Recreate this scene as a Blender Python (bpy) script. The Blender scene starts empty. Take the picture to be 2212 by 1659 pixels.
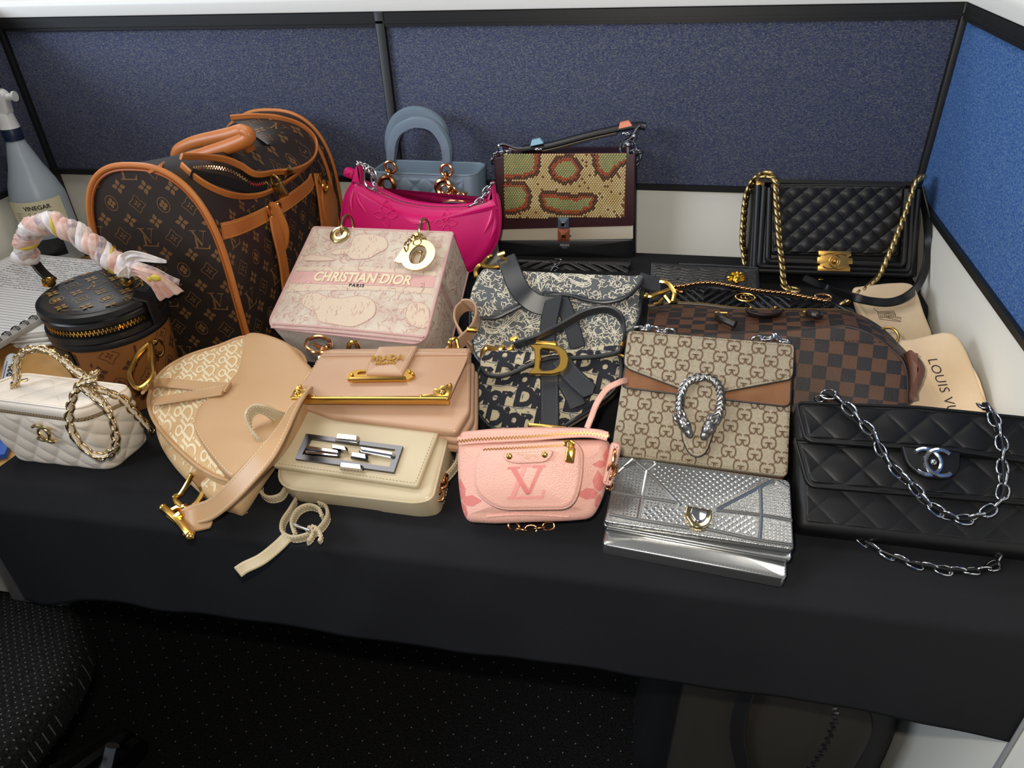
import bpy, bmesh, math, random
import numpy as np
from mathutils import Matrix, Vector
from mathutils.bvhtree import BVHTree
random.seed(7)
PI = math.pi
rad = math.radians
col = bpy.context.scene.collection
Z0 = 0.74                      # desk height above the floor
CH = 0.61                      # eye height above the desk

# ------------------------------------------------------------------ camera
RX, RY, RZ = rad(56.225), rad(-2.678), rad(12.58)
CM = (Matrix.Rotation(RZ, 4, 'Z') @ Matrix.Rotation(RX, 4, 'X') @ Matrix.Rotation(RY, 4, 'Z'))
CP = Vector((0, 0, Z0 + CH))
cam_data = bpy.data.cameras.new('camera')
cam = bpy.data.objects.new('camera', cam_data)
col.objects.link(cam)
cam.matrix_world = Matrix.Translation(CP) @ CM
cam_data.sensor_width = 36
cam_data.lens = 1600 / 2212 * 36
cam_data.clip_start = 0.02
bpy.context.scene.camera = cam

# ------------------------------------------------------------------ light
sc = bpy.context.scene
sc.view_settings.view_transform = 'Standard'
sc.view_settings.look = 'None'
sc.view_settings.gamma = 1
sc.view_settings.use_curve_mapping = False
sc.view_settings.exposure = 0.0
world = bpy.data.worlds.new('office')
sc.world = world
world.use_nodes = True
wb = world.node_tree.nodes['Background']
wb.inputs[0].default_value = (0.80, 0.88, 1.0, 1)
wb.inputs[1].default_value = 0.16

def area(name, loc, target, sx, sy, power, color):
    d = bpy.data.lights.new(name, 'AREA')
    d.shape = 'RECTANGLE'; d.size = sx; d.size_y = sy; d.energy = power; d.color = color
    o = bpy.data.objects.new(name, d); col.objects.link(o)
    o.location = loc
    o.rotation_euler = (Vector(target) - Vector(loc)).to_track_quat('-Z', 'Y').to_euler()
    return o
area('ceiling_light_panel', (0.9, 1.3, 2.75), (0.9, 1.3, 0), 1.2, 0.6, 11, (1.0, 0.96, 0.9))
area('ceiling_light_panel', (-1.1, 0.9, 2.75), (-1.1, 0.9, 0), 1.2, 0.6, 14, (1.0, 0.95, 0.88))
area('ceiling_light_panel', (-2.2, 2.6, 2.75), (-2.2, 2.6, 0), 1.2, 0.6, 24, (0.9, 0.95, 1.0))
area('window_daylight', (-2.6, -0.6, 2.1), (0.42, 0.9, 1.0), 1.2, 1.0, 62, (0.76, 0.86, 1.0))
area('camera_flash', CP + CM.to_3x3() @ Vector((-0.03, 0.05, -0.04)), Vector((0.02, 0.95, Z0 - 0.05)), 0.03, 0.02, 5.4, (1.0, 0.93, 0.82))

# ------------------------------------------------------------------ helpers
def ray(px, py):
    return (CM.to_3x3() @ Vector(((px - 1106) / 1600, -(py - 829.5) / 1600, -1)))
def pz(px, py, z=0.0):
    d = ray(px, py); return CP + d * ((Z0 + z - CP.z) / d.z)
def py_(px, py, Y):
    d = ray(px, py); return CP + d * (Y / d.y)
def px_(px, py, X):
    d = ray(px, py); return CP + d * (X / d.x)

class F:
    """pose of one thing: x to the right, y into the thing, z up along it"""
    def __init__(s, t, yaw=0, roll=0, lean=0):
        s.M = Matrix.Translation(Vector(t)) @ Matrix.Rotation(rad(yaw), 4, 'Z') @ Matrix.Rotation(rad(-lean), 4, 'X') @ Matrix.Rotation(rad(roll), 4, 'Y')
        s.I = s.M.inverted()
    def q(s, px, py, y=0.0):
        r = s.I.to_3x3() @ ray(px, py); c = s.I @ CP
        return c + r * ((y - c.y) / r.y)
    def q2(s, px, py, y=0.0):
        v = s.q(px, py, y); return (v.x, v.z)
    def l(s, P):
        return s.I @ Vector(P)
    def w(s, P):
        return s.M @ Vector(P)
def W(t=(0, 0, 0)):
    return F(t)

def lin(c):
    if isinstance(c, str):
        c = [int(c[i:i + 2], 16) / 255 for i in (0, 2, 4)]
        return tuple((x / 12.92 if x < .04045 else ((x + .055) / 1.055) ** 2.4) for x in c)
    return tuple(c)

MATS = {}
def mat(name, c, rough=0.5, metal=0.0, bump=0.0, bscale=400, c2=None, cscale=60, cmix=0.5, kind='noise', spec=0.5, sheen=0, coat=0, trans=0, alpha=1):
    if name in MATS: return MATS[name]
    m = bpy.data.materials.new(name); m.use_nodes = True; MATS[name] = m
    nt = m.node_tree; N = nt.nodes; L = nt.links; b = N['Principled BSDF']
    c = lin(c)
    b.inputs['Base Color'].default_value = (*c, 1)
    b.inputs['Roughness'].default_value = rough
    b.inputs['Metallic'].default_value = metal
    b.inputs['Specular IOR Level'].default_value = spec
    if sheen: b.inputs['Sheen Weight'].default_value = sheen; b.inputs['Sheen Roughness'].default_value = .5
    if coat: b.inputs['Coat Weight'].default_value = coat; b.inputs['Coat Roughness'].default_value = .15
    if trans: b.inputs['Transmission Weight'].default_value = trans
    tc = N.new('ShaderNodeTexCoord')
    if c2 is not None:
        c2 = lin(c2)
        nz = N.new('ShaderNodeTexNoise'); nz.inputs['Scale'].default_value = cscale; nz.inputs['Detail'].default_value = 4
        L.new(tc.outputs['Object'], nz.inputs['Vector'])
        r = N.new('ShaderNodeValToRGB'); r.color_ramp.elements[0].position = cmix - .12; r.color_ramp.elements[1].position = cmix + .12
        r.color_ramp.elements[0].color = (*c, 1); r.color_ramp.elements[1].color = (*c2, 1)
        L.new(nz.outputs['Fac'], r.inputs['Fac']); L.new(r.outputs['Color'], b.inputs['Base Color'])
    if bump:
        if kind == 'noise':
            t = N.new('ShaderNodeTexNoise'); t.inputs['Scale'].default_value = bscale; t.inputs['Detail'].default_value = 3; out = t.outputs['Fac']
        elif kind == 'grain':
            t = N.new('ShaderNodeTexVoronoi'); t.inputs['Scale'].default_value = bscale; out = t.outputs['Distance']
        else:
            t = N.new('ShaderNodeTexWave'); t.inputs['Scale'].default_value = bscale; t.inputs['Distortion'].default_value = .6; out = t.outputs['Fac']
            t.bands_direction = 'DIAGONAL'
        L.new(tc.outputs['Object'], t.inputs['Vector'])
        bp = N.new('ShaderNodeBump'); bp.inputs['Strength'].default_value = bump; bp.inputs['Distance'].default_value = 0.0006
        L.new(out, bp.inputs['Height']); L.new(bp.outputs['Normal'], b.inputs['Normal'])
    return m

def fabric(name, ca, cb, cc, scale=900, weave=2500, amt=.5):
    """woven cloth: coloured flecks plus a fine twill"""
    if name in MATS: return MATS[name]
    m = bpy.data.materials.new(name); m.use_nodes = True; MATS[name] = m
    nt = m.node_tree; N = nt.nodes; L = nt.links; b = N['Principled BSDF']
    b.inputs['Roughness'].default_value = .9; b.inputs['Specular IOR Level'].default_value = .15
    tc = N.new('ShaderNodeTexCoord'); mp = N.new('ShaderNodeMapping'); mp.inputs['Scale'].default_value = (1, 1, 2.2)
    L.new(tc.outputs['Object'], mp.inputs['Vector'])
    n1 = N.new('ShaderNodeTexNoise'); n1.inputs['Scale'].default_value = scale * .3; n1.inputs['Detail'].default_value = 6; n1.inputs['Roughness'].default_value = .75
    L.new(mp.outputs['Vector'], n1.inputs['Vector'])
    r = N.new('ShaderNodeValToRGB'); e = r.color_ramp.elements
    e[0].position = .34; e[0].color = (*lin(ca), 1); e[1].position = .66; e[1].color = (*lin(cc), 1)
    k = e.new(.5); k.color = (*lin(cb), 1)
    L.new(n1.outputs['Fac'], r.inputs['Fac'])
    wv = N.new('ShaderNodeTexVoronoi'); wv.inputs['Scale'].default_value = weave * .3
    L.new(tc.outputs['Object'], wv.inputs['Vector'])
    mr = N.new('ShaderNodeMapRange'); mr.inputs['From Max'].default_value = .8; mr.inputs['To Min'].default_value = 1 + amt * .5; mr.inputs['To Max'].default_value = 1 - amt
    L.new(wv.outputs['Distance'], mr.inputs['Value'])
    mx = N.new('ShaderNodeVectorMath'); mx.operation = 'SCALE'
    L.new(r.outputs['Color'], mx.inputs[0]); L.new(mr.outputs['Result'], mx.inputs['Scale'])
    L.new(mx.outputs['Vector'], b.inputs['Base Color'])
    bp = N.new('ShaderNodeBump'); bp.inputs['Strength'].default_value = .5; bp.inputs['Distance'].default_value = .0006
    L.new(wv.outputs['Distance'], bp.inputs['Height']); bp.invert = True
    L.new(bp.outputs['Normal'], b.inputs['Normal'])
    return m

# ------------------------------------------------------------------ scene objects
def thing(name, label, cat, fr=None, group=None, kind=None):
    o = bpy.data.objects.new(name, None); col.objects.link(o)
    o.empty_display_size = .02
    if fr is not None: o.matrix_world = fr.M
    o['label'] = label; o['category'] = cat
    if group: o['group'] = group
    if kind: o['kind'] = kind
    return o
def tag(o, label, cat, group=None, kind=None):
    o['label'] = label; o['category'] = cat
    if group: o['group'] = group
    if kind: o['kind'] = kind
    return o

class G:
    """collects geometry for one mesh object"""
    def __init__(s): s.v = []; s.f = []
    def add(s, vs, fs):
        n = len(s.v); s.v += [tuple(v) for v in vs]; s.f += [tuple(i + n for i in f) for f in fs]; return s
    def build(s, name, m, parent=None, smooth=True, angle=35, label=None, kind=None, fr=None):
        me = bpy.data.meshes.new(name); me.from_pydata(s.v, [], s.f); me.update()
        bm = bmesh.new(); bm.from_mesh(me); bmesh.ops.recalc_face_normals(bm, faces=bm.faces); bm.to_mesh(me); bm.free()
        if smooth:
            me.shade_smooth()
            me.set_sharp_from_angle(angle=rad(angle))
        me.materials.append(m)
        o = bpy.data.objects.new(name, me); col.objects.link(o)
        if parent is not None: o.parent = parent
        elif fr is not None: o.matrix_world = fr.M
        if label: o['label'] = label
        if kind: o['kind'] = kind
        return o

def rings_faces(nr, n, closed=True, cap0=True, cap1=True, base=0):
    fs = []
    m = n if closed else n - 1
    for i in range(nr - 1):
        for j in range(m):
            a = base + i * n + j; b = base + i * n + (j + 1) % n
            fs.append((a, b, b + n, a + n))
    if cap0 and closed: fs.append(tuple(base + j for j in range(n))[::-1])
    if cap1 and closed: fs.append(tuple(base + (nr - 1) * n + j for j in range(n)))
    return fs

def roundpoly(pts, r, n=5):
    """polygon with rounded corners; r number or list"""
    out = []; N = len(pts)
    for i in range(N):
        p = Vector(pts[i]); a = Vector(pts[i - 1]); b = Vector(pts[(i + 1) % N])
        ri = r[i] if isinstance(r, (list, tuple)) else r
        da = (a - p); db = (b - p)
        la, lb = da.length, db.length
        if ri <= 0 or la < 1e-9 or lb < 1e-9: out.append(tuple(p)); continue
        da /= la; db /= lb
        d = min(ri, la * .48, lb * .48)
        p0 = p + da * d; p1 = p + db * d
        for k in range(n + 1):
            t = k / n
            out.append(tuple(p0 * (1 - t) ** 2 + p * 2 * t * (1 - t) + p1 * t ** 2))
    return out

def spline(pts, n=8, closed=False):
    P = [Vector(p) for p in pts]; N = len(P); out = []
    segs = N if closed else N - 1
    for i in range(segs):
        p0 = P[(i - 1) % N] if closed or i > 0 else P[0] * 2 - P[1]
        p1 = P[i]; p2 = P[(i + 1) % N]
        p3 = P[(i + 2) % N] if closed or i + 2 < N else P[-1] * 2 - P[-2]
        for k in range(n):
            t = k / n
            out.append(.5 * ((2 * p1) + (p2 - p0) * t + (2 * p0 - 5 * p1 + 4 * p2 - p3) * t * t + (3 * p1 - p0 - 3 * p2 + p3) * t ** 3))
    if not closed: out.append(P[-1])
    return out

def resample(path, step, closed=False):
    P = [Vector(p) for p in path]
    if closed: P = P + [P[0]]
    d = [0]
    for a, b in zip(P, P[1:]): d.append(d[-1] + (b - a).length)
    L = d[-1]; n = max(2, int(round(L / step)))
    out = []; j = 0
    for i in range(n if closed else n + 1):
        t = L * i / n
        while j < len(d) - 2 and d[j + 1] < t: j += 1
        u = (t - d[j]) / max(1e-9, d[j + 1] - d[j])
        out.append(P[j].lerp(P[j + 1], min(1, u)))
    return out

def area2(o):
    return .5 * sum(o[i][0] * o[(i + 1) % len(o)][1] - o[(i + 1) % len(o)][0] * o[i][1] for i in range(len(o)))
def inset(o, d):
    """offset a 2d outline inwards by d"""
    s = 1 if area2(o) > 0 else -1
    out = []; n = len(o)
    for i in range(n):
        a = Vector(o[i - 1]); p = Vector(o[i]); b = Vector(o[(i + 1) % n])
        e1 = (p - a); e2 = (b - p)
        if e1.length < 1e-9: e1 = e2
        if e2.length < 1e-9: e2 = e1
        e1 = e1.normalized(); e2 = e2.normalized()
        n1 = Vector((-e1.y, e1.x)) * s; n2 = Vector((-e2.y, e2.x)) * s
        m = (n1 + n2)
        if m.length < 1e-6: m = n1
        m.normalize(); k = 1 / max(.5, m.dot(n1))
        out.append(tuple(p + m * d * k))
    return out

def slab(g, o, y0, y1, r=0.003, k=3, bf=0.0, bb=0.0, ctr=None):
    """solid with outline o (local x,z) between y0 (front) and y1 (back), rounded rims, optional bulges"""
    if ctr is None:
        ctr = (sum(p[0] for p in o) / len(o), sum(p[1] for p in o) / len(o))
    c = Vector(ctr)
    rings = []
    ri = inset(o, r)
    def scaled(oo, s): return [tuple(c + (Vector(p) - c) * s) for p in oo]
    ss = [0.03, .3, .55, .75, .9] if bf else []
    for s in ss: rings.append((scaled(ri, s), y0 - bf * (1 - s * s)))
    for i in range(k + 1):
        a = PI / 2 * i / k
        rings.append((inset(o, r * (1 - math.sin(a))) if i < k else list(o), y0 + r * (1 - math.cos(a))))
    for i in range(k + 1):
        a = PI / 2 * i / k
        rings.append((inset(o, r * (1 - math.cos(a))), y1 - r * (1 - math.sin(a))))
    if bb:
        for s in [.9, .75, .55, .3, .03]: rings.append((scaled(ri, s), y1 + bb * (1 - s * s)))
    n = len(o)
    vs = [(p[0], y, p[1]) for oo, y in rings for p in oo]
    g.add(vs, rings_faces(len(rings), n))
    return g

def frames(P, closed=False, up=None):
    n = len(P); T = []
    face = up[1] if isinstance(up, tuple) and up[0] == 'face' else None
    for i in range(n):
        a = P[i - 1] if (closed or i > 0) else P[i]; b = P[(i + 1) % n] if (closed or i < n - 1) else P[i]
        t = (b - a); T.append(t.normalized() if t.length > 1e-9 else Vector((1, 0, 0)))
    out = []
    if face is not None:
        for i in range(n):
            w = T[i].cross(Vector(face)).normalized(); out.append((T[i], w, T[i].cross(w)))
        return out
    if up is not None:
        for i in range(n):
            u = up(i / (n - 1)) if callable(up) else Vector(up)
            w = (u - T[i] * u.dot(T[i]))
            w = w.normalized() if w.length > 1e-6 else T[i].orthogonal().normalized()
            out.append((T[i], w, T[i].cross(w)))
        return out
    w = T[0].orthogonal().normalized()
    for i in range(n):
        if i:
            q = T[i - 1].rotation_difference(T[i]); w = q @ w
        w = (w - T[i] * w.dot(T[i])).normalized()
        out.append((T[i], w, T[i].cross(w)))
    return out

def tube(g, path, r, n=8, closed=False, up=None, rx=None):
    P = [Vector(p) for p in path]; fr = frames(P, closed, up)
    vs = []
    for i, (p, (T, w, b)) in enumerate(zip(P, fr)):
        ri = r[i] if isinstance(r, (list, tuple)) else (r(i / max(1, len(P) - 1)) if callable(r) else r)
        for j in range(n):
            a = 2 * PI * j / n
            vs.append(p + w * math.cos(a) * ri * (rx or 1) + b * math.sin(a) * ri)
    fs = rings_faces(len(P), n, True, not closed, not closed)
    if closed:
        m = (len(P) - 1) * n
        for j in range(n): fs.append((m + j, m + (j + 1) % n, (j + 1) % n, j))
    g.add(vs, fs); return g

def strap(g, path, width, thick, up, ends=True, taper=None):
    """flat band: 'up' is the direction its width runs in"""
    P = [Vector(p) for p in path]; fr = frames(P, False, up); vs = []
    n = len(P)
    for i, (p, (T, w, b)) in enumerate(zip(P, fr)):
        W_ = width(i / (n - 1)) if callable(width) else width
        h = W_ / 2; t = thick / 2; e = min(t * .7, h * .3)
        for (x, y) in ((-h + e, -t), (h - e, -t), (h, -t + e), (h, t - e), (h - e, t), (-h + e, t), (-h, t - e), (-h, -t + e)):
            vs.append(p + w * x + b * y)
    g.add(vs, rings_faces(n, 8)); return g

def towards(fr, side=1):
    """width direction that lays a strap's broad face to the front of the desk"""
    return None
def lathe(g, prof, n=48, c=(0, 0, 0)):
    vs = [(c[0] + r * math.cos(2 * PI * j / n), c[1] + r * math.sin(2 * PI * j / n), c[2] + z) for r, z in prof for j in range(n)]
    g.add(vs, rings_faces(len(prof), n)); return g

def box(g, c, s, M=None, b=0.0):
    """box centred on c; b bevels"""
    x, y, z = [k / 2 for k in s]
    o = roundpoly([(-x, -z), (x, -z), (x, z), (-x, z)], b, 3) if b else [(-x, -z), (x, -z), (x, z), (-x, z)]
    h = G()
    if b: slab(h, o, -y, y, b, 2)
    else:
        vs = [(p[0], yy, p[1]) for yy in (-y, y) for p in o]; h.add(vs, rings_faces(2, 4))
    R = M if M is not None else Matrix.Identity(3)
    g.add([Vector(c) + R @ Vector(v) for v in h.v], h.f); return g

def sphere(g, c, r, n=12, m=8, s=(1, 1, 1), R=None):
    R = R or Matrix.Identity(3)
    vs = []
    for i in range(m + 1):
        a = PI * i / m * .998 + .001 * PI
        for j in range(n):
            b_ = 2 * PI * j / n
            vs.append(Vector(c) + R @ Vector((r * s[0] * math.sin(a) * math.cos(b_), r * s[1] * math.sin(a) * math.sin(b_), r * s[2] * math.cos(a))))
    g.add(vs, rings_faces(m + 1, n)); return g

def cyl(g, a, b, r, n=12, r2=None):
    return tube(g, [a, b], [r, r2 if r2 is not None else r], n)

def dist_to(o, X, Zv):
    """distance from grid points to an outline (numpy)"""
    P = np.array(o); Q = np.roll(P, -1, 0)
    pts = np.stack([X.ravel(), Zv.ravel()], -1)
    best = np.full(len(pts), 9.)
    for a, b in zip(P, Q):
        d = b - a; L2 = max(1e-12, d @ d)
        t = np.clip(((pts - a) @ d) / L2, 0, 1)
        e = pts - a - t[:, None] * d
        best = np.minimum(best, np.sqrt((e ** 2).sum(1)))
    return best.reshape(X.shape)

def panel(g, o, f, nx=60, nz=40):
    """skin over outline o (x-monotone rows); f(X,Z,dist)->Y arrays"""
    P = np.array(o); z0, z1 = P[:, 1].min(), P[:, 1].max()
    ts = (1 - np.cos(np.linspace(0, PI, nz))) / 2 * .25 + np.linspace(0, 1, nz) * .75
    zs = z0 + (z1 - z0) * (ts * .998 + .001)
    X = np.zeros((nz, nx)); Zv = np.zeros((nz, nx))
    Q = np.roll(P, -1, 0)
    ss = (1 - np.cos(np.linspace(0, PI, nx))) / 2 * .2 + np.linspace(0, 1, nx) * .8
    for i, z in enumerate(zs):
        xs = []
        for a, b in zip(P, Q):
            if (a[1] <= z) != (b[1] <= z): xs.append(a[0] + (z - a[1]) / (b[1] - a[1]) * (b[0] - a[0]))
        X[i] = min(xs) + (max(xs) - min(xs)) * ss; Zv[i] = z
    D = dist_to(o, X, Zv)
    Y = f(X, Zv, D)
    vs = np.stack([X, Y, Zv], -1).reshape(-1, 3)
    fs = [(i * nx + j, i * nx + j + 1, (i + 1) * nx + j + 1, (i + 1) * nx + j) for i in range(nz - 1) for j in range(nx - 1)]
    g.add([tuple(v) for v in vs], fs); return g

def quilt(X, Z, a, ang=45, off=(0, 0), p=.45):
    c, s = math.cos(rad(ang)), math.sin(rad(ang))
    u = ((X - off[0]) * c + (Z - off[1]) * s) / a; v = (-(X - off[0]) * s + (Z - off[1]) * c) / a
    return (np.abs(np.sin(PI * u) * np.sin(PI * v)) + 1e-9) ** p

# ---- chains
LINKS = {}
def link_mesh(key, L, Wd, r, m, twist=0.0, n=14, k=6):
    if key in LINKS: return LINKS[key]
    g = G(); path = []
    for i in range(n):
        a = 2 * PI * i / n
        x = math.cos(a) * L / 2; y = math.sin(a) * Wd / 2
        z = twist * math.cos(a) * math.sin(a) * Wd
        path.append((x * (1 + .12 * abs(math.sin(2 * a))), y * (1 + .1 * abs(math.sin(2 * a))), z))
    tube(g, path, r, k, closed=True)
    me = bpy.data.meshes.new('link'); me.from_pydata(g.v, [], g.f); me.update(); me.shade_smooth(); me.materials.append(m)
    LINKS[key] = me; return me

def chain(parent, path, key, L, Wd, r, m, pitch, up=(0, 0, 1), mode='flat', twist=.0, name='chain', jitter=0.0):
    """a chain part whose links are its sub-parts"""
    e = bpy.data.objects.new(name, None); col.objects.link(e); e.parent = parent; e.empty_display_size = .01
    me = link_mesh(key, L, Wd, r, m, twist)
    P = resample(path, pitch); fr = frames(P, False, up)
    for i, (p, (T, w, b)) in enumerate(zip(P, fr)):
        R = Matrix((T, w, b)).transposed()
        if mode == 'alt': R = R @ Matrix.Rotation(rad(45 if i % 2 else -45), 3, 'X')
        elif mode == 'cross': R = R @ Matrix.Rotation(rad(90 if i % 2 else 0), 3, 'X')
        elif mode == 'curb': R = R @ Matrix.Rotation(rad(32), 3, 'Z') @ Matrix.Rotation(rad(25), 3, 'X')
        elif mode == 'rope': R = R @ Matrix.Rotation(rad(50 * i), 3, 'X') @ Matrix.Rotation(rad(30), 3, 'Z')
        if jitter: R = R @ Matrix.Rotation(random.uniform(-jitter, jitter), 3, 'X')
        o = bpy.data.objects.new('link', me); col.objects.link(o); o.parent = e
        o.matrix_local = Matrix.Translation(p) @ R.to_4x4()
    return e

def stitch(parent, path, m, dash=.003, gap=.002, r=.00035, name='stitching'):
    P = resample(path, dash + gap); g = G()
    for a, b in zip(P, P[1:]):
        d = (b - a) * (dash / (dash + gap)); L = d.length
        if L < 1e-6: continue
        w = d.orthogonal().normalized() * r; u = d.normalized().cross(w)
        vs = [a + w, a + u, a - w, a - u, a + d + w, a + d + u, a + d - w, a + d - u]
        g.add(vs, rings_faces(2, 4))
    return g.build(name, m, parent, smooth=False, kind='stuff')

def zip_teeth(parent, path, m, up, width=.005, pitch=.0022, name='zip_teeth'):
    P = resample(path, pitch); fr = frames(P, False, up); g = G()
    for i, (p, (T, w, b)) in enumerate(zip(P, fr)):
        s = 1 if i % 2 else -1
        R = Matrix((T, w, b)).transposed()
        box(g, p + w * s * width * .18, (pitch * .62, width * .62, .0016), R)
    return g.build(name, m, parent, smooth=False, kind='stuff')

# ---- flat prints laid on surfaces
def text2d(s, size=1.0, shear=0.0, offset=0.0, spacing=1.0, align='CENTER'):
    cu = bpy.data.curves.new('t', 'FONT'); cu.body = s; cu.size = size; cu.shear = shear; cu.offset = offset
    cu.space_character = spacing; cu.align_x = align; cu.resolution_u = 3
    o = bpy.data.objects.new('t', cu); col.objects.link(o)
    dg = bpy.context.evaluated_depsgraph_get()
    me = bpy.data.meshes.new_from_object(o.evaluated_get(dg))
    vs = [(v.co.x, v.co.y) for v in me.vertices]; fs = [tuple(p.vertices) for p in me.polygons]
    bpy.data.objects.remove(o); bpy.data.curves.remove(cu); bpy.data.meshes.remove(me)
    return vs, fs
def text3d(g, s, size, place, depth=.0008, **kw):
    """solid letters; place(u,v,h)->Vector"""
    vs, fs = text2d(s, size, **kw); n = len(vs)
    V = [place(x, y, depth) for x, y in vs] + [place(x, y, 0) for x, y in vs]
    Fs = [f for f in fs] + [tuple(i + n for i in f[::-1]) for f in fs]
    cnt = {}
    for f in fs:
        for a, b in zip(f, f[1:] + f[:1]): cnt[(a, b)] = 1
    for (a, b) in list(cnt):
        if (b, a) not in cnt: Fs.append((a, b, b + n, a + n))
    g.add(V, Fs); return g

class D2:
    """2d shapes for a print"""
    def __init__(s): s.v = []; s.f = []
    def add(s, vs, fs, o=(0, 0), k=1.0, a=0.0, mx=1):
        c, sn = math.cos(a), math.sin(a); n = len(s.v)
        for x, y in vs:
            x *= k * mx; y *= k
            s.v.append((o[0] + x * c - y * sn, o[1] + x * sn + y * c))
        s.f += [tuple(i + n for i in f) for f in fs]; return s
    def poly(s, pts, **kw):
        vs, fs = tri(pts); return s.add(vs, fs, **kw)
    def fine(s, L=.004):
        """cut long triangles up so the print follows a curved surface"""
        out = []; st = []
        for f in s.f:
            for i in range(1, len(f) - 1): st.append((f[0], f[i], f[i + 1]))
        cache = {}
        while st:
            a, b, c = st.pop(); P = [s.v[a], s.v[b], s.v[c]]
            e = [math.dist(P[0], P[1]), math.dist(P[1], P[2]), math.dist(P[2], P[0])]; k = e.index(max(e))
            if e[k] <= L: out.append((a, b, c)); continue
            t = [(a, b, c), (b, c, a), (c, a, b)][k]; key = (min(t[0], t[1]), max(t[0], t[1]))
            if key not in cache: cache[key] = len(s.v); s.v.append(((s.v[t[0]][0] + s.v[t[1]][0]) / 2, (s.v[t[0]][1] + s.v[t[1]][1]) / 2))
            m = cache[key]; st += [(t[0], m, t[2]), (m, t[1], t[2])]
        s.f = out; return s
    def line(s, pts, w, closed=False, **kw):
        P = [Vector(p).to_2d() for p in pts]; n = len(P); vs = []
        for i in range(n):
            a = P[i - 1] if closed or i else P[i]; b = P[(i + 1) % n] if closed or i < n - 1 else P[i]
            d = (b - a); d = d.normalized() if d.length > 1e-9 else Vector((1, 0)); nn = Vector((-d.y, d.x))
            ww = w[i] if isinstance(w, (list, tuple)) else w
            vs += [tuple(P[i] + nn * ww / 2), tuple(P[i] - nn * ww / 2)]
        fs = [(2 * i, 2 * i + 1, 2 * i + 3, 2 * i + 2) for i in range(n - 1)]
        if closed: fs.append((2 * n - 2, 2 * n - 1, 1, 0))
        return s.add(vs, fs, **kw)
def tri(pts):
    from mathutils.geometry import tessellate_polygon
    t = tessellate_polygon([[Vector((p[0], p[1], 0)) for p in pts]])
    return [tuple(p) for p in pts], [tuple(x) for x in t]

def bvh_of(objs):
    vs, fs = [], []
    for o in objs:
        n = len(vs); vs += [v.co.copy() for v in o.data.vertices]; fs += [tuple(i + n for i in p.vertices) for p in o.data.polygons]
    return BVHTree.FromPolygons(vs, fs)
def rmap(objs, eps=.0004, ax='y', off=None):
    """map 2d print coordinates onto the first surface met: 'y' from the front, 'x' from the right side, 'z' from above"""
    t = bvh_of(objs if isinstance(objs, (list, tuple)) else [objs])
    if ax == 'y': O = lambda u, v: Vector((u, -.8, v)); D = Vector((0, 1, 0))
    elif ax == 'x': O = lambda u, v: Vector((.8, u, v)); D = Vector((-1, 0, 0))
    else: O = lambda u, v: Vector((u, v, .9)); D = Vector((0, 0, -1))
    def f(u, v):
        h = t.ray_cast(O(u, v), D, 3)
        return None if h[0] is None else h[0] - D * eps
    return f
def decal(d, mapf, name, m, parent, kind='stuff', label=None, stretch=1.7):
    P = [mapf(x, y) for x, y in d.v]; idx = {}; g = G()
    for i, p in enumerate(P):
        if p is not None: idx[i] = len(g.v); g.v.append(tuple(p))
    for f in d.f:
        if all(i in idx for i in f):
            ok = True
            for a, b in zip(f, f[1:] + f[:1]):
                l2 = math.hypot(d.v[a][0] - d.v[b][0], d.v[a][1] - d.v[b][1])
                if (P[a] - P[b]).length > l2 * stretch + 2e-4: ok = False; break
            if ok: g.f.append(tuple(idx[i] for i in f))
    if not g.f: return None
    me = bpy.data.meshes.new(name); me.from_pydata(g.v, [], g.f); me.update(); me.materials.append(m)
    o = bpy.data.objects.new(name, me); col.objects.link(o); o.parent = parent
    if kind: o['kind'] = kind
    if label: o['label'] = label
    return o
def seen(objs, fr):
    """returns s(px,py,off): the local point of a surface along a sight line, lifted by off"""
    t = bvh_of(objs if isinstance(objs, (list, tuple)) else [objs])
    def f(px, py, off=0.0):
        c = fr.I @ CP; r = (fr.I.to_3x3() @ ray(px, py)).normalized()
        h = t.ray_cast(c, r, 5)
        if h[0] is None: return None
        n = h[1] if h[1].dot(r) < 0 else -h[1]
        return h[0] + n * off
    return f
def many(f, pts, off=0.0):
    return [p for p in (f(x, y, off) for x, y in pts) if p is not None]
def crop(x0, y0, s):
    return lambda x, y: (x0 + x * s, y0 + y * s)

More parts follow.
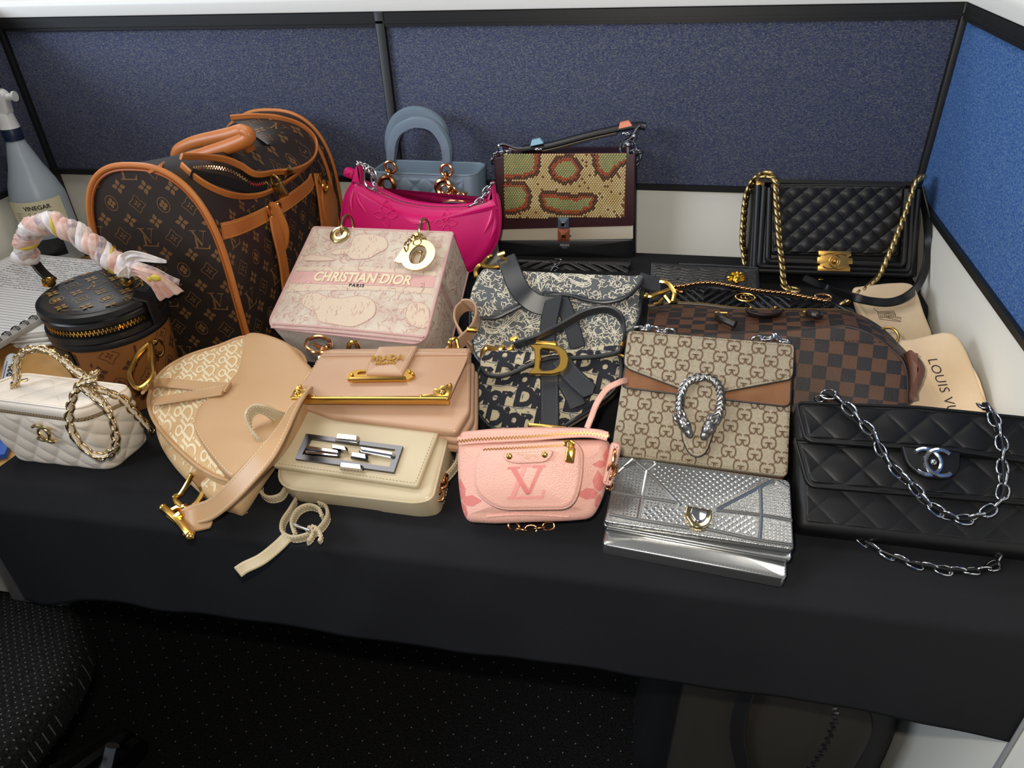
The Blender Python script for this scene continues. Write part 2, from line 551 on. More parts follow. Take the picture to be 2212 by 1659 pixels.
# ---- printed motifs (unit size about 1)
def arc(cx, cy, rx, ry, a0, a1, n=12):
    return [(cx + rx * math.cos(rad(a0 + (a1 - a0) * i / n)), cy + ry * math.sin(rad(a0 + (a1 - a0) * i / n))) for i in range(n + 1)]
def m_petals(d, o, k, kind):
    if kind == 'flower':          # four solid pointed petals
        for q in range(4):
            pts = [(0.06, 0), (.2, .16), (.34, .13), (.5, 0), (.34, -.13), (.2, -.16)]
            d.poly(pts, o=o, k=k, a=q * PI / 2 + 0)
    elif kind == 'diamond':       # concave diamond frame with a flower
        out = []; inn = []
        for q in range(4):
            for t in range(5):
                u = t / 5; a = q * PI / 2 + u * PI / 2
                rr = .62 - .24 * math.sin(u * PI); out.append((rr * math.cos(a), rr * math.sin(a)))
        d.line(out, .055, closed=True, o=o, k=k)
        for q in range(4): d.poly([(.03, 0), (.14, .07), (.27, 0), (.14, -.07)], o=o, k=k, a=q * PI / 2)
    elif kind == 'circle':
        d.line(arc(0, 0, .43, .5, 0, 345, 18), .06, closed=True, o=o, k=k)
        for q in range(4):
            a = q * PI / 2
            d.poly([(.17 * math.cos(a) + .13 * math.cos(t * PI / 4), .2 * math.sin(a) + .15 * math.sin(t * PI / 4)) for t in range(8)], o=o, k=k)
    elif kind == 'LV':
        bars = [[(-.55, .52), (-.12, .52), (-.12, .46), (-.55, .46)], [(-.42, .46), (-.28, .46), (.1, -.3), (.02, -.42)],
                [(.1, .52), (.5, .52), (.5, .46), (.1, .46)], [(.32, .46), (.38, .46), (.08, -.3), (.03, -.4)],
                [(-.28, .2), (-.16, .2), (-.22, -.5), (-.36, -.5)], [(-.5, -.5), (.5, -.5), (.5, -.57), (-.5, -.57)],
                [(.36, -.5), (.5, -.5), (.56, -.3), (.5, -.3)]]
        for b in bars: d.poly(b, o=o, k=k)
def monogram(d, x0, x1, z0, z1, a=.044, b=.024, k=.024, ox=0, oz=0):
    r = 0
    nz = int((z1 - z0) / b) + 2; nx = int((x1 - x0) / a) + 2
    for i in range(-1, nz):
        for j in range(-1, nx):
            z = z0 + oz + i * b; kk = i % 4
            if kk in (1, 3): m_petals(d, (x0 + ox + (j + .5) * a, z), k * .95, 'flower')
            elif kk == 0: m_petals(d, (x0 + ox + j * a, z), k * (1.12 if j % 2 == 0 else .95), 'LV' if j % 2 == 0 else 'diamond')
            else: m_petals(d, (x0 + ox + j * a, z), k * .95, 'diamond' if j % 2 == 0 else 'circle')
def gg(d, o, k):
    for s in (-1, 1):
        pts = arc(-.24, 0, .24, .42, 50, 320, 14) + [(-.04, -.02)]
        pts = [(p[0], p[1]) for p in pts]
        d.line([(p[0] * -s, p[1]) for p in pts] if s == 1 else pts, .10, o=o, k=k)
        d.line([(.24, -.01), (-.05, -.01)] if s == 1 else [(-.24, -.01), (.05, -.01)], .095, o=o, k=k)
def ggcanvas(d, x0, x1, z0, z1, a=.0285, b=.0165, k=.0145, ox=0, oz=0):
    for i in range(int((z1 - z0) / b) + 2):
        for j in range(-1, int((x1 - x0) / a) + 2):
            x = x0 + ox + (j + (.5 if i % 2 else 0)) * a; z = z0 + oz + i * b
            gg(d, (x, z), k)
            for s in (-1, 1):
                for t in (.33, .42, .5, .58, .67):
                    c = (x + s * a / 2 * t, z + b * t)
                    d.add(*tri([(c[0] + .00082 * math.cos(q * PI / 3), c[1] + .00082 * math.sin(q * PI / 3)) for q in range(6)]))
def squiggles(d, x0, x1, z0, z1, n, w=.0008, seed=1, L=.012):
    rn = random.Random(seed)
    for _ in range(n):
        x = rn.uniform(x0, x1); z = rn.uniform(z0, z1); a = rn.uniform(0, 2 * PI); k = rn.uniform(-1.6, 1.6)
        pts = []; m = 6; ll = L * rn.uniform(.35, 1.1)
        for i in range(m):
            pts.append((x, z)); a += k / m * 2.2; x += math.cos(a) * ll / m; z += math.sin(a) * ll / m
        ww = [w * (.35 + .9 * math.sin(PI * (i + .6) / m)) for i in range(m)]
        d.line(pts, ww)
def cc_logo(g, o, s, r, fx=lambda p: p):
    """two interlocked C rings as bent bars"""
    for sg in (-1, 1):
        p = arc(sg * .28 * s, 0, .42 * s, .42 * s, 45, 315, 18)
        if sg == 1: p = arc(.19 * s, 0, .42 * s, .42 * s, 48, 312, 18)
        else: p = arc(-.19 * s, 0, .42 * s, .42 * s, 132, -132, 18)
        tube(g, [fx((o[0] + x, o[1] + z, sg * r * .25)) for x, z in p], r, 8)
    return g
# ------------------------------------------------------------------ materials
BLK = mat('black_frame', '161616', .45)
CAPW = mat('white_cap', 'e4e2dc', .45)
LOWW = mat('cream_laminate', 'dedace', .5, bump=.15, bscale=300)
BLUE = fabric('blue_partition_fabric', '38457a', '5a5f74', '8d8e90', 900, 2600, .5)
BLUE2 = fabric('bright_blue_partition_fabric', '2b5098', '4a70a8', '7795ba', 700, 2600, .3)
WOOD = mat('light_wood', 'c08f4f', .45, c2='d3a566', cscale=14, bump=.05)
CLOTH = mat('black_cloth', '1c1c1e', .9, bump=.35, bscale=900, c2='202022', cscale=5, spec=.12)
GOLD = mat('gold_metal', 'd8ab58', .22, 1)
PALEGOLD = mat('pale_gold_metal', 'd9c08a', .2, 1)
BRASS = mat('aged_brass', 'a8854a', .35, 1)
ROSEG = mat('rose_gold_metal', 'd79e6a', .2, 1)
CHROME = mat('chrome', 'd0d0d2', .12, 1)
SILV = mat('antique_silver', '8f8d8a', .3, 1, bump=.6, bscale=300)
BLKL = mat('black_leather', '0f0f10', .42, bump=.25, bscale=700, spec=.5)
BLKS = mat('smooth_black_leather', '141416', .35, bump=.1, bscale=500)
STB = mat('dark_thread', '2b2b2e', .7)

def dotted(name, base, dot, sp, r, noise=True):
    m = bpy.data.materials.new(name); m.use_nodes = True; nt = m.node_tree; N = nt.nodes; L = nt.links; b = N['Principled BSDF']
    b.inputs['Roughness'].default_value = .95; b.inputs['Specular IOR Level'].default_value = .1
    tc = N.new('ShaderNodeTexCoord'); mp = N.new('ShaderNodeMapping'); mp.inputs['Rotation'].default_value = (0, 0, rad(45)); mp.inputs['Scale'].default_value = (1 / sp,) * 3
    L.new(tc.outputs['Object'], mp.inputs[0]); fr = N.new('ShaderNodeVectorMath'); fr.operation = 'FRACTION'; L.new(mp.outputs[0], fr.inputs[0])
    sb = N.new('ShaderNodeVectorMath'); sb.operation = 'SUBTRACT'; sb.inputs[1].default_value = (.5, .5, 0); L.new(fr.outputs[0], sb.inputs[0])
    ml = N.new('ShaderNodeVectorMath'); ml.operation = 'MULTIPLY'; ml.inputs[1].default_value = (1, 1, 0); L.new(sb.outputs[0], ml.inputs[0])
    ln = N.new('ShaderNodeVectorMath'); ln.operation = 'LENGTH'; L.new(ml.outputs[0], ln.inputs[0])
    lt = N.new('ShaderNodeMath'); lt.operation = 'LESS_THAN'; lt.inputs[1].default_value = r / sp; L.new(ln.outputs['Value'], lt.inputs[0])
    nz = N.new('ShaderNodeTexNoise'); nz.inputs['Scale'].default_value = 260; nz.inputs['Detail'].default_value = 5; L.new(tc.outputs['Object'], nz.inputs[0])
    rp = N.new('ShaderNodeValToRGB'); rp.color_ramp.elements[0].position = .35; rp.color_ramp.elements[1].position = .7
    c = lin(base); rp.color_ramp.elements[0].color = (*[x * .45 for x in c], 1); rp.color_ramp.elements[1].color = (*[x * 1.6 for x in c], 1)
    L.new(nz.outputs['Fac'], rp.inputs[0])
    mx = N.new('ShaderNodeMix'); mx.data_type = 'RGBA'; mx.inputs['B'].default_value = (*lin(dot), 1)
    L.new(lt.outputs[0], mx.inputs['Factor']); L.new(rp.outputs[0], mx.inputs['A']); L.new(mx.outputs['Result'], b.inputs['Base Color'])
    bp = N.new('ShaderNodeBump'); bp.inputs['Distance'].default_value = .003; bp.inputs['Strength'].default_value = .8; L.new(nz.outputs['Fac'], bp.inputs['Height']); L.new(bp.outputs[0], b.inputs['Normal'])
    return m
CARPET = dotted('dotted_carpet', '1c1b1b', '8f8a7c', .030, .0013)
CHAIRF = dotted('dotted_upholstery', '191919', '5c5a53', .0085, .0010)

# ------------------------------------------------------------------ setting
YW, XL, XR = 1.33, -1.262, .4225
g = G(); g.add([(-4, -1.5, 0), (3, -1.5, 0), (3, 5, 0), (-4, 5, 0)], [(0, 1, 2, 3)])
fl = g.build('floor', CARPET, smooth=False, kind='structure')

def partition(name, a, b, posts, blue, seg_names=True):
    """cubicle wall whose inner face runs from a to b (x,y); inside is on the left of a->b ... normal given by sign"""
    A = Vector((a[0], a[1], 0)); B = Vector((b[0], b[1], 0)); d = (B - A); L = d.length; d.normalize()
    n = Vector((d.y, -d.x, 0))       # towards the room
    root = bpy.data.objects.new(name, None); col.objects.link(root); root['kind'] = 'structure'
    R = Matrix((d, -n, Vector((0, 0, 1)))).transposed()
    root.matrix_world = Matrix.Translation((A.x, A.y, Z0)) @ R.to_4x4()
    zb, z1, z2, zc = -.70, .1500, .157, .4446
    # core
    g = G(); box(g, (L / 2, .032, (zb + zc) / 2), (L, .05, zc - zb)); g.build('wall_core', BLK, root, smooth=False)
    # cap with a rounded nose
    g = G(); prof = roundpoly([(-.006, zc), (-.006, zc + .026), (.066, zc + .03), (.066, zc)], [.002, .009, .009, .002], 5)
    vs = [(x, p[0], p[1]) for x in (0, L) for p in prof]; g.add(vs, rings_faces(2, len(prof)))
    g.build('top_cap', CAPW, root)
    g = G()
    box(g, (L / 2, .001, zc - .012), (L, .014, .022)); box(g, (L / 2, -.004, zc - .016), (L, .008, .004)); box(g, (L / 2, .002, (z1 + z2) / 2 - .001), (L, .014, .010))
    g.build('frame_rail', BLK, root, smooth=False)
    for p in posts:
        g = G(); box(g, (p, .000, (zb + zc) / 2), (.017, .016, zc - zb), b=.002); g.build('frame_post', BLK, root)
    ps = [0] + [p for p in posts if 0.02 < p < L - .02] + [L]
    for p0, p1 in zip(ps, ps[1:]):
        g = G(); w = p1 - p0 - .016
        o = roundpoly([(p0 + .008, z2), (p0 + .008 + w, z2), (p0 + .008 + w, zc - .022), (p0 + .008, zc - .022)], .003, 2)
        slab(g, o, .001, .02, .002, 2); g.build('fabric_panel', blue, root)
        g = G(); o = [(p0 + .008, zb), (p0 + .008 + w, zb), (p0 + .008 + w, z1 - .004), (p0 + .008, z1 - .004)]
        slab(g, o, .002, .02, .001, 2); g.build('lower_panel', LOWW, root)
    return root
wb_ = partition('wall_back', (XL, YW), (XR, YW), [0.0, -.4977 - XL, XR - XL], BLUE)
partition('wall_left', (XL, .2), (XL, YW), [YW - .2], BLUE)
partition('wall_right', (XR, YW), (XR, .1), [0.0], BLUE2)

# the neighbouring bays glimpsed above the divider
n = F((0, 0, Z0))
g = G(); a = py_(40, 14, 1.40); b = py_(200, -6, 2.2)
box(g, ((a.x + b.x) / 2, 1.95, Z0 + .455), (.05, 1.0, .03), b=.006); box(g, ((a.x + b.x) / 2, 1.95, Z0 + .05), (.03, 1.0, .78))
o = g.build('wall_neighbour', CAPW, smooth=True); o['kind'] = 'structure'
g = G(); box(g, (-.2, 2.6, Z0 + .02), (2.6, .05, .86)); o = g.build('wall_far', BLUE, smooth=False); o['kind'] = 'structure'
CAB = mat('cream_cabinet_paint', 'cfcabd', .5)
for k, (xa, xb, lab) in enumerate([(496, 568, 'cream cabinet beyond the divider, left of the pair of far cabinets'), (575, 692, 'wider cream cabinet beyond the divider, right of the pair of far cabinets')]):
    Y = 2.1; A = py_(xa, 6, Y); B = py_(xb, 6, Y)
    c = thing('filing_cabinet', lab, 'cabinet', F(((A.x + B.x) / 2, Y, 0)), group=None)
    g = G(); box(g, (0, .2, .60), (B.x - A.x, .4, 1.20), b=.006); g.build('body', CAB, c)
    g = G(); box(g, (0, -.006, 1.0), (B.x - A.x - .02, .012, .34), b=.003); g.build('drawer', CAB, c)
g = G(); box(g, (1.25, 2.2, .62), (1.3, .6, 1.24), b=.006)
tag(g.build('storage_cupboard', mat('beige_wall_paint', 'd8cfbd', .6)), 'beige cupboard beyond the corner of the right blue divider', 'cupboard')

# ---- desk
dk = thing('desk', 'light wood-topped desk against the cubicle divider, mostly under black cloth', 'desk', F((-.42, .9, 0)))
g = G(); box(g, (0, .02, Z0 - .0145), (1.66, .66, .027), b=.003); g.build('worktop', WOOD, dk)
GREYM = mat('dark_grey_metal', '4a4846', .6, bump=.1)
g = G()
for P0, P1, wd in [((8, 1172), (46, 1322), 34)]:
    pass
def plate(g, px, Y, th):
    pts = [py_(x, y, Y) for x, y in px]; n = len(pts)
    vs = [p + Vector((.42, -.9, 0)) for p in pts] + [p + Vector((.42, -.9 + th, 0)) for p in pts]
    g.add(vs, [tuple(range(n)), tuple(range(2 * n - 1, n - 1, -1))] + [(i, (i + 1) % n, n + (i + 1) % n, n + i) for i in range(n)])
plate(g, [(-30, 1120), (-10, 1120), (56, 1292), (37, 1312), (16, 1272), (22, 1262), (-4, 1212)], .575, .06)
g.build('side_leg', GREYM, dk, smooth=False)
g = G(); plate(g, [(57, 1293), (126, 1316), (108, 1337), (38, 1313)], .575, .06); g.build('lower_brace', GREYM, dk, smooth=False)
for x in (-.8, .8):
    g = G(); box(g, (x, .30, (Z0 - .03) / 2), (.05, .03, Z0 - .03)); g.build('leg', GREYM, dk, smooth=False)

# ---- table cloth
def cloth():
    g = G(); nx, nt = 170, 130
    rn = random.Random(3)
    for i in range(nt + 1):
        t = i / nt
        for j in range(nx + 1):
            s = j / nx
            # profile: from the back edge forward over the front edge, then down
            Lt = 0.72; drop = .20
            q = t * (Lt + drop)
            x0 = -.84 + .10 * max(0, min(1, (1 - q / Lt))) ** .8
            x = x0 + (.418 - x0) * s
            hem = .165 + .03 * math.exp(-((s - .02) / .05) ** 2) + .02 * max(0, (s - .8) / .2) ** 2 + .0012 * math.sin(s * 17)
            if q < Lt:
                y = 1.285 - q; z = .003
                rise = max(0, min(1, (y - 1.10) / .03)); rx_ = max(0, min(1, (x + .30) / .03)) * 1
                z += .040 * rise * rise * (3 - 2 * rise) * rx_
                amp = max(0, 1 - abs(y - .60) / .12)
                z += .004 * amp * (math.sin(x * 31 + y * 20) * .5 + .5) * (1 if x < -.3 else .35)
                e = max(0, 1 - (y - .565) / .014)
                z -= .010 * e * e
            else:
                d = (q - Lt) / drop
                a = min(1, d * 12)
                y = .565 - .016 * math.sin(a * PI / 2) - .0015 * math.sin(x * 22) * d - .0006 * math.sin(x * 61 + 1) * d
                y -= .006 * math.exp(-((x + .62) / .05) ** 2) * d + .005 * math.exp(-((x + .25 + d * .1) / .04) ** 2) * d
                z = -.007 - d * hem
            g.v.append((x, y, z + Z0))
    for i in range(nt):
        for j in range(nx):
            a = i * (nx + 1) + j; g.f.append((a, a + 1, a + nx + 2, a + nx + 1))
    o = g.build('tablecloth', CLOTH, angle=60)
    sm = o.modifiers.new('thick', 'SOLIDIFY'); sm.thickness = .0015; sm.offset = -1
    tag(o, 'black tablecloth spread under the handbags and hanging over the desk front', 'tablecloth')
cloth()

# ---- chair at the lower left
fr = F((-1.00, .36, 0))
ch = thing('office_chair', 'dark office chair with dotted upholstered seat at lower left below the tablecloth', 'chair', fr)
g = G(); sx = -1.00
o = roundpoly([(-.27, -.24), (.27, -.24), (.27, .24), (-.27, .24)], .17, 10)
h = G(); slab(h, o, -.50, -.42, .03, 5, bf=.012)
g.add([(v[0], v[2], -v[1]) for v in h.v], h.f)
g.build('seat', CHAIRF, ch)
PL = mat('black_plastic', '0b0b0c', .3)
g = G(); lathe(g, [(.001, .08), (.03, .08), (.03, .40), (.10, .42), (.001, .42)], 20); g.build('gas_lift', PL, ch)
for k in range(5):
    a = k * 2 * PI / 5 + 1.25; g = G()
    d = Vector((math.cos(a), math.sin(a), 0))
    tube(g, [d * .02 + Vector((0, 0, .12)), d * .15 + Vector((0, 0, .11)), d * .27 + Vector((0, 0, .075))], [.03, .024, .018], 10)
    l = g.build('base_leg', PL, ch)
    g = G(); w = d.cross(Vector((0, 0, 1)))
    for s in (-1, 1): cyl(g, d * .27 + w * .008 * s + Vector((0, 0, .027)), d * .27 + w * .026 * s + Vector((0, 0, .027)), .026, 16)
    g.build('caster', PL, l)
g = G(); tube(g, spline([(.22, -.12, .43), (.31, -.06, .41), (.36, 0.02, .44), (.37, .05, .47)], 6), .009, 8); g.build('lever', mat('dark_chrome', '8a8a8a', .15, 1), ch)

# ---- things under the desk on the right
KH = mat('khaki_nylon', '282219', .75, bump=1.0, bscale=14)
KH2 = mat('dark_nylon', '0d0d0e', .6, bump=.3, bscale=60)
bp = thing('backpack', 'dark khaki backpack with a curved zip on the floor under the desk', 'backpack', F((.225, .80, 0)))
g = G(); o = spline([(-.15, .01), (.13, .01), (.17, .15), (.15, .36), (.08, .46), (-.06, .47), (-.15, .38), (-.17, .16)], 8, True)
o = [(p.x, p.y) for p in [Vector((v[0], v[1])) for v in o]]
slab(g, o, -.08, .10, .05, 5, bf=.03); g.build('body', KH2, bp)
g = G(); o = roundpoly([(-.13, .05), (.10, .04), (.12, .30), (.02, .43), (-.12, .42)], .05, 6)
slab(g, o, -.125, -.07, .03, 5, bf=.02); fp = g.build('front_pocket', KH, bp)
pth = spline([(-.005, -.149, .14), (.035, -.151, .22), (.050, -.151, .32), (.045, -.140, .41)], 8)
zip_teeth(bp, pth, CHROME, (1, 0, 0), .008, .007)
g = G(); strap(g, spline([(-.05, -.142, .42), (-.055, -.150, .30), (-.03, -.150, .18), (-.02, -.14, .06)], 8), .018, .004, (1, 0, 0)); g.build('webbing_strap', KH2, bp)
g = G(); sphere(g, (-.17, .02, .42), .06, 14, 10, (1, .8, .5)); sphere(g, (-.19, .04, .30), .055, 14, 10, (1, .8, .9)); g.build('side_pouch', KH2, bp)
bp.scale = (1.15, 1.0, 1.12)
c_ = px_(2178, 1622, XR)
g = G(); box(g, (XR - .002, c_.y, .4), (.004, .004, .8)); o = g.build('trim_1', mat('grey_seam', '8f8f90', .5), smooth=False); o['kind'] = 'structure'
g = G(); g.add([(-4, -1.5, 2.8), (3, -1.5, 2.8), (3, 5, 2.8), (-4, 5, 2.8)], [(3, 2, 1, 0)])
g.build('ceiling', mat('ceiling_tile', 'e9e8e4', .9), smooth=False, kind='structure')
# ================================================================= monogram pet carrier
CANV = mat('brown_canvas', '2c221d', .5, bump=.25, bscale=800)
PRINT = mat('tan_print', '735230', .55)
TAN = mat('vachetta_leather', 'b8692f', .42, c2='c67a3a', cscale=8, bump=.08)
TANE = mat('vachetta_edge', 'a85a28', .4)
YST = mat('yellow_thread', 'd9a24a', .6)
def carrier():
    fr = F((-.705, .88, Z0))
    root = thing('pet_carrier', 'large brown monogram canvas carrier bag with tan leather trim, open zip and padlock', 'bag', fr)
    def sect(xl, xr, h, n=44, zc=.5, ex=2.6):
        pts = [(xr, 0.0)]
        xc, w = (xl + xr) / 2, (xr - xl) / 2
        for i in range(n + 1):
            a = PI * i / n; c, s = math.cos(a), math.sin(a)
            pts.append((xc + w * math.copysign(abs(c) ** (2 / ex), c), h * zc + h * (1 - zc) * abs(s) ** (2 / ex)))
        pts.append((xl, 0.0)); return pts
    A = sect(-.108, .100, .3185); B = sect(-.115, .100, .292)
    g = G(); rings = []; NR = 40
    for k in range(NR + 1):
        t = k / NR; sg = math.sin(PI * t)
        o = []
        for (a, b) in zip(A, B):
            x = a[0] + (b[0] - a[0]) * t; z = a[1] + (b[1] - a[1]) * t
            top = max(0, z - .18) / .14
            z -= .020 * sg * top + .010 * math.exp(-((t - .45) / .16) ** 2) * top * (1 if x > 0 else .3)
            if x > .05: x += .004 * sg - .012 * math.exp(-((t - .28) / .12) ** 2 - ((z - .22) / .05) ** 2)
            o.append((x, z))
        rings.append((o, .40 * t))
    n = len(A)
    g.add([(p[0], y, p[1]) for o, y in rings for p in o], rings_faces(len(rings), n))
    body = g.build('body', CANV, root, angle=50)
    def pip(o, y, nm='piping'):
        g = G(); tube(g, [(p[0], y, p[1]) for p in o], .0040, 10); return g.build(nm, TAN, root)
    pip(rings[0][0], -.001); pip(rings[-1][0], .40); pip(rings[-4][0], .40 * .925)
    gg_ = G(); tube(gg_, [(p[0], -.002 + .0, p[1]) for p in inset(A[::-1], .006)], .002, 6); gg_.build('seam_edge', TANE, root)
    K = crop(0, 200, .3375)
    s = seen(body, fr)
    # printed canvas
    d = D2(); monogram(d, -.11, .11, .0, .31, a=.041, b=.0245, k=.023, ox=.012, oz=.018)
    decal(d, rmap(body), 'monogram_print', PRINT, body)
    d = D2(); monogram(d, .02, .39, .0, .22, a=.041, b=.0245, k=.023, ox=.01, oz=.01)
    decal(d, rmap(body, ax='x'), 'monogram_print', PRINT, body)
    # flap on top with its two trimmed edges and the open zip between
    up = [K(*p) for p in [(1150, 470), (1300, 470), (1420, 480), (1510, 510), (1600, 552), (1720, 540), (1850, 515), (1940, 465), (1982, 400), (1975, 320), (1900, 250), (1780, 215), (1640, 205), (1500, 215), (1400, 250)]]
    lo = [K(*p) for p in [(1160, 480), (1230, 545), (1330, 610), (1450, 655), (1560, 668), (1680, 650), (1800, 590), (1900, 520), (1990, 440), (2010, 370), (1985, 290), (1920, 225), (1800, 190), (1650, 170), (1500, 160), (1400, 195), (1340, 265)]]
    U = spline(many(s, up, .014), 6); Lw = spline(many(s, lo, .003), 6)
    g = G(); strap(g, U, .011, .004, lambda t: Vector((.5, 0, .8))); fl = g.build('flap_trim', TAN, root)
    g = G(); strap(g, Lw, .011, .004, lambda t: Vector((.6, 0, .8))); ol = g.build('opening_trim', TAN, root)
    n = min(len(U), len(Lw)); g = G()
    cen = sum((Vector(p) for p in U), Vector()) / len(U)
    vs = []; m = len(U)
    for k in range(7):
        for p in U: vs.append(p.lerp(cen + Vector((0, 0, .008)), k / 6 * .97) + Vector((0, 0, -.002)))
    g.add(vs, [(k * m + j, k * m + j + 1, (k + 1) * m + j + 1, (k + 1) * m + j) for k in range(6) for j in range(m - 1)])
    fp = g.build('top_flap', CANV, root, angle=60)
    d = D2(); monogram(d, -.11, .10, .10, .40, a=.041, b=.0245, k=.023, oz=.01)
    decal(d, rmap([fp], ax='z', eps=.0006), 'monogram_print', PRINT, fp)
    Z1 = spline(many(s, [K(*p) for p in [(1215, 525), (1300, 518), (1400, 522), (1480, 545), (1540, 580), (1600, 603), (1690, 588)]], .011), 8)
    zip_teeth(root, Z1, PALEGOLD, (0, 0, 1), .005, .0026)
    Z2 = spline(many(s, [K(*p) for p in [(1430, 190), (1520, 186), (1620, 190), (1740, 205), (1850, 225)]], .006), 8)
    zip_teeth(root, Z2, PALEGOLD, (0, 0, 1), .004, .0026)
    g = G(); strap(g, spline(many(s, [K(*p) for p in [(1210, 540), (1290, 560), (1400, 575), (1500, 600), (1600, 618), (1690, 600)]], .006), 8), .016, .002, (.2, 0, 1)); g.build('zip_tape', mat('black_tape', '0c0b0b', .8), root)
    # side band, straps and tag
    sx = lambda p, off=0.0: s(*K(*p), off)
    P = [sx(p, .0025) for p in [(1415, 890), (1500, 868), (1600, 830), (1700, 780), (1800, 725), (1900, 655), (1965, 600), (1990, 555)]]
    P = spline([p for p in P if p], 6)
    g = G(); strap(g, P, .024, .003, (0, 0, 1)); g.build('side_band', TAN, root)
    for o_ in (-.0095, .0095): stitch(root, [p + Vector((.0022, 0, o_)) for p in P], YST, .0028, .0022, .0005)
    P = spline([sx(p, .006) for p in [(1735, 800), (1750, 900), (1780, 1030), (1800, 1150), (1815, 1290)] if sx(p)], 6)
    g = G(); strap(g, P, .026, .004, (0, 1, 0)); g.build('side_strap', TAN, root)
    P2 = spline([sx(p, .006) for p in [(2010, 520), (2030, 640), (2045, 760), (2060, 880)] if sx(p)] or [Vector((.1, .36, .22)), Vector((.1, .36, .1))], 6)
    g = G(); strap(g, P2, .024, .004, (0, 1, 0)); g.build('side_strap', TAN, root)
    # name tag: a leather drop hanging off the strap
    t0 = sx((1735, 730), .012); pl = F((t0.x, t0.y, t0.z))
    out = [K(*p) for p in [(1722, 705), (1775, 720), (1815, 790), (1843, 860), (1850, 930), (1832, 1008), (1790, 960), (1745, 880), (1722, 810)]]
    pts = [fr.l(py_(x, y, fr.w(t0).y)) for x, y in out]; oo = spline([(p.x, p.z) for p in [Vector((q.x, 0, q.z)) for q in pts]], 5, True)
    g = G(); slab(g, [(p[0], p[1]) for p in oo], t0.y - .002, t0.y + .003, .0015, 2); g.build('luggage_tag', TAN, root)
    ii = inset([(p[0], p[1]) for p in oo], .003); stitch(root, [(p[0], t0.y - .0022, p[1]) for p in ii], YST, .0028, .0022, .0005)
    t0 = fr.l(px_(*K(2075, 640), fr.w(Vector((.112, 0, 0))).x)); T_ = [fr.l(px_(*K(*p), fr.w(Vector((.112, 0, 0))).x)) for p in [(2085, 560), (2140, 640), (2160, 760), (2150, 860), (2120, 900), (2080, 800), (2060, 650)]]
    oo = [(p.y, p.z) for p in T_]; g = G(); h = G(); slab(h, [tuple(p)[:2] for p in spline([Vector((*q, 0)) for q in oo], 5, True)], -.002, .003, .0015, 2); g.add([(.112 - v[1], v[0], v[2]) for v in h.v], h.f); g.build('luggage_tag', TAN, root)
    g = G(); tube(g, [t0 + Vector((.004, .009 * math.cos(a), .012 + .011 * math.sin(a))) for a in [2 * PI * i / 18 for i in range(18)]], .0018, 8, closed=True); g.build('ring', GOLD, root)
    # metal buckles at the straps
    for q in [(1700, 770), (1765, 750), (2020, 560)]:
        c = sx(q, .008)
        if c is None: continue
        g = G(); tube(g, [(c.x, c.y + .006 * math.cos(a), c.z + .010 * math.sin(a)) for a in [2 * PI * i / 16 for i in range(16)]], .0018, 6, closed=True); g.build('ring', GOLD, root)
    # padlock and zip pull
    c = sx((1745, 640), .016); g = G(); R = Matrix.Rotation(rad(-20), 3, 'Y')
    box(g, c, (.020, .008, .024), R, b=.003); pk = g.build('padlock', BRASS, root)
    g = G(); tube(g, [c + R @ Vector((.007 * math.cos(a), 0, .012 + .012 * math.sin(a))) for a in [PI * i / 10 for i in range(11)]], .0022, 8); g.build('shackle', BRASS, pk)
    g = G(); sphere(g, c + R @ Vector((0, -.004, -.004)), .003, 8, 6); g.build('keyhole', BLK, pk)
    c2 = sx((1785, 540), .018); g = G(); box(g, c2, (.026, .003, .012), Matrix.Rotation(rad(-35), 3, 'Y'), b=.001); g.build('zip_pull', PALEGOLD, root)
    # two rolled handles
    hp = [(1075, 466), (1150, 440), (1300, 398), (1450, 350), (1550, 312), (1590, 285), (1588, 258), (1545, 242)]
    def hw(pts, Y): return [fr.l(py_(*K(*p), Y)) for p in pts]
    g = G(); P = spline(hw(hp, 1.02), 8); tube(g, P, lambda t: .007 + .004 * math.sin(PI * t) ** .5, 12); g.build('handle', TAN, root)
    P2 = [p + Vector((-.002, -.006, -.0085)) for p in P]; stitch(root, P2, YST, .0028, .0022, .0005)
    g = G(); P = spline(hw([(1120, 415), (1150, 365), (1250, 320), (1380, 290), (1480, 268), (1545, 250), (1560, 268), (1450, 318), (1340, 352), (1240, 400)], 1.09), 8)
    tube(g, P, lambda t: .007 + .005 * math.sin(PI * t) ** .5, 12); g.build('handle', TAN, root)
    g = G(); c = Vector(hw([(1115, 428)], 1.06)[0]); box(g, c, (.012, .006, .010), b=.002); g.build('handle_ring', BRASS, root)
    for (p, q) in [((1075, 466), (1000, 485)), ((1560, 268), (1620, 420))]:
        a = hw([p], 1.02)[0]; b = sx(q, .003)
        if b: g = G(); strap(g, [a, (a + b) / 2 + Vector((0, 0, .004)), b], .02, .004, (0, 1, 0)); g.build('handle_mount', TAN, root)
carrier()

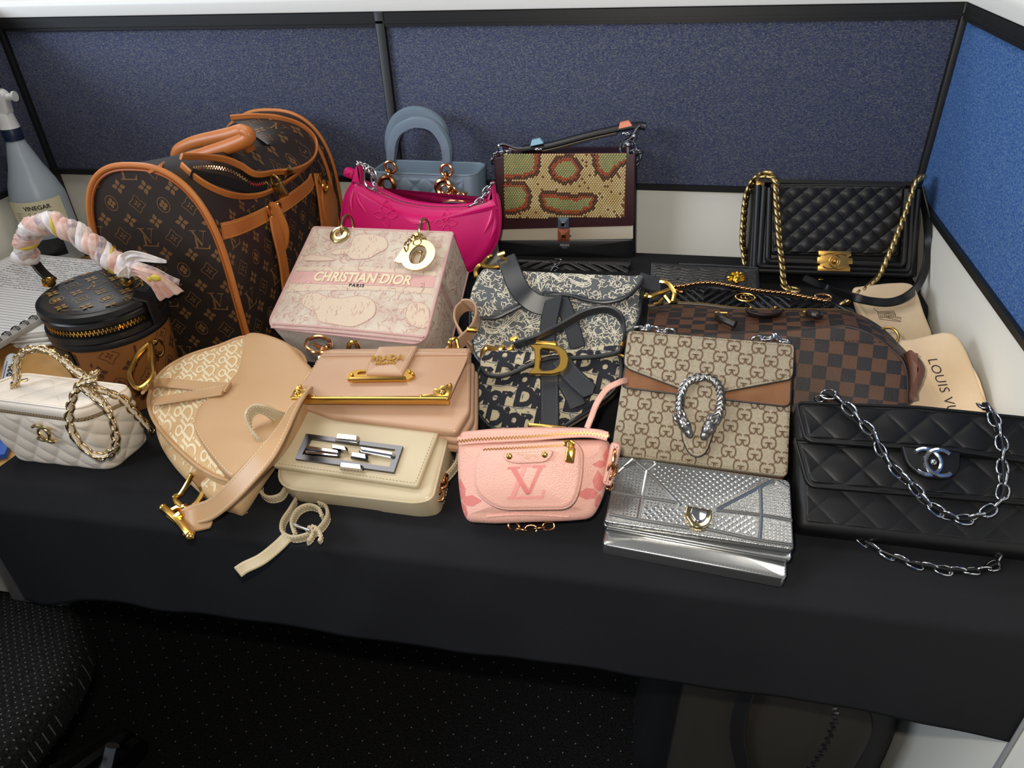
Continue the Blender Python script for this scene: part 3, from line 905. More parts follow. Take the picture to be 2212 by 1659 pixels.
# ================================================================= round vanity case
def cannes():
    c = pz(213, 628, .166); fr = F((c.x, c.y, Z0)); R0 = .0785
    root = thing('vanity_case', 'round vanity case with dark monogram lid, tan monogram body and black trim', 'bag', fr)
    REV = mat('tan_canvas', '8e5a2c', .5, bump=.2, bscale=700); REVP = mat('brown_print', '4a2a16', .55)
    LIDM = mat('lid_canvas', '272422', .33, bump=.2, bscale=800); LIDP = mat('lid_print', '80602f', .45)
    g = G(); lathe(g, [(.001, 0), (.066, 0), (.069, .004), (R0 - .0015, .118), (.001, .118)], 72); body = g.build('body', REV, root)
    g = G(); lathe(g, [(R0 - .003, .112), (R0 + .0005, .113), (R0 + .0015, .118), (R0, .122), (R0 + .002, .125), (R0 + .0015, .132), (R0 - .004, .134), (R0 - .01, .134)], 72); g.build('lower_rim', BLKS, root)
    g = G(); lathe(g, [(.001, .118), (R0 - .006, .118), (R0 - .006, .146), (.001, .146)], 72); g.build('zip_tape', mat('black_tape', '0c0b0b', .8), root)
    g = G(); lathe(g, [(.001, .144), (R0 - .003, .144), (R0 + .001, .147), (R0 + .001, .153), (R0 - .001, .155), (R0 + .002, .158), (R0 + .001, .165), (R0 - .004, .167), (R0 - .006, .1665)], 72)
    g.build('upper_rim', BLKS, root)
    g = G(); lathe(g, [(R0 - .005, .163), (R0 - .006, .1672), (R0 - .03, .1685), (.001, .1688)], 72); lid = g.build('lid', LIDM, root)
    zip_teeth(root, [(math.cos(a) * (R0 - .003), math.sin(a) * (R0 - .003), .1395) for a in [rad(-200 + i * 1.5) for i in range(150)]], GOLD, (0, 0, 1), .0085, .0026)
    d = D2(); monogram(d, -.08, .08, -.08, .08, a=.034, b=.0215, k=.021, ox=.004, oz=.006)
    d.v = [(x * math.cos(.2) - y * math.sin(.2), x * math.sin(.2) + y * math.cos(.2)) for x, y in d.v]
    def lm(x, y):
        return None if math.hypot(x, y) > R0 - .008 else Vector((x, y, .1692))
    decal(d, lm, 'monogram_print', LIDP, lid)
    d = D2(); monogram(d, -PI * .078, PI * .078, .004, .115, a=.041, b=.0245, k=.024)
    def cm(u, v):
        if not .004 < v < .112: return None
        a = u / .0785 - PI / 2; r = .069 + (R0 - .0015 - .069) * (v - .004) / .114 + .0004
        return Vector((math.cos(a) * r, math.sin(a) * r, v))
    decal(d, cm, 'monogram_print', REVP, body)
    # shield tab
    d = G(); o = roundpoly([(-.030, .113), (.018, .113), (.016, .085), (.004, .068), (-.008, .068), (-.024, .090)], .008, 5)
    def cv(x, z, off):
        a = x / .0785 - PI / 2 - .33; r = .069 + (R0 - .0015 - .069) * (z / .118) + off
        return Vector((math.cos(a) * r, math.sin(a) * r, z))
    dd = D2().poly(o); dd.fine(.006)
    d.add([cv(x, z, .0028) for x, z in dd.v], dd.f)
    n = len(o); d.add([cv(x, z, .0028) for x, z in o] + [cv(x, z, -.001) for x, z in o], [(i, (i + 1) % n, n + (i + 1) % n, n + i) for i in range(n)])
    tb = d.build('shield_tab', BLKL, root)
    for x in (-.021, .009):
        g = G(); p = cv(x, .1045, .003); sphere(g, p, .0034, 10, 8, (1, .6, 1)); g.build('rivet', GOLD, tb)
    # gold ring on the side
    a = -.25; p = Vector((math.cos(a) * (R0 + .001), math.sin(a) * (R0 + .001), .100)); w = Vector((-math.sin(a), math.cos(a), 0))
    g = G(); sphere(g, p, .005, 10, 8); tube(g, [p + w * .0085 * math.cos(t) + Vector((.003, 0, -.010 + .0125 * math.sin(t))) for t in [2 * PI * i / 20 for i in range(20)]], .0016, 8, closed=True); g.build('side_ring', GOLD, root)
    a = .0; p = Vector((math.cos(a) * R0, math.sin(a) * R0, .15)); g = G(); strap(g, [Vector((R0 - .014, -.012, .170)), Vector((R0 + .004, -.006, .163)), Vector((R0 + .004, -.004, .125))], .020, .003, (0, 1, 0)); g.build('hinge_strap', BLKS, root)
    # handle mounts and leather handle
    Lm = fr.l(pz(112, 612, .172)); Rm = fr.l(pz(279, 610, .172))
    for m_, nm in ((Lm, 'handle_mount'), (Rm, 'handle_mount')):
        g = G(); box(g, m_ + Vector((0, -.004, .004)), (.016, .014, .014), b=.005); g.build(nm, GOLD, root)
    K = crop(0, 440, .19286)
    Y = fr.w(Lm).y + .004
    hp = [(600, 870), (480, 770), (390, 660), (320, 560), (290, 450), (330, 330), (430, 250), (560, 225), (720, 270), (900, 370), (1100, 510), (1260, 640), (1400, 760), (1450, 850)]
    P = spline([fr.l(py_(*K(*p), Y)) for p in hp], 8)
    g = G(); strap(g, P, .016, .004, (0, 1, 0)); g.build('handle', BLKS, root)
    # ---- the scarf wound round the handle
    sc_ = thing('silk_scarf', 'pink, white and yellow silk scarf braided around the vanity case handle, tails knotted at right', 'scarf', fr)
    PK = mat('scarf_pink', 'cf9c8b', .5, c2='e2c6b8', cscale=70, cmix=.55, sheen=.4)
    WH = mat('scarf_white', 'e6ddd6', .5, c2='c9bcc0', cscale=90, cmix=.6, sheen=.4)
    GY = mat('scarf_grey_yellow', 'd2bfb2', .5, c2='958087', cscale=120, cmix=.52, sheen=.4)
    YE = mat('scarf_yellow', 'c9b03a', .5)
    hp2 = [(330, 600), (290, 520), (300, 410), (340, 320), (430, 250), (560, 225), (720, 270), (900, 370), (1100, 510), (1260, 640), (1400, 720)]
    Q = resample(spline([fr.l(py_(*K(*p), Y)) for p in hp2], 8), .002); f_ = frames(Q)
    for k, m_ in enumerate((PK, WH, GY, PK)):
        path = []
        for i, (p, (T, w, b)) in enumerate(zip(Q, f_)):
            a = i * .002 / .040 * 2 * PI + k * PI / 2; rr = .0068 + .001 * math.sin(i * .31 + k)
            path.append(p + (w * math.cos(a) + b * math.sin(a)) * rr)
        g = G(); tube(g, path, lambda t, k=k: (.0088 + .0016 * math.sin(t * 70 + k * 2)) * (.8 + .2 * math.sin(PI * min(1, t * 8 + .2) / 2)), 10); g.build('twisted_fold', m_, sc_)
    for i0 in (8, 44, 78):
        if i0 < len(Q) - 8:
            path = []
            for i in range(i0, min(len(Q), i0 + 16)):
                p = Q[i]; T, w, b = f_[i]; a = i * .002 / .040 * 2 * PI + .8; path.append(p + (w * math.cos(a) + b * math.sin(a)) * .0125)
            g = G(); tube(g, path, .0032, 8); g.build('yellow_edge', YE, sc_)
    def pt(x, y, dy=0): return fr.l(py_(*K(x, y), Y + dy))
    g = G(); sphere(g, pt(1480, 720, -.004), .013, 16, 12, (1.1, .9, .9)); sphere(g, pt(1400, 700, -.006), .0115, 16, 12, (.8, .9, 1.5)); g.build('knot', WH, sc_)
    g = G(); sphere(g, pt(260, 600, -.002), .0135, 16, 12, (1.3, .9, .9)); sphere(g, pt(340, 600, 0), .012, 12, 10); g.build('knot', WH, sc_)
    def tail(pts, wid, m_, nm='tail', folds=4):
        P = resample(spline([pt(*p) for p in pts], 8), .002); g = G(); n = len(P); fr2 = frames(P, False, (.25, -.2, 1)); nw = 16; vs = []
        for i, (p, (T, w, b)) in enumerate(zip(P, fr2)):
            t = i / (n - 1)
            for j in range(nw + 1):
                s_ = j / nw - .5; wd = wid(t)
                vs.append(p + w * s_ * wd + b * (.0035 * math.sin(s_ * folds * 2 * PI + t * 3) * (1 - .5 * t)))
        g.add(vs, [(i * (nw + 1) + j, i * (nw + 1) + j + 1, (i + 1) * (nw + 1) + j + 1, (i + 1) * (nw + 1) + j) for i in range(n - 1) for j in range(nw)])
        o = g.build(nm, m_, sc_, angle=80); md = o.modifiers.new('t', 'SOLIDIFY'); md.thickness = .0008
    tail([(1480, 740, -.012), (1600, 790, -.016), (1740, 870, -.012), (1840, 960, -.008), (1920, 1040, -.004)], lambda t: .012 + .030 * t ** .8, PK, folds=3)
    tail([(1480, 700, -.010), (1580, 730, -.012), (1740, 780, -.008), (1880, 840, -.004), (2010, 880, 0)], lambda t: .014 + .006 * math.sin(PI * t), GY, folds=1.5)
    tail([(1420, 650, -.006), (1480, 590, -.006), (1600, 590, -.004), (1740, 620, -.002), (1860, 650, 0)], lambda t: .018 * (1 - t) ** .7 + .003, WH, folds=2)
    tail([(1440, 720, -.016), (1400, 760, -.018), (1380, 820, -.018)], lambda t: .010 + .006 * t, WH, folds=1)
    g = G(); sphere(g, pt(1745, 830, -.022), .006, 12, 8, (1.3, .4, .8)); sphere(g, pt(1670, 845, -.022), .0035, 10, 8, (1, .4, 1)); g.build('yellow_motif', YE, sc_)
cannes()

# ================================================================= cream quilted vanity bag
def vanity():
    A, B, C_ = pz(36, 1001), pz(247, 1024), pz(330, 952); D_ = A + C_ - B
    top = .088
    b2 = pz(182, 915, top); c2 = pz(292, 835, top + .0185); d2 = pz(46, 806, top + .0185); c2.z = d2.z = b2.z; a2 = b2 + d2 - c2
    ctr = (A + B + C_ + D_) / 4
    fr = F((ctr.x, ctr.y, Z0))
    root = thing('quilted_vanity_bag', 'cream quilted leather vanity bag with gold chain woven with leather, at far left front', 'bag', fr)
    CR = mat('cream_lambskin', 'e9dccb', .42, bump=.08, bscale=500)
    GCH = mat('light_gold', 'dcc28e', .2, 1)
    bot = [fr.l(p) for p in (A, B, C_, D_)]; tp = [fr.l(p) for p in (a2, b2, c2, d2)]
    def ring(t, r, z=None, grow=0.0):
        q = [(bot[i].lerp(tp[i], t)) for i in range(4)]
        o = roundpoly([(p.x, p.y) for p in q], r, 8); o = [tuple(v) for v in o]
        if grow: o = inset(o, -grow)
        o = resample([Vector((p[0], p[1], 0)) for p in o], 1e9 if False else .002, True)
        return o
    N = 220
    def ringN(t, r, grow=0):
        o = ring(t, r, grow=grow); L = 0
        P = [Vector((p.x, p.y, 0)) for p in o]; L = sum((P[i] - P[i - 1]).length for i in range(len(P)))
        o2 = resample(P, L / N, True)[:N]
        while len(o2) < N: o2.append(o2[-1])
        return o2, L
    g = G(); M = 60; vs = []
    for k in range(M + 1):
        t = k / M; z = top * t
        e = max(0, 1 - t / .12); ins = .012 * (1 - math.sqrt(max(0, 1 - e * e)))
        o, L = ringN(t, .020, grow=-ins)
        for j, p in enumerate(o):
            u = j / N * L; a = p - Vector((0, 0, 0)); q = o[(j + 1) % N] - o[j - 1]; nn = Vector((q.y, -q.x, 0)).normalized()
            h = float(quilt(np.array(u), np.array(z), .0235, 45, off=(.006, .004), p=.42)) * .0032 * min(1, t * 5) * min(1, (1 - t) * 14)
            vs.append((p + nn * h) + Vector((0, 0, z)))
    g.add(vs, rings_faces(M + 1, N)); g.build('body', CR, root, angle=60)
    g = G(); vs = []
    prof = [(top + .006, -.002), (top + .0062, .001), (top + .010, .0018), (top + .0165, .001), (top + .0185, -.002)]
    for z, gr in prof:
        o, L = ringN(1, .020, grow=gr)
        vs += [Vector((p.x, p.y, z)) for p in o]
    o, L = ringN(1, .020, grow=-.003); cx_ = sum((p for p in o), Vector()) / N
    for k in range(1, 26):
        t = k / 26
        for p in o:
            q = p.lerp(cx_, t); h = float(quilt(np.array(q.x), np.array(q.y), .026, 45, p=.42)) * .0020 * min(1, t * 6)
            vs.append(Vector((q.x, q.y, top + .0185 + h + .002 * (1 - (1 - t) ** 2))))
    g.add(vs, rings_faces(len(prof) + 25, N)); lid = g.build('lid', CR, root, angle=60)
    g = G()
    for z in (top + .0195,):
        o, L = ringN(1, .020, grow=-.0015); tube(g, [Vector((p.x, p.y, z)) for p in o[::2]], .0016, 6, closed=True)
    g.build('lid_piping', CR, root)
    g = G(); o, L = ringN(1, .020, grow=-.0015); tube(g, [Vector((p.x, p.y, top + .003)) for p in o[::2]], .003, 6, closed=True); g.build('zip_tape', mat('taupe_tape', '8d7a5d', .8), root)
    o, L = ringN(1, .020, grow=.0002); zip_teeth(root, [Vector((p.x, p.y, top + .003)) for p in o], GCH, (0, 0, 1), .004, .002)
    # interlocked metal emblem on the front
    fy = lambda px, py: None
    f0 = fr.w((a2 + b2) / 2 * 0 + Vector()) if False else None
    dirx = (tp[1] - tp[0]).normalized()
    cen = seen([o_ for o_ in root.children if o_.name.startswith('body')], fr)
    c = cen(100, 934, .003); nrm = dirx.cross(Vector((0, 0, 1)))
    g = G(); cc_logo(g, (0, 0), .030, .0022, lambda p: c + dirx * p[0] + Vector((0, 0, 1)) * p[1] * .9 + nrm * (p[2] + .0015)); g.build('interlocking_emblem', GCH, root)
    # woven chain: a lifted handle loop, a loop hanging over the front, a tail to the right
    LE = CR
    def woven(pts, Yf, name, up=(0, -1, .3)):
        P = spline([fr.l(py_(x, y, Yf(i / (len(pts) - 1)))) for i, (x, y) in enumerate(pts)], 8)
        g = G(); strap(g, resample(P, .003), .0070, .0030, up); e = g.build(name, LE, root)
        chain(root, P, 'vanity', .0135, .0092, .00145, GCH, .0085, up=up, mode='cross', twist=.15, jitter=.35, name='chain')
    yF = fr.w(bot[0]).y; yt = fr.w(tp[1]).y; ym = fr.w(tp[3]).y
    ymid = (yt + ym) / 2
    woven([(-6, 842), (14, 842), (30, 836), (36, 812), (34, 790), (42, 768), (68, 754), (98, 756), (130, 774), (160, 798), (184, 815), (200, 830)], lambda t: ymid - .0 * t, 'handle_leather')
    woven([(198, 822), (172, 832), (158, 858), (150, 890), (152, 922), (170, 955), (196, 978), (222, 986), (245, 972), (250, 950), (246, 920), (236, 890), (220, 868), (196, 850), (180, 835)], lambda t: yt - .016 + .02 * abs(t - .5) ** 2, 'loop_leather')
    woven([(205, 806), (190, 830), (215, 842), (240, 850), (265, 862), (285, 885), (305, 905), (326, 928)], lambda t: yt + .004 + .055 * t, 'tail_leather')
    g = G(); p = cen(42, 826, .002)
    p = fr.l(pz(42, 826, top + .02)); box(g, p, (.020, .008, .004), Matrix.Rotation(rad(35), 3, 'Z'), b=.001); g.build('chain_plate', GCH, root)
vanity()

# ================================================================= spray bottle
def bottle():
    c = pz(128, 538, .03); fr = F((c.x, c.y, Z0 + .012), yaw=10)
    root = thing('spray_bottle', 'translucent grey-white spray bottle with white trigger head, in the left corner', 'bottle', fr)
    PLS = mat('cloudy_plastic', 'a9b4bd', .35, trans=.15, bump=.03)
    g = G(); lathe(g, [(.001, 0), (.044, 0), (.049, .004), (.050, .012), (.050, .122), (.0492, .134), (.042, .160), (.030, .190), (.022, .217), (.0165, .235), (.0135, .245), (.001, .245)], 40); b = g.build('body', PLS, root)
    LB = mat('label_paper', 'd8cfae', .7)
    def wrap(a0, a1, z0, z1, m, nm, r=.0504, p=None, n=20, tilt=0):
        g = G(); vs = []
        for i in range(n + 1):
            a = rad(a0 + (a1 - a0) * i / n)
            for z in (z0, z1): vs.append((r * math.cos(a), r * math.sin(a), z + tilt * (i / n)))
        g.add(vs, [(2 * i, 2 * i + 2, 2 * i + 3, 2 * i + 1) for i in range(n)])
        return g.build(nm, m, p or root)
    lb = wrap(-150, -10, .080, .134, LB, 'paper_label')
    wrap(-140, -40, .022, .058, mat('label_black', '15171a', .35), 'black_label')
    INK = mat('ink', '2a2723', .7)
    vs, fs = text2d('VINEGAR', .0115, offset=.0003); d = D2().add(vs, fs)
    decal(d, lambda u, v: Vector((.0508 * math.cos(u / .05 - 1.15), .0508 * math.sin(u / .05 - 1.15), v + .118)), 'label_lettering', INK, lb)
    d = D2()
    for k in range(6):
        for s in range(2):
            w = random.uniform(.010, .018); d.line([(-.045 + s * .026, .112 - k * .0045), (-.045 + s * .026 + w, .112 - k * .0045)], .0009)
            d.line([(.005, .112 - k * .0045), (.005 + w * 1.2, .112 - k * .0045)], .0008)
    decal(d, lambda u, v: Vector((.0508 * math.cos(u / .05 - 1.15), .0508 * math.sin(u / .05 - 1.15), v)), 'label_lines', INK, lb)
    g = G(); lathe(g, [(.001, .240), (.0165, .240), (.017, .244), (.017, .262), (.015, .265), (.001, .265)], 28); g.build('collar', mat('navy_plastic', '15223f', .4), root)
    WPL = mat('white_plastic', 'dcdcda', .35)
    g = G(); lathe(g, [(.001, .262), (.0175, .262), (.0165, .268), (.0145, .288), (.001, .288)], 24); h = g.build('head_cap', WPL, root)
    g = G(); o = roundpoly([(-.016, .286), (.014, .286), (.016, .305), (.020, .322), (.012, .330), (-.010, .332), (-.020, .352), (-.026, .346), (-.022, .315)], .006, 4)
    slab(g, o, -.011, .011, .004, 3); g.build('spray_head', WPL, root)
    g = G(); tube(g, spline([(-.018, 0, .318), (-.030, 0, .305), (-.031, 0, .285), (-.027, 0, .268)], 6), .0045, 8, up=(0, 1, 0), rx=1.6); g.build('trigger', WPL, root)
    g = G(); cyl(g, (.018, 0, .316), (.030, 0, .317), .006, 12); cyl(g, (.030, 0, .317), (.034, 0, .317), .009, 12); g.build('nozzle', WPL, root)
    g = G(); box(g, (.0, .0, .340), (.022, .016, .018), b=.004); g.build('trigger_lock', mat('navy_plastic', '15223f', .4), root)
bottle()

# ================================================================= papers, notebook, marker
PAP = mat('paper', 'e6e4e2', .8); LNE = mat('ruled_line', '9aa3b5', .8)
def papers():
    # loose stack under the notebook
    p = [pz(38, 736, .0), pz(120, 741, 0), pz(260, 560, .0), pz(150, 520, 0), pz(20, 565, 0)]
    fr = F((-.98, 1.02, Z0))
    root = thing('paper_stack', 'stack of loose white papers on the desk between notebook and vanity case', 'papers', fr)
    for k in range(9):
        g = G(); a = rad(18 + random.uniform(-4, 4)); c = Vector((.0 + random.uniform(-.008, .008), .03 + random.uniform(-.01, .01), .0016 + k * .0032))
        box(g, c, (.215, .29, .0026), Matrix.Rotation(a, 3, 'Z')); o = g.build('sheet', PAP, root, smooth=False)
    g = G(); a = rad(18); d = D2()
    for k in range(24): d.line([(-.09, -.12 + k * .010), (.09, -.12 + k * .010)], .0005)
    R = Matrix.Rotation(a, 3, 'Z')
    decal(d, lambda u, v: Vector((0, .03, .0307)) + R @ Vector((u, v, 0)), 'ruled_lines', LNE, root)
    # spiral notebook lying open
    A = pz(-40, 770, .030); B = pz(88, 692, .030)       # binding edge, front to back
    d_ = (B - A); d_.z = 0; L = .30; d_.normalize(); n_ = Vector((-d_.y, d_.x, 0))
    R = Matrix((d_, n_, Vector((0, 0, 1)))).transposed()
    fr = F((0, 0, 0)); fr.M = Matrix.Translation(Vector((B.x, B.y, Z0 + .0305)) + d_ * (.215 - L)) @ R.to_4x4(); fr.I = fr.M.inverted()
    nb = thing('spiral_notebook', 'open ruled notebook with black wire binding at the left edge, under the bottle', 'notebook', fr)
    g = G(); nx, ny = 24, 24; Wd = .235; vs = []
    def zz(u, v): return .004 + .004 * math.sin(u * 2.0) + .010 * max(0, (v - .75) / .25) ** 2
    for i in range(nx + 1):
        for j in range(ny + 1):
            u, v = i / nx, j / ny; vs.append((-.03 + (L + .03) * u, .006 + Wd * v, zz(u, v)))
    m = len(vs); vs2 = [(x, y, -.0) for x, y, z in vs]
    fs = [(i * (ny + 1) + j, (i + 1) * (ny + 1) + j, (i + 1) * (ny + 1) + j + 1, i * (ny + 1) + j + 1) for i in range(nx) for j in range(ny)]
    g.add(vs, fs); pg = g.build('page', PAP, nb); md = pg.modifiers.new('t', 'SOLIDIFY'); md.thickness = .002; md.offset = 0
    d = D2()
    for k in range(40): d.line([(-.024 + k * .0078, .014 + i * .0115) for i in range(20)], .0008)
    decal(d, lambda u, v: Vector((u, v, zz((u + .03) / (L + .03), (v - .006) / Wd) + .0015)), 'ruled_lines', LNE, nb)
    d = D2(); rn = random.Random(5)
    for k in range(17):
        x = .02
        while x < .22:
            w = rn.uniform(.003, .012)
            if rn.random() < .75: d.line([(.29 - k * .0078 + rn.uniform(-.0012, .0012), .235 - x - i * w / 5) for i in range(6)], .0010)
            x += w + .003
    decal(d, lambda u, v: Vector((u, v, zz((u + .03) / (L + .03), (v - .006) / Wd) + .0017)), 'handwriting', mat('pencil', '77747a', .8), nb)
    g = G(); box(g, (L / 2 - .015, .000, .003), (L + .03, .020, .010), b=.002); g.build('spine_pages', mat('page_edges', 'a5a29c', .8), nb)
    for k in range(18):
        x = -.02 + k * .0185
        for s in (-.0016, .0016):
            g = G(); tube(g, [(x + s + .004 * math.sin(t), .0095 * math.cos(t) + .001, .004 + .0085 * math.sin(t)) for t in [PI * 1.0 * i / 12 for i in range(13)]], .0008, 6); g.build('wire_ring', BLK, nb)
    # marker pen
    a, b = pz(10, 846, .009), pz(28, 768, .009)
    d_ = (b - a); d_.z = 0; ln = .125; d_.normalize()
    fr = F((0, 0, 0)); R = Matrix((d_, Vector((-d_.y, d_.x, 0)), Vector((0, 0, 1)))).transposed()
    fr.M = Matrix.Translation(b - d_ * ln) @ R.to_4x4(); fr.I = fr.M.inverted()
    mk = thing('marker_pen', 'white marker pen with dark lettering lying behind the cream vanity bag', 'pen', fr)
    WB = mat('white_barrel', 'd9dde0', .3)
    def along(prof, nm, m_):
        g = G(); h = G(); lathe(h, prof, 20); g.add([(v[2], v[0], v[1]) for v in h.v], h.f); return g.build(nm, m_, mk)
    along([(.001, 0), (.0088, .001), (.009, .075), (.0085, .077), (.001, .077)], 'barrel', WB)
    along([(.001, .077), (.0092, .078), (.0092, .112), (.0075, .119), (.005, .1215), (.001, .122)], 'cap', WB)
    vs, fs = text2d('EXPO', .014, offset=.0006, shear=.15); d = D2().add(vs, fs)
    NV = mat('navy_print', '14162e', .5)
    wr = lambda r0: (lambda u, v: Vector((u + .055, -math.sin(.9 - v / .009) * r0, math.cos(.9 - v / .009) * r0)))
    decal(d, lambda u, v: wr(.0094)(u, v - .004), 'barrel_lettering', NV, mk)
    d = D2(); d.line([(-.05 + i * .005, -.0105) for i in range(18)], .0016); d.line([(-.05 + i * .005, .0095) for i in range(18)], .0010)
    decal(d, wr(.0094), 'barrel_stripe', NV, mk)
    # blue folder edge under the vanity at the far left
    A = pz(-30, 975, .004); fr = F((A.x, A.y, Z0))
    g = G(); box(g, (0, 0, .006), (.06, .05, .008), Matrix.Rotation(rad(30), 3, 'Z'), b=.001)
    tag(g.build('notepad', mat('bright_blue', '1f56b0', .4), fr=fr), 'bright blue pad edge at the left frame edge beside the cream bag', 'pad')
papers()
# ================================================================= helpers for bags
def shape(root, name, o, y0, y1, m, r=.004, k=4, bf=0, bb=0, label=None, ctr=None):
    g = G(); slab(g, o, y0, y1, r, k, bf, bb, ctr); return g.build(name, m, root, label=label)
def skin(root, name, o, f, m, nx=60, nz=40, angle=60):
    g = G(); panel(g, o, f, nx, nz); return g.build(name, m, root, angle=angle)
def pip(root, o, y, r, m, name='piping', closed=True, n=8):
    g = G(); tube(g, [(p[0], y, p[1]) if not hasattr(p, 'z') else p for p in o], r, n, closed=closed); return g.build(name, m, root)
def ringat(root, c, R, r, m, name='ring', ax='x', sq=1.0, n=24, a0=0, a1=360):
    g = G(); P = []
    for i in range(n + (0 if a1 - a0 == 360 else 1)):
        a = rad(a0 + (a1 - a0) * i / n)
        u, v = R * math.cos(a), R * sq * math.sin(a)
        P.append(Vector(c) + (Vector((0, u, v)) if ax == 'x' else Vector((u, 0, v)) if ax == 'y' else Vector((u, v, 0))))
    tube(g, P, r, 8, closed=(a1 - a0 == 360)); return g.build(name, m, root)
def Q(fr, K, pts, y=0.0):
    return [fr.q2(*K(*p), y) for p in pts]
ID = lambda x, y: (x, y)
def loop3(fr, pts, n=8):
    return spline([fr.l(p) for p in pts], n)

# ================================================================= beige saddle bag
BEI = mat('beige_calf', 'b58d62', .42, bump=.06, bscale=600, c2='bb946a', cscale=10)
BEIC = mat('beige_jacquard', 'cda878', .8, bump=.6, bscale=1500, kind='grain')
BEIP = mat('ivory_thread', 'e2d0ab', .8, bump=.6, bscale=2500)
THR = mat('pale_thread', 'e6d3b2', .7)
def oblique(d, x0, x1, z0, z1, k, sx, sz, shear=.35, ang=0.0, outline=False):
    vs, fs = text2d('Dior', k, shear=shear, offset=k * .012)
    c, s = math.cos(ang), math.sin(ang); cx, cz = (x0 + x1) / 2, (z0 + z1) / 2; R = max(x1 - x0, z1 - z0)
    for i in range(-int(R / sz) - 1, int(R / sz) + 2):
        for j in range(-int(R / sx) - 1, int(R / sx) + 2):
            u = j * sx + (i % 2) * sx * .5; v = i * sz
            d.add(vs, fs, o=(cx + u * c - v * s, cz + u * s + v * c), a=ang)
def beige_saddle():
    c = pz(430, 1062, .058); fr = F(c, yaw=0, lean=78)
    root = thing('saddle_bag', 'beige saddle bag in lettered jacquard with smooth tan flap, beside the cream vanity bag', 'bag', fr)
    o = [(470, 742), (530, 722), (600, 735), (655, 765), (655, 830), (620, 880), (560, 960), (510, 1030), (480, 1032), (440, 1015), (400, 985), (350, 935), (322, 890), (318, 850), (345, 800), (400, 765)]
    O = [tuple(p)[:2] for p in spline([Vector((*fr.q2(*p), 0)) for p in o], 5, True)]
    body = shape(root, 'body', O, .0, .05, BEIC, .012, 5, bf=.012)
    bo = [(a * 1.0 + .000, b - .018) for a, b in O]
    g = G(); slab(g, [(x * .96 + .003, z * .98 - .016) for x, z in O], .016, .062, .02, 5, bf=.0); gus = g.build('gusset', BEIC, root)
    pip(root, inset(O, .001), .004, .0026, BEI)
    # tan leather flap: wraps over the top (towards the right of the picture)
    fl = [(528, 728), (560, 720), (620, 740), (655, 775), (683, 815), (650, 872), (600, 945), (545, 1000), (502, 1033), (455, 985), (425, 940), (418, 912), (430, 880), (470, 845), (508, 810), (520, 770)]
    Fo = [tuple(p)[:2] for p in spline([Vector((*fr.q2(*p, -.012), 0)) for p in fl], 6, True)]
    cF = (sum(p[0] for p in Fo) / len(Fo), sum(p[1] for p in Fo) / len(Fo))
    flap = shape(root, 'flap', Fo, -.016, .020, BEI, .006, 4, bf=.0015, label='smooth tan leather flap')
    ii = inset(Fo, .003)
    s = seen([flap], fr); fm = rmap(flap, .0006)
    st = [fm(*p) for p in ii[int(len(ii) * .50):int(len(ii) * 1.0)]]; st = [p for p in st if p]
    if len(st) > 4: stitch(root, st, THR, .0025, .002, .0004)
    # lettering in the jacquard
    d = D2(); oblique(d, -.14, .10, -.02, .24, .027, .047, .0185, .5, rad(80))
    decal(d, rmap(body), 'woven_lettering', BEIP, body)
    d = D2(); oblique(d, -.14, .10, -.06, .24, .030, .052, .0215, .5, rad(20))
    decal(d, rmap(gus), 'woven_lettering', BEIP, gus)
    # two tan straps converging at the left
    sb = seen([body, flap], fr); K = crop(0, 700, .3375)
    for pts in ([(930, 412), (1000, 388), (1120, 392), (1300, 412), (1470, 420)], [(930, 530), (1020, 505), (1180, 480), (1300, 462), (1440, 440)]):
        P = [sb(*K(*p), .004) for p in pts]; P = [p for p in P if p]
        if pts[0][1] == 412: P = [fr.q(*K(925, 415), -.02)] + P
        P = spline(P, 8); g = G(); strap(g, P, .016, .004, (0, 0, 1)); sp = g.build('flap_strap', BEI, root)
        stitch(root, [p + Vector((0, -.0026, .006)) for p in P], THR, .0025, .002, .0004)
    # gold letter stirrup standing at the left
    a = [(955, 128), (972, 170), (975, 250), (980, 320), (950, 375), (900, 410), (860, 390), (832, 330), (845, 270), (880, 200)]
    P = spline([fr.q(*K(*p), -.022) for p in a], 5, True); g = G()
    tube(g, P, .0036, 8, closed=True); g.build('stirrup_charm', GOLD, root)
    g = G(); tube(g, spline([fr.q(*K(*p), -.020) for p in [(955, 132), (962, 220), (975, 310)]], 6), .003, 8); g.build('charm_bar', GOLD, root)
    # lower hardware: leather tab, gold D ring and buckle
    K2 = crop(200, 860, .2049)
    W_ = lambda x, y, z: fr.l(pz(*K2(x, y), z))
    g = G(); strap(g, spline([W_(1090, 770, .055), W_(1150, 850, .045), W_(1230, 960, .03)], 6), .020, .006, (1, .4, .2)); g.build('ring_tab', BEI, root)
    g = G(); tube(g, spline([W_(1050, 800, .055), W_(1000, 900, .045), W_(930, 1010, .035), W_(870, 1040, .03), W_(885, 1090, .028), W_(940, 1140, .026), W_(1020, 1160, .022), W_(1100, 1100, .024), W_(1160, 1000, .03), W_(1150, 930, .036)], 8), .0032, 10); g.build('gold_ring', GOLD, root)
    g = G(); tube(g, spline([W_(740, 1150, .022), W_(800, 1200, .022), W_(900, 1290, .020), W_(980, 1390, .018), W_(1030, 1450, .016)], 8), .0042, 10)
    sphere(g, W_(1035, 1455, .016), .0058, 12, 8); sphere(g, W_(745, 1155, .022), .0048, 12, 8)
    tube(g, [W_(830, 1190, .02), W_(900, 1150, .024), W_(980, 1140, .026)], .0038, 8)
    tube(g, [W_(880, 1260, .020), W_(940, 1215, .024)], .0052, 8)
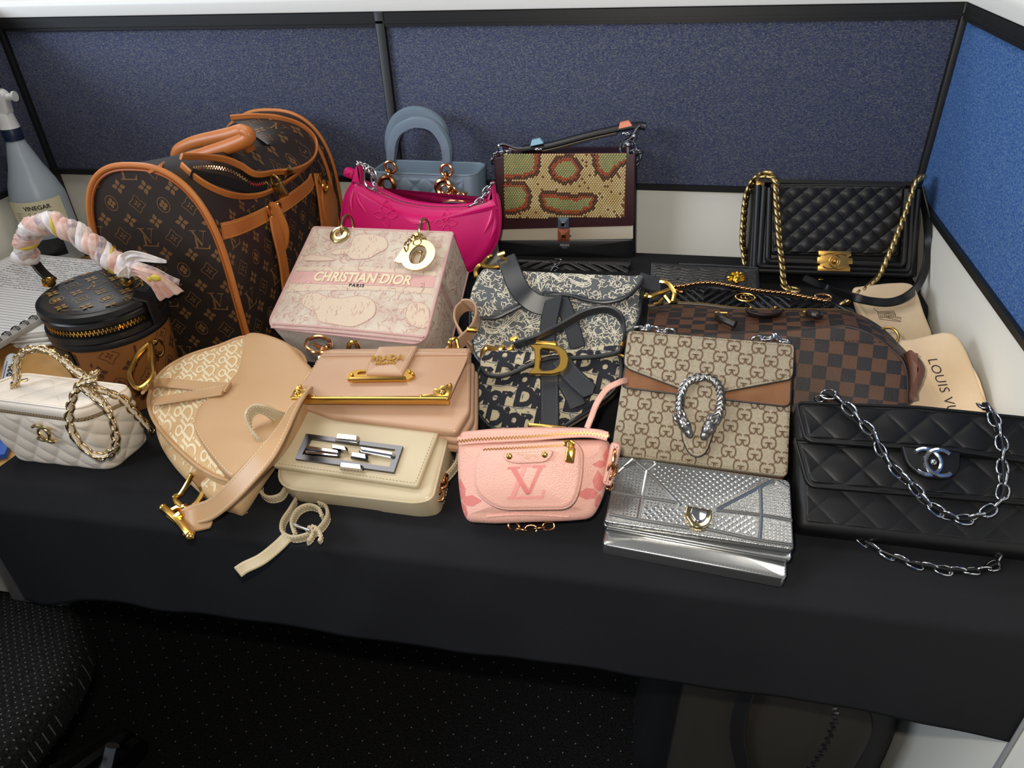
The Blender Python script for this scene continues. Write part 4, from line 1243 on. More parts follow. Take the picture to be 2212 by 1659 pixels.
    tube(g, spline([W_(800, 1240, .006), W_(900, 1320, .006), W_(1000, 1400, .006)], 6), .003, 8)
    g.build('buckle', GOLD, root)
    # shoulder strap sweeping to the upper right
    sp = [(930, 1290, .014), (1080, 1225, .024), (1250, 1170, .040), (1450, 1010, .066), (1650, 800, .088), (1850, 560, .106), (2000, 330, .112), (2150, 60, .108), (2250, -60, .100)]
    P = resample(spline([W_(x, y, z) for x, y, z in sp], 10), .004)
    upw = ('face', fr.I.to_3x3() @ Vector((-.25, -.75, .6)))
    g = G(); strap(g, P, .0245, .0035, upw); g.build('shoulder_strap', BEI, root)
    f_ = frames(P, False, upw)
    for s_ in (-.0095, .0095): stitch(root, [p + w * s_ + b * .0021 for p, (T, w, b) in zip(P, f_)], THR, .0025, .002, .0004); stitch(root, [p + w * s_ - b * .0021 for p, (T, w, b) in zip(P, f_)], THR, .0025, .002, .0004)
    P = spline([W_(950, 1330, .012), W_(1050, 1290, .020), W_(1160, 1265, .022), W_(1265, 1240, .022)], 8)
    g = G(); strap(g, P, lambda t: .027 if t < .8 else .027 * math.sqrt(max(.02, 1 - ((t - .8) / .2) ** 2)), .004, upw); g.build('strap_end', BEI, root)
beige_saddle()

# ================================================================= pink toile top handle bag
def lady_pink():
    fr = F((-.433, .853, Z0 + .094), yaw=-4.6, lean=60)
    root = thing('top_handle_bag', 'pale pink embroidered canvas top handle bag with a woven name band and gold letter charms', 'bag', fr)
    CV = mat('pink_embroidery', 'd9bfae', .85, bump=1.0, bscale=260, kind='wave', c2='e6d6c2', cscale=38, cmix=.5)
    DK = mat('rose_embroidery', 'cba396', .85, bump=.8, bscale=1500)
    CM_ = mat('cream_embroidery', 'd9c3ab', .85, bump=.8, bscale=1500)
    WV = mat('rose_band', 'd9a9a0', .85, bump=.8, bscale=1500)
    PP = mat('pink_piping', 'c9a09a', .6)
    K = crop(560, 220, .3376)
    base = [(345, 797), (1240, 832), (1060, 1545), (75, 1440), (42, 1385)]
    o = roundpoly(Q(fr, K, [(345, 797), (1240, 832), (1055, 1552), (40, 1440)]), [.004, .004, .022, .022], 8)
    o = [tuple(p) for p in o]
    body = shape(root, 'body', o, .0, .105, CV, .005, 4, bf=.003)
    o2 = inset(o, .0008)
    pip(root, o2, .002, .0024, PP); pip(root, inset(o, .001), .103, .0024, PP)
    # side embroidery band and bottom seam
    fm = rmap(body, .0005)
    def band(top, bot, m, nm, eps=.0005):
        a = [fr.q2(*K(*p)) for p in top]; b = [fr.q2(*K(*p)) for p in bot]
        A = [Vector((*p, 0)) for p in a]; B = [Vector((*p, 0)) for p in b]
        A = spline(A, 12); B = spline(B, 12); n = len(A); d = D2()
        d.v = [(p.x, p.y) for p in A] + [(p.x, p.y) for p in B]; d.f = [(i, i + 1, n + i + 1, n + i) for i in range(n - 1)]
        return decal(d, rmap(body, eps), nm, m, body, kind=None)
    band([(232, 1058), (700, 1070), (1172, 1092)], [(228, 1084), (700, 1094), (1166, 1118)], CM_, 'cream_stripe')
    wb2 = band([(228, 1086), (700, 1096), (1165, 1119)], [(195, 1162), (700, 1182), (1142, 1192)], WV, 'name_band')
    band([(194, 1164), (700, 1184), (1141, 1194)], [(180, 1218), (700, 1212), (1128, 1232)], CM_, 'cream_stripe')
    # side face (right): the band carries round
    S = crop(560, 220, .3376)
    zt = fr.q2(*K(1165, 1105))[1]; zb = fr.q2(*K(1130, 1215))[1]; xr = max(p[0] for p in o)
    g = G(); fmx = rmap(body, .0006, ax='x')
    for (za, zb_, m, nm) in ((zt, zt - .008, CM_, 'side_stripe'), (zt - .008, zb + .010, DK, 'side_band'), (zb + .010, zb, CM_, 'side_stripe')):
        d = D2(); n = 24
        d.v = [(.004 + .097 * i / n, z) for z in (za, zb_) for i in range(n + 1)]; d.f = [(i, i + 1, n + 2 + i, n + 1 + i) for i in range(n)]
        decal(d, fmx, nm, m, body, kind=None)
    # lettering on the band
    p0 = Vector(fr.q2(*K(345, 1150))); p1 = Vector(fr.q2(*K(965, 1178))); ang = math.atan2(p1.y - p0.y, p1.x - p0.x)
    vs, fs = text2d('CHRISTIAN DIOR', .0215, shear=.18, offset=.0007, spacing=1.0)
    w = max(v[0] for v in vs) - min(v[0] for v in vs); kx = (p1 - p0).length / w
    mid = (p0 + p1) / 2
    vs2 = [(x * kx, y * 1.06) for x, y in vs]; d = D2().add(vs2, fs, o=tuple(mid + Vector((0, .000))), a=ang)
    LT = mat('ivory_embroidery', 'e9d8b4', .8, bump=.8, bscale=2000)
    g = G(); 
    P = [rmap(body, .0012)(x, y) for x, y in d.v]
    if all(P): g.add(P, d.f); 
    l = g.build('band_lettering', LT, root, smooth=False); md = l.modifiers.new('t', 'SOLIDIFY'); md.thickness = .0009; md.offset = 0
    vs, fs = text2d('PARIS', .0075, offset=.0003, spacing=1.35); c = fr.q2(*K(625, 1192))
    decal(D2().add(vs, fs, o=c, a=ang), rmap(body, .0008), 'small_lettering', mat('black_thread', '151515', .8), root)
    # embroidered animals and foliage
    def tiger(pts, m=CM_, stripes=True, seed=1):
        q = [Vector((*fr.q2(*K(*p)), 0)) for p in pts]; S_ = [(p.x, p.y) for p in spline(q, 4, True)]
        d = D2(); c = (sum(p[0] for p in S_) / len(S_), sum(p[1] for p in S_) / len(S_))
        prev = None; n = len(S_)
        for s_ in (1, .8, .6, .4, .2, .02):
            d.v += [(c[0] + (x - c[0]) * s_, c[1] + (y - c[1]) * s_) for x, y in S_]
        for k in range(5): d.f += [(k * n + i, k * n + (i + 1) % n, (k + 1) * n + (i + 1) % n, (k + 1) * n + i) for i in range(n)]
        decal(d, rmap(body, .0006), 'embroidered_animal', m, body)
        d = D2(); d.line(S_, .0008, closed=True); rn = random.Random(seed)
        if stripes:
            xs = [p[0] for p in S_]; zs = [p[1] for p in S_]
            for k in range(46):
                x = rn.uniform(min(xs), max(xs)); z = rn.uniform(min(zs), max(zs)); L_ = rn.uniform(.003, .010); a_ = rn.uniform(-.5, .5)
                if not any(False for _ in ()):
                    ins = False; m_ = len(S_)
                    for i in range(m_):
                        a, b = S_[i], S_[i - 1]
                        if (a[1] > z) != (b[1] > z) and x < (b[0] - a[0]) * (z - a[1]) / (b[1] - a[1]) + a[0]: ins = not ins
                    if ins: d.line([(x + math.sin(a_) * L_ * t + .0012 * math.sin(t * 3), z - math.cos(a_) * L_ * t) for t in (0, .33, .66, 1)], [.0003, .0009, .0007, .0002])
        decal(d, rmap(body, .0009), 'embroidered_outline', DK, body)
    tiger([(275, 1282), (300, 1238), (370, 1228), (430, 1252), (530, 1262), (640, 1248), (705, 1262), (745, 1305), (742, 1360), (700, 1400), (600, 1440), (480, 1425), (385, 1405), (360, 1350), (300, 1318)])
    tiger([(600, 880), (640, 850), (740, 852), (810, 880), (820, 940), (760, 975), (700, 1010), (600, 1012), (560, 980), (500, 985), (460, 970), (500, 950), (580, 940)], seed=3)
    tiger([(960, 1300), (1040, 1290), (1085, 1330), (1075, 1440), (1000, 1440), (940, 1400)], seed=5)
    tiger([(280, 1000), (330, 980), (400, 990), (470, 1005), (480, 1020), (400, 1022), (300, 1018)], stripes=False)
    d = D2(); squiggles(d, -.115, .115, .0, .19, 420, .0009, 4, .016); decal(d, rmap(body, .0005), 'embroidered_foliage', DK, body)
    d = D2(); squiggles(d, -.125, .115, .0, .19, 240, .0011, 9, .02); decal(d, rmap(body, .0004), 'embroidered_foliage', CM_, body)
    d = D2(); squiggles(d, .0, .10, .0, .19, 160, .0014, 6, .02); decal(d, fmx, 'embroidered_foliage', DK, body)
    # double piping along the bottom front
    pts = [fr.q(*K(*p), -.001) for p in [(84, 1428), (400, 1450), (700, 1478), (1050, 1514)]]
    for dz in (0, -.006):
        g = G(); tube(g, spline([p + Vector((0, -.0005, dz + .002)) for p in pts], 8), .0018, 8); g.build('bottom_piping', PP, root)
    for x in (-.085, .085):
        for y in (.028, .085):
            g = G(); cyl(g, (x, y, .002), (x, y, -.006), .0045, 14, .0036); g.build('foot', CHROME, root)
    # eyelet and handle rings
    PG = PALEGOLD
    for (x, y, R) in ((517, 852, .0155), (1012, 880, .0105)):
        c = Vector(fr.q(*K(x, y), -.0015)); g = G()
        pr = [(R, 0), (R, -.0025), (R * .85, -.004), (R * .42, -.004), (R * .38, -.0)]
        n = 32; vs = [(c.x + r * math.cos(2 * PI * j / n), c.y + yy, c.z + r * math.sin(2 * PI * j / n)) for r, yy in pr for j in range(n)]
        g.add(vs, rings_faces(len(pr), n, True, False, False)); g.build('eyelet', PG, root)
        c2 = c + Vector((.003, .006, .020)); ringat(root, c2, .019, .0022, PG, 'handle_ring', 'x', n=24)
    # letter charms: big ring, a letter at left and a short arch behind
    c = fr.q(*K(1018, 985), -.010); g = G(); n = 40
    for (r0, r1) in ((.0265, .0150),):
        vs = []
        for yy, ra, rb in ((0, r0, r1 * 1.12), (-.0028, r0, r1 * 1.12)):
            for rr, kx_ in ((ra, .98), (rb, .78)): vs += [(c.x + rr * kx_ * math.cos(2 * PI * j / n), c.y + yy, c.z + rr * 1.02 * math.sin(2 * PI * j / n)) for j in range(n)]
        for j in range(n):
            j2 = (j + 1) % n
            g.f += [(j, j2, n + j2, n + j), (2 * n + j, 3 * n + j, 3 * n + j2, 2 * n + j2), (j, 2 * n + j, 2 * n + j2, j2), (n + j, n + j2, 3 * n + j2, 3 * n + j)]
        g.v += vs
    g.build('letter_charm', PG, root)
    g = G(); pl = lambda u, v, h: Vector((fr.q(*K(900, 1030), -.008)) + Vector((u * math.cos(.35) - v * math.sin(-.30), -h, v)))
    text3d(g, 'I', .05, pl, .0026, offset=.0015); text3d(g, 'I', .030, lambda u, v, h: pl(u - .004, v + .004, h), .0026, offset=.004); g.build('letter_charm', PG, root)
    g = G(); c = fr.q(*K(1012, 1000), -.004); tube(g, [c + Vector((.007 * math.cos(t), 0, .008 * math.sin(t) + .004)) for t in [PI * i / 12 for i in range(13)]], .0022, 8)
    tube(g, [c + Vector((-.007, 0, .004)), c + Vector((-.007, 0, -.008))], .0022, 8); tube(g, [c + Vector((.007, 0, .004)), c + Vector((.007, 0, -.008))], .0022, 8); g.build('letter_charm', PG, root)
    for i, (x, y) in enumerate([(985, 880), (1040, 885), (960, 905), (1012, 900), (940, 925)]):
        ringat(root, fr.q(*K(x, y), -.006 - .002 * i), .0062, .0014, PG, 'charm_link', 'y' if i % 2 else 'x', n=16)
lady_pink()

# ================================================================= nude flap bag with gold corners
NUDE = mat('nude_calf', 'b38c6e', .34, bump=.05, bscale=600, c2='b99375', cscale=12)
def nude_flap():
    fr = F((-.327, .683, Z0 + .100), yaw=-3.0, roll=-3.0, lean=72)
    root = thing('flap_bag', 'nude leather flap bag with gold corner fittings and a gold buckle on the tab', 'bag', fr)
    K = crop(500, 700, .3376)
    o = roundpoly(Q(fr, K, [(560, 230), (1530, 190), (1525, 560), (1440, 700), (640, 600), (420, 520)], .014), .006, 4)
    for k, (yy, dx) in enumerate(((.012, 0), (.026, .003), (.040, .006))):
        oo = [(x + dx * (1 if x > 0 else -1), z - k * .002) for x, z in o]
        shape(root, 'body' if k == 0 else 'gusset_fold', oo, yy, yy + .013, NUDE, .004, 4)
    L = spline([Vector((*p, 0)) for p in Q(fr, K, [(590, 165), (545, 250), (480, 350), (380, 478)], -.002)], 6)
    R = spline([Vector((*p, 0)) for p in Q(fr, K, [(1400, 470), (1440, 380), (1500, 250), (1528, 160)], -.002)], 6)
    Fo = [(p.x, p.y) for p in L + R]
    if True:
        g = G(); slab(g, Fo, -.004, .0, .0015, 2); fl = g.build('flap', NUDE, root)
    g = G(); tp = Q(fr, K, [(590, 165), (1528, 158), (1515, 205), (575, 212)], -.004); slab(g, roundpoly(tp, .002, 2), -.007, .012, .003, 3); g.build('top_fold', NUDE, root)
    fm = rmap(fl, .0008)
    # tab with raised lettering
    T = roundpoly(Q(fr, K, [(945, 145), (1195, 140), (1110, 300), (1095, 330), (855, 325), (880, 240)], -.010), .003, 3)
    tab = shape(root, 'closure_tab', T, -.012, -.005, NUDE, .003, 3, bf=.002)
    tm = rmap(tab, .0)
    a = Vector(fr.q2(*K(915, 240), -.014)); b = Vector(fr.q2(*K(1075, 232), -.014)); an = math.atan2(b.y - a.y, b.x - a.x)
    def pl(o_, an):
        c, s = math.cos(an), math.sin(an)
        return lambda u, v, h: Vector((o_.x + u * c - v * s, -.0145 - h, o_.y + u * s + v * c))
    g = G(); text3d(g, 'PRADA', .0118, pl((a + b) / 2, an), .0012, offset=.0004, spacing=1.15); g.build('metal_lettering', GOLD, tab, smooth=False)
    a = Vector(fr.q2(*K(985, 258), -.014)); g = G(); text3d(g, 'MILANO', .0062, pl(a, an), .0010, offset=.0003, spacing=1.15); g.build('metal_lettering', GOLD, tab, smooth=False)
    stitch(root, [Vector((p[0], -.0125, p[1])) for p in inset(T, .004)[4:16]], THR, .0022, .0018, .00035)
    # buckle frame
    ob = roundpoly(Q(fr, K, [(735, 345), (760, 318), (800, 300), (1150, 296), (1175, 320), (1180, 340), (1120, 366), (760, 372)], -.006), .004, 4)
    ib = roundpoly(Q(fr, K, [(800, 330), (820, 312), (1100, 308), (1110, 334)], -.006), .002, 4)
    g = G(); n = 48
    def rs(o_): return [(p.x, p.y) for p in resample([Vector((*q, 0)) for q in o_], sum((Vector(o_[i]) - Vector(o_[i - 1])).length for i in range(len(o_))) / n, True)][:n]
    A, B = rs(ob), rs(ib)
    j0 = min(range(n), key=lambda j: (Vector(A[0]) - Vector(B[j])).length); B = B[j0:] + B[:j0]
    for y in (-.004, -.0085): g.v += [(p[0], y, p[1]) for p in A] + [(p[0], y, p[1]) for p in B]
    for j in range(n):
        k = (j + 1) % n
        g.f += [(2 * n + j, 2 * n + k, 3 * n + k, 3 * n + j), (j, k, 2 * n + k, 2 * n + j), (n + j, n + k, 3 * n + k, 3 * n + j), (j, k, n + k, n + j)]
    bk = g.build('buckle_frame', GOLD, root)
    bar = Q(fr, K, [(745, 372), (1120, 368), (1118, 345), (760, 348)], -.008); g = G(); slab(g, roundpoly(bar, .001, 2), -.0125, -.007, .0015, 3); g.build('buckle_bar', GOLD, root)
    for p in ((770, 325), (1160, 318), (1140, 305)):
        c = fr.q(*K(*p), -.010); g = G(); sphere(g, c, .0022, 10, 8); g.build('rivet', GOLD, bk)
    # bottom gold rail and corner plates
    rail = Q(fr, K, [(378, 488), (1388, 492), (1392, 466), (380, 466)], -.006); g = G(); slab(g, roundpoly(rail, .002, 3), -.009, .003, .002, 3); g.build('gold_rail', GOLD, root)
    for pts, rv in (([(378, 482), (400, 430), (425, 398), (452, 405), (458, 425), (480, 418), (488, 436), (472, 450), (520, 455), (545, 468), (545, 484)], [(422, 437, .0042), (438, 398, .0025), (530, 462, .0022)]),
                    ([(1392, 484), (1415, 400), (1400, 380), (1370, 395), (1340, 400), (1330, 420), (1300, 415), (1290, 435), (1310, 450), (1215, 455), (1190, 484)], [(1350, 435, .0042), (1398, 388, .0025), (1212, 460, .0022)])):
        g = G(); slab(g, Q(fr, K, pts, -.006), -.0075, -.004, .0008, 2); cp = g.build('corner_plate', GOLD, root)
        for x, y, r in rv: g = G(); sphere(g, fr.q(*K(x, y), -.008), r, 12, 8, (1, .7, 1)); g.build('rivet', GOLD, cp)
    st = [fm(*p) for p in Q(fr, K, [(565, 232), (530, 290), (470, 380), (440, 405)])]; st = [p for p in st if p]
    if len(st) > 2: stitch(root, spline(st, 6), THR, .0022, .0018, .00035)
    # strap loop and rings at the top corners
    Wd = lambda x, y, z: fr.l(pz(x, y, z))
    g = G(); tube(g, [Wd(688 + 27 * math.cos(a), 744 + 17 * math.sin(a), .125) for a in [2 * PI * i / 24 for i in range(24)]], .0026, 8, closed=True); g.build('strap_ring', ROSEG, root)
    g = G(); tube(g, spline([Wd(680, 745, .127), Wd(700, 752, .13), Wd(712, 745, .128), Wd(705, 765, .12), Wd(690, 772, .115)], 6), .003, 8); g.build('strap_clasp', ROSEG, root)
    g = G(); tube(g, spline([Wd(752, 752, .12), Wd(756, 742, .13), Wd(768, 740, .13), Wd(774, 752, .12)], 6), .003, 8); g.build('strap_ring', GOLD, root)
    g = G(); tube(g, spline([Wd(975, 755, .12), Wd(972, 738, .13), Wd(984, 732, .13), Wd(990, 752, .12)], 6), .0028, 8); g.build('strap_ring', GOLD, root)
    P = resample(spline([Wd(960, 775, .10), Wd(980, 752, .115), Wd(1000, 735, .12), Wd(1022, 712, .125), Wd(1032, 685, .13), Wd(1026, 665, .13), Wd(1005, 660, .125), Wd(988, 675, .12), Wd(986, 700, .115), Wd(1000, 728, .11), Wd(1020, 755, .10)], 8), .004)
    g = G(); strap(g, P, .026, .003, fr.I.to_3x3() @ Vector((0, -.45, .9))); g.build('shoulder_strap', NUDE, root)
    g = G(); box(g, Wd(1020, 712, .135), (.014, .004, .007), b=.001); g.build('strap_stud', GOLD, root)
nude_flap()

# ================================================================= cream baguette with two-tone metal clasp
def cream_baguette():
    fr = F((-.347, .613, Z0 + .048), yaw=-4.5, roll=-.6, lean=70)
    root = thing('baguette_bag', 'cream leather baguette bag with a silver rectangular clasp, lying in the front row', 'bag', fr)
    CL = mat('ivory_calf', 'beae8e', .36, bump=.07, bscale=500)
    K = crop(500, 700, .3376)
    o = roundpoly(Q(fr, K, [(490, 570), (1395, 690), (1290, 1125), (1180, 1150), (235, 1045)], .006), [.006, .02, .03, .03, .04], 8)
    g = G(); oB = [(x * 1.0, z) for x, z in o]; slab(g, oB, .003, .052, .006, 5); body = g.build('body', CL, root)
    pip(root, inset(o, .0008), .006, .0016, CL)
    stitch(root, [(p[0], .049, p[1] - .0006) for p in o[::1]] + [(o[0][0], .049, o[0][1])], THR, .0022, .0018, .0004)
    Fo = roundpoly(Q(fr, K, [(440, 508), (1352, 625), (1190, 1042), (252, 905)], -.006), [.006, .006, .005, .005], 5)
    fl = shape(root, 'flap', Fo, -.006, .003, CL, .0028, 4)
    stitch(root, [(p[0], -.0063, p[1]) for p in inset(Fo, .004)[6:] + inset(Fo, .004)[:1]], mat('taupe_thread', '9b8c70', .7), .0024, .0018, .0004)
    # clasp
    def P(pts, y=-.009): return Q(fr, K, pts, y)
    A = P([(480, 705), (1098, 785), (1040, 952), (410, 865)]); B = P([(508, 735), (1050, 806), (1012, 918), (455, 838)])
    g = G()
    for y in (-.006, -.0105):
        g.v += [(p[0], y, p[1]) for p in A]; g.v += [(p[0], y, p[1]) for p in B]
    for j in range(4):
        k = (j + 1) % 4; g.f += [(8 + j, 8 + k, 12 + k, 12 + j), (j, k, 8 + k, 8 + j), (4 + j, 4 + k, 12 + k, 12 + j)]
    g.build('clasp_frame', mat('brushed_steel', '5c5c60', .3, 1), root, smooth=False)
    def bar(pts, y0=-.008, y1=-.016):
        q = P(pts, y1); c = Vector((sum(p[0] for p in q) / 4, sum(p[1] for p in q) / 4)); g = G()
        e = [tuple(c + (Vector(p) - c) * 1.0) for p in q]; t = [tuple(Vector(p) + (c - Vector(p)).normalized() * .0026) for p in q]
        g.v = [(p[0], y0, p[1]) for p in e] + [(p[0], (y0 + y1) / 2, p[1]) for p in e] + [(p[0], y1, p[1]) for p in t]
        g.f = [(i, (i + 1) % 4, 4 + (i + 1) % 4, 4 + i) for i in range(4)] + [(4 + i, 4 + (i + 1) % 4, 8 + (i + 1) % 4, 8 + i) for i in range(4)] + [(8, 9, 10, 11), (3, 2, 1, 0)]
        g.build('clasp_bar', CHROME, root, smooth=False)
    bar([(668, 697), (812, 712), (808, 745), (658, 730)]); bar([(663, 730), (808, 747), (815, 762), (660, 742)], y1=-.013)
    bar([(635, 766), (735, 780), (742, 810), (632, 792)]); bar([(470, 775), (690, 808), (692, 826), (470, 795)]); bar([(462, 805), (688, 828), (690, 846), (465, 826)], y1=-.013)
    bar([(815, 782), (1040, 822), (1040, 838), (818, 800)]); bar([(810, 802), (1030, 840), (1030, 858), (815, 816)], y1=-.013)
    bar([(760, 816), (868, 830), (868, 864), (755, 845)]); bar([(690, 882), (836, 898), (838, 930), (682, 912)]); 
    # straps
    Wd = lambda x, y, z: fr.l(pz(x, y, z)); UP = fr.I.to_3x3() @ Vector((0, -.25, 1)); UPF = fr.I.to_3x3() @ Vector((-.4, .5, .5))
    def st(pts, nm, w=.0145, up=UP, th=.003):
        Pp = resample(spline([Wd(*p) for p in pts], 8), .003); g = G(); strap(g, Pp, w, th, up); s_ = g.build(nm, CL, root)
        f_ = frames(Pp, False, up)
        for k in (-.0045, .0045):
            for sg in (-1, 1): stitch(root, [p + w_ * k * w / .0145 + b * sg * (th / 2 + .0003) for p, (T, w_, b) in zip(Pp, f_)], THR, .0022, .0018, .00035)
    st([(625, 912, .080), (600, 900, .098), (575, 886, .112), (552, 883, .116), (538, 898, .110), (540, 922, .100), (556, 948, .088), (580, 972, .070)], 'shoulder_strap', .016)
    st([(582, 1005, .012), (566, 1035, .010), (564, 1062, .010), (580, 1078, .010), (606, 1074, .010), (620, 1055, .010)], 'shoulder_strap', .015)
    st([(958, 925, .045), (978, 935, .04), (990, 965, .035), (988, 1000, .030), (968, 1028, .025), (948, 1040, .022)], 'shoulder_strap', .018)
    st([(640, 1085, .006), (628, 1105, .008), (612, 1130, .009), (612, 1152, .009), (632, 1164, .009), (660, 1160, .009), (690, 1145, .009), (708, 1120, .009), (706, 1098, .008), (690, 1090, .008)], 'buckled_strap')
    st([(640, 1160, .010), (632, 1130, .012), (645, 1105, .012), (668, 1095, .012), (690, 1102, .012), (698, 1122, .010)], 'buckled_strap')
    FL = fr.I.to_3x3() @ Vector((-.5, .6, .55))
    st([(622, 1158, .010), (600, 1180, .006), (565, 1208, .004), (530, 1225, .003), (514, 1236, .003)], 'strap_tail', .0135, FL)
    c0, c1 = Wd(634, 1133, .020), Wd(670, 1148, .018); g = G(); d_ = (c1 - c0); M3 = Matrix((d_.normalized(), UP.cross(d_).normalized(), d_.normalized().cross(UP.cross(d_).normalized()))).transposed()
    box(g, (c0 + c1) / 2, (d_.length, .003, .006), M3, b=.0008); g.build('strap_buckle', CHROME, root)
    st([(668, 1140, .014), (676, 1152, .012), (672, 1166, .010), (664, 1172, .010)], 'strap_keeper', .010)
    st([(672, 1138, .016), (684, 1142, .014), (694, 1160, .010), (690, 1172, .008)], 'strap_keeper', .008)
cream_baguette()

# ================================================================= hot pink half-moon bag
def pink_hobo():
    c = py_(905, 640, 1.09); fr = F(c, yaw=2, lean=11)
    root = thing('half_moon_bag', 'hot pink embossed leather half-moon shoulder bag standing behind the pale pink bag', 'bag', fr)
    HP = mat('hot_pink_leather', 'd3126b', .42, bump=.12, bscale=500)
    K = crop(560, 220, .3376)
    pts = [(600, 510), (640, 520), (700, 545), (800, 595), (920, 640), (1060, 665), (1200, 672), (1340, 665), (1430, 645), (1490, 600), (1518, 640), (1532, 760), (1520, 880), (1470, 980), (1380, 1070), (1270, 1130), (1100, 1180), (850, 1180), (650, 1060), (540, 900), (508, 760), (530, 620), (570, 540)]
    o = [tuple(p)[:2] for p in spline([Vector((*fr.q2(*K(*p)), 0)) for p in pts], 5, True)]
    body = shape(root, 'body', o, 0, .046, HP, .016, 6, bf=.016)
    pip(root, inset(o, .0005), .012, .0022, HP)
    fm = rmap(body, .0)
    # ears, zip and metal hooks
    for side, tip, a, b in ((-1, (640, 392), (590, 520), (668, 545)), (1, (1492, 512), (1455, 625), (1530, 700))):
        P = [fr.q2(*K(*p), .01) for p in (a, ((a[0] + tip[0]) / 2 - 8 * (side == -1), (a[1] + tip[1]) / 2), (tip[0] - 14, tip[1]), (tip[0] + 10, tip[1] - 4), ((b[0] + tip[0]) / 2 + 4, (b[1] + tip[1]) / 2), b)]
        e = shape(root, 'strap_ear', roundpoly(P, .003, 3), .004, .022, HP, .005, 4)
        t = fr.q(*K(tip[0], tip[1] + 8), .010); g = G(); sphere(g, t + Vector((0, -.008, 0)), .003, 10, 8); g.build('stud', CHROME, e)
    zt = spline([fr.q(*K(*p), -.001) for p in [(620, 525), (700, 552), (800, 603), (920, 648), (1060, 672), (1200, 678), (1340, 672), (1440, 648)]], 6)
    zip_teeth(root, [p + Vector((0, .004, .001)) for p in zt], CHROME, (0, 1, 0), .004, .0026)
    for pts_ in ([(655, 400), (690, 425), (720, 460), (735, 500), (740, 545)], [(1480, 540), (1450, 575), (1430, 610), (1400, 645), (1370, 655)]):
        chain(root, spline([fr.q(*K(*p), .006) for p in pts_], 6), 'hook', .017, .009, .0017, CHROME, .011, up=(0, -1, 0), mode='cross')
    ringat(root, fr.q(*K(712, 490), .004), .011, .002, CHROME, 'hook_ring', 'y', 1.6)
    g = G(); box(g, fr.q(*K(580, 455), .03), (.018, .02, .016), Matrix.Rotation(rad(20), 3, 'Y'), b=.005); g.build('strap_tab', HP, root)
    # embossed flowers: shallow quilted outlines
    for (x, y, k) in ((825, 715, .040), (1205, 765, .036), (1050, 1100, .034)):
        c = fr.q2(*K(x, y)); g = G()
        for q in range(4):
            a = q * PI / 2 + .05; P = []
            for t in [(.08, .03), (.22, .14), (.36, .13), (.52, 0), (.36, -.13), (.22, -.14), (.08, -.03)]:
                u, v = c[0] + k * (t[0] * math.cos(a) - t[1] * math.sin(a)), c[1] + k * (t[0] * math.sin(a) + t[1] * math.cos(a)); P.append(fm(u, v))
            if all(P): tube(g, spline([p + Vector((0, .0001, 0)) for p in P], 4), .0011, 6)
        if g.v: g.build('embossed_flower', HP, root)
    # soft gathers at the two ends
    for sx, pts_ in ((1, [(1490, 690), (1478, 760), (1440, 840)]), (1, [(1500, 720), (1505, 800), (1480, 880)]), (-1, [(600, 560), (585, 640), (600, 720)]), (-1, [(620, 560), (640, 630), (690, 700)])):
        P = [fm(*fr.q2(*K(*p))) for p in pts_]
        if all(P): g = G(); tube(g, spline(P, 8), lambda t: .0008 + .003 * math.sin(PI * t), 8); g.build('gather_fold', HP, root)
pink_hobo()

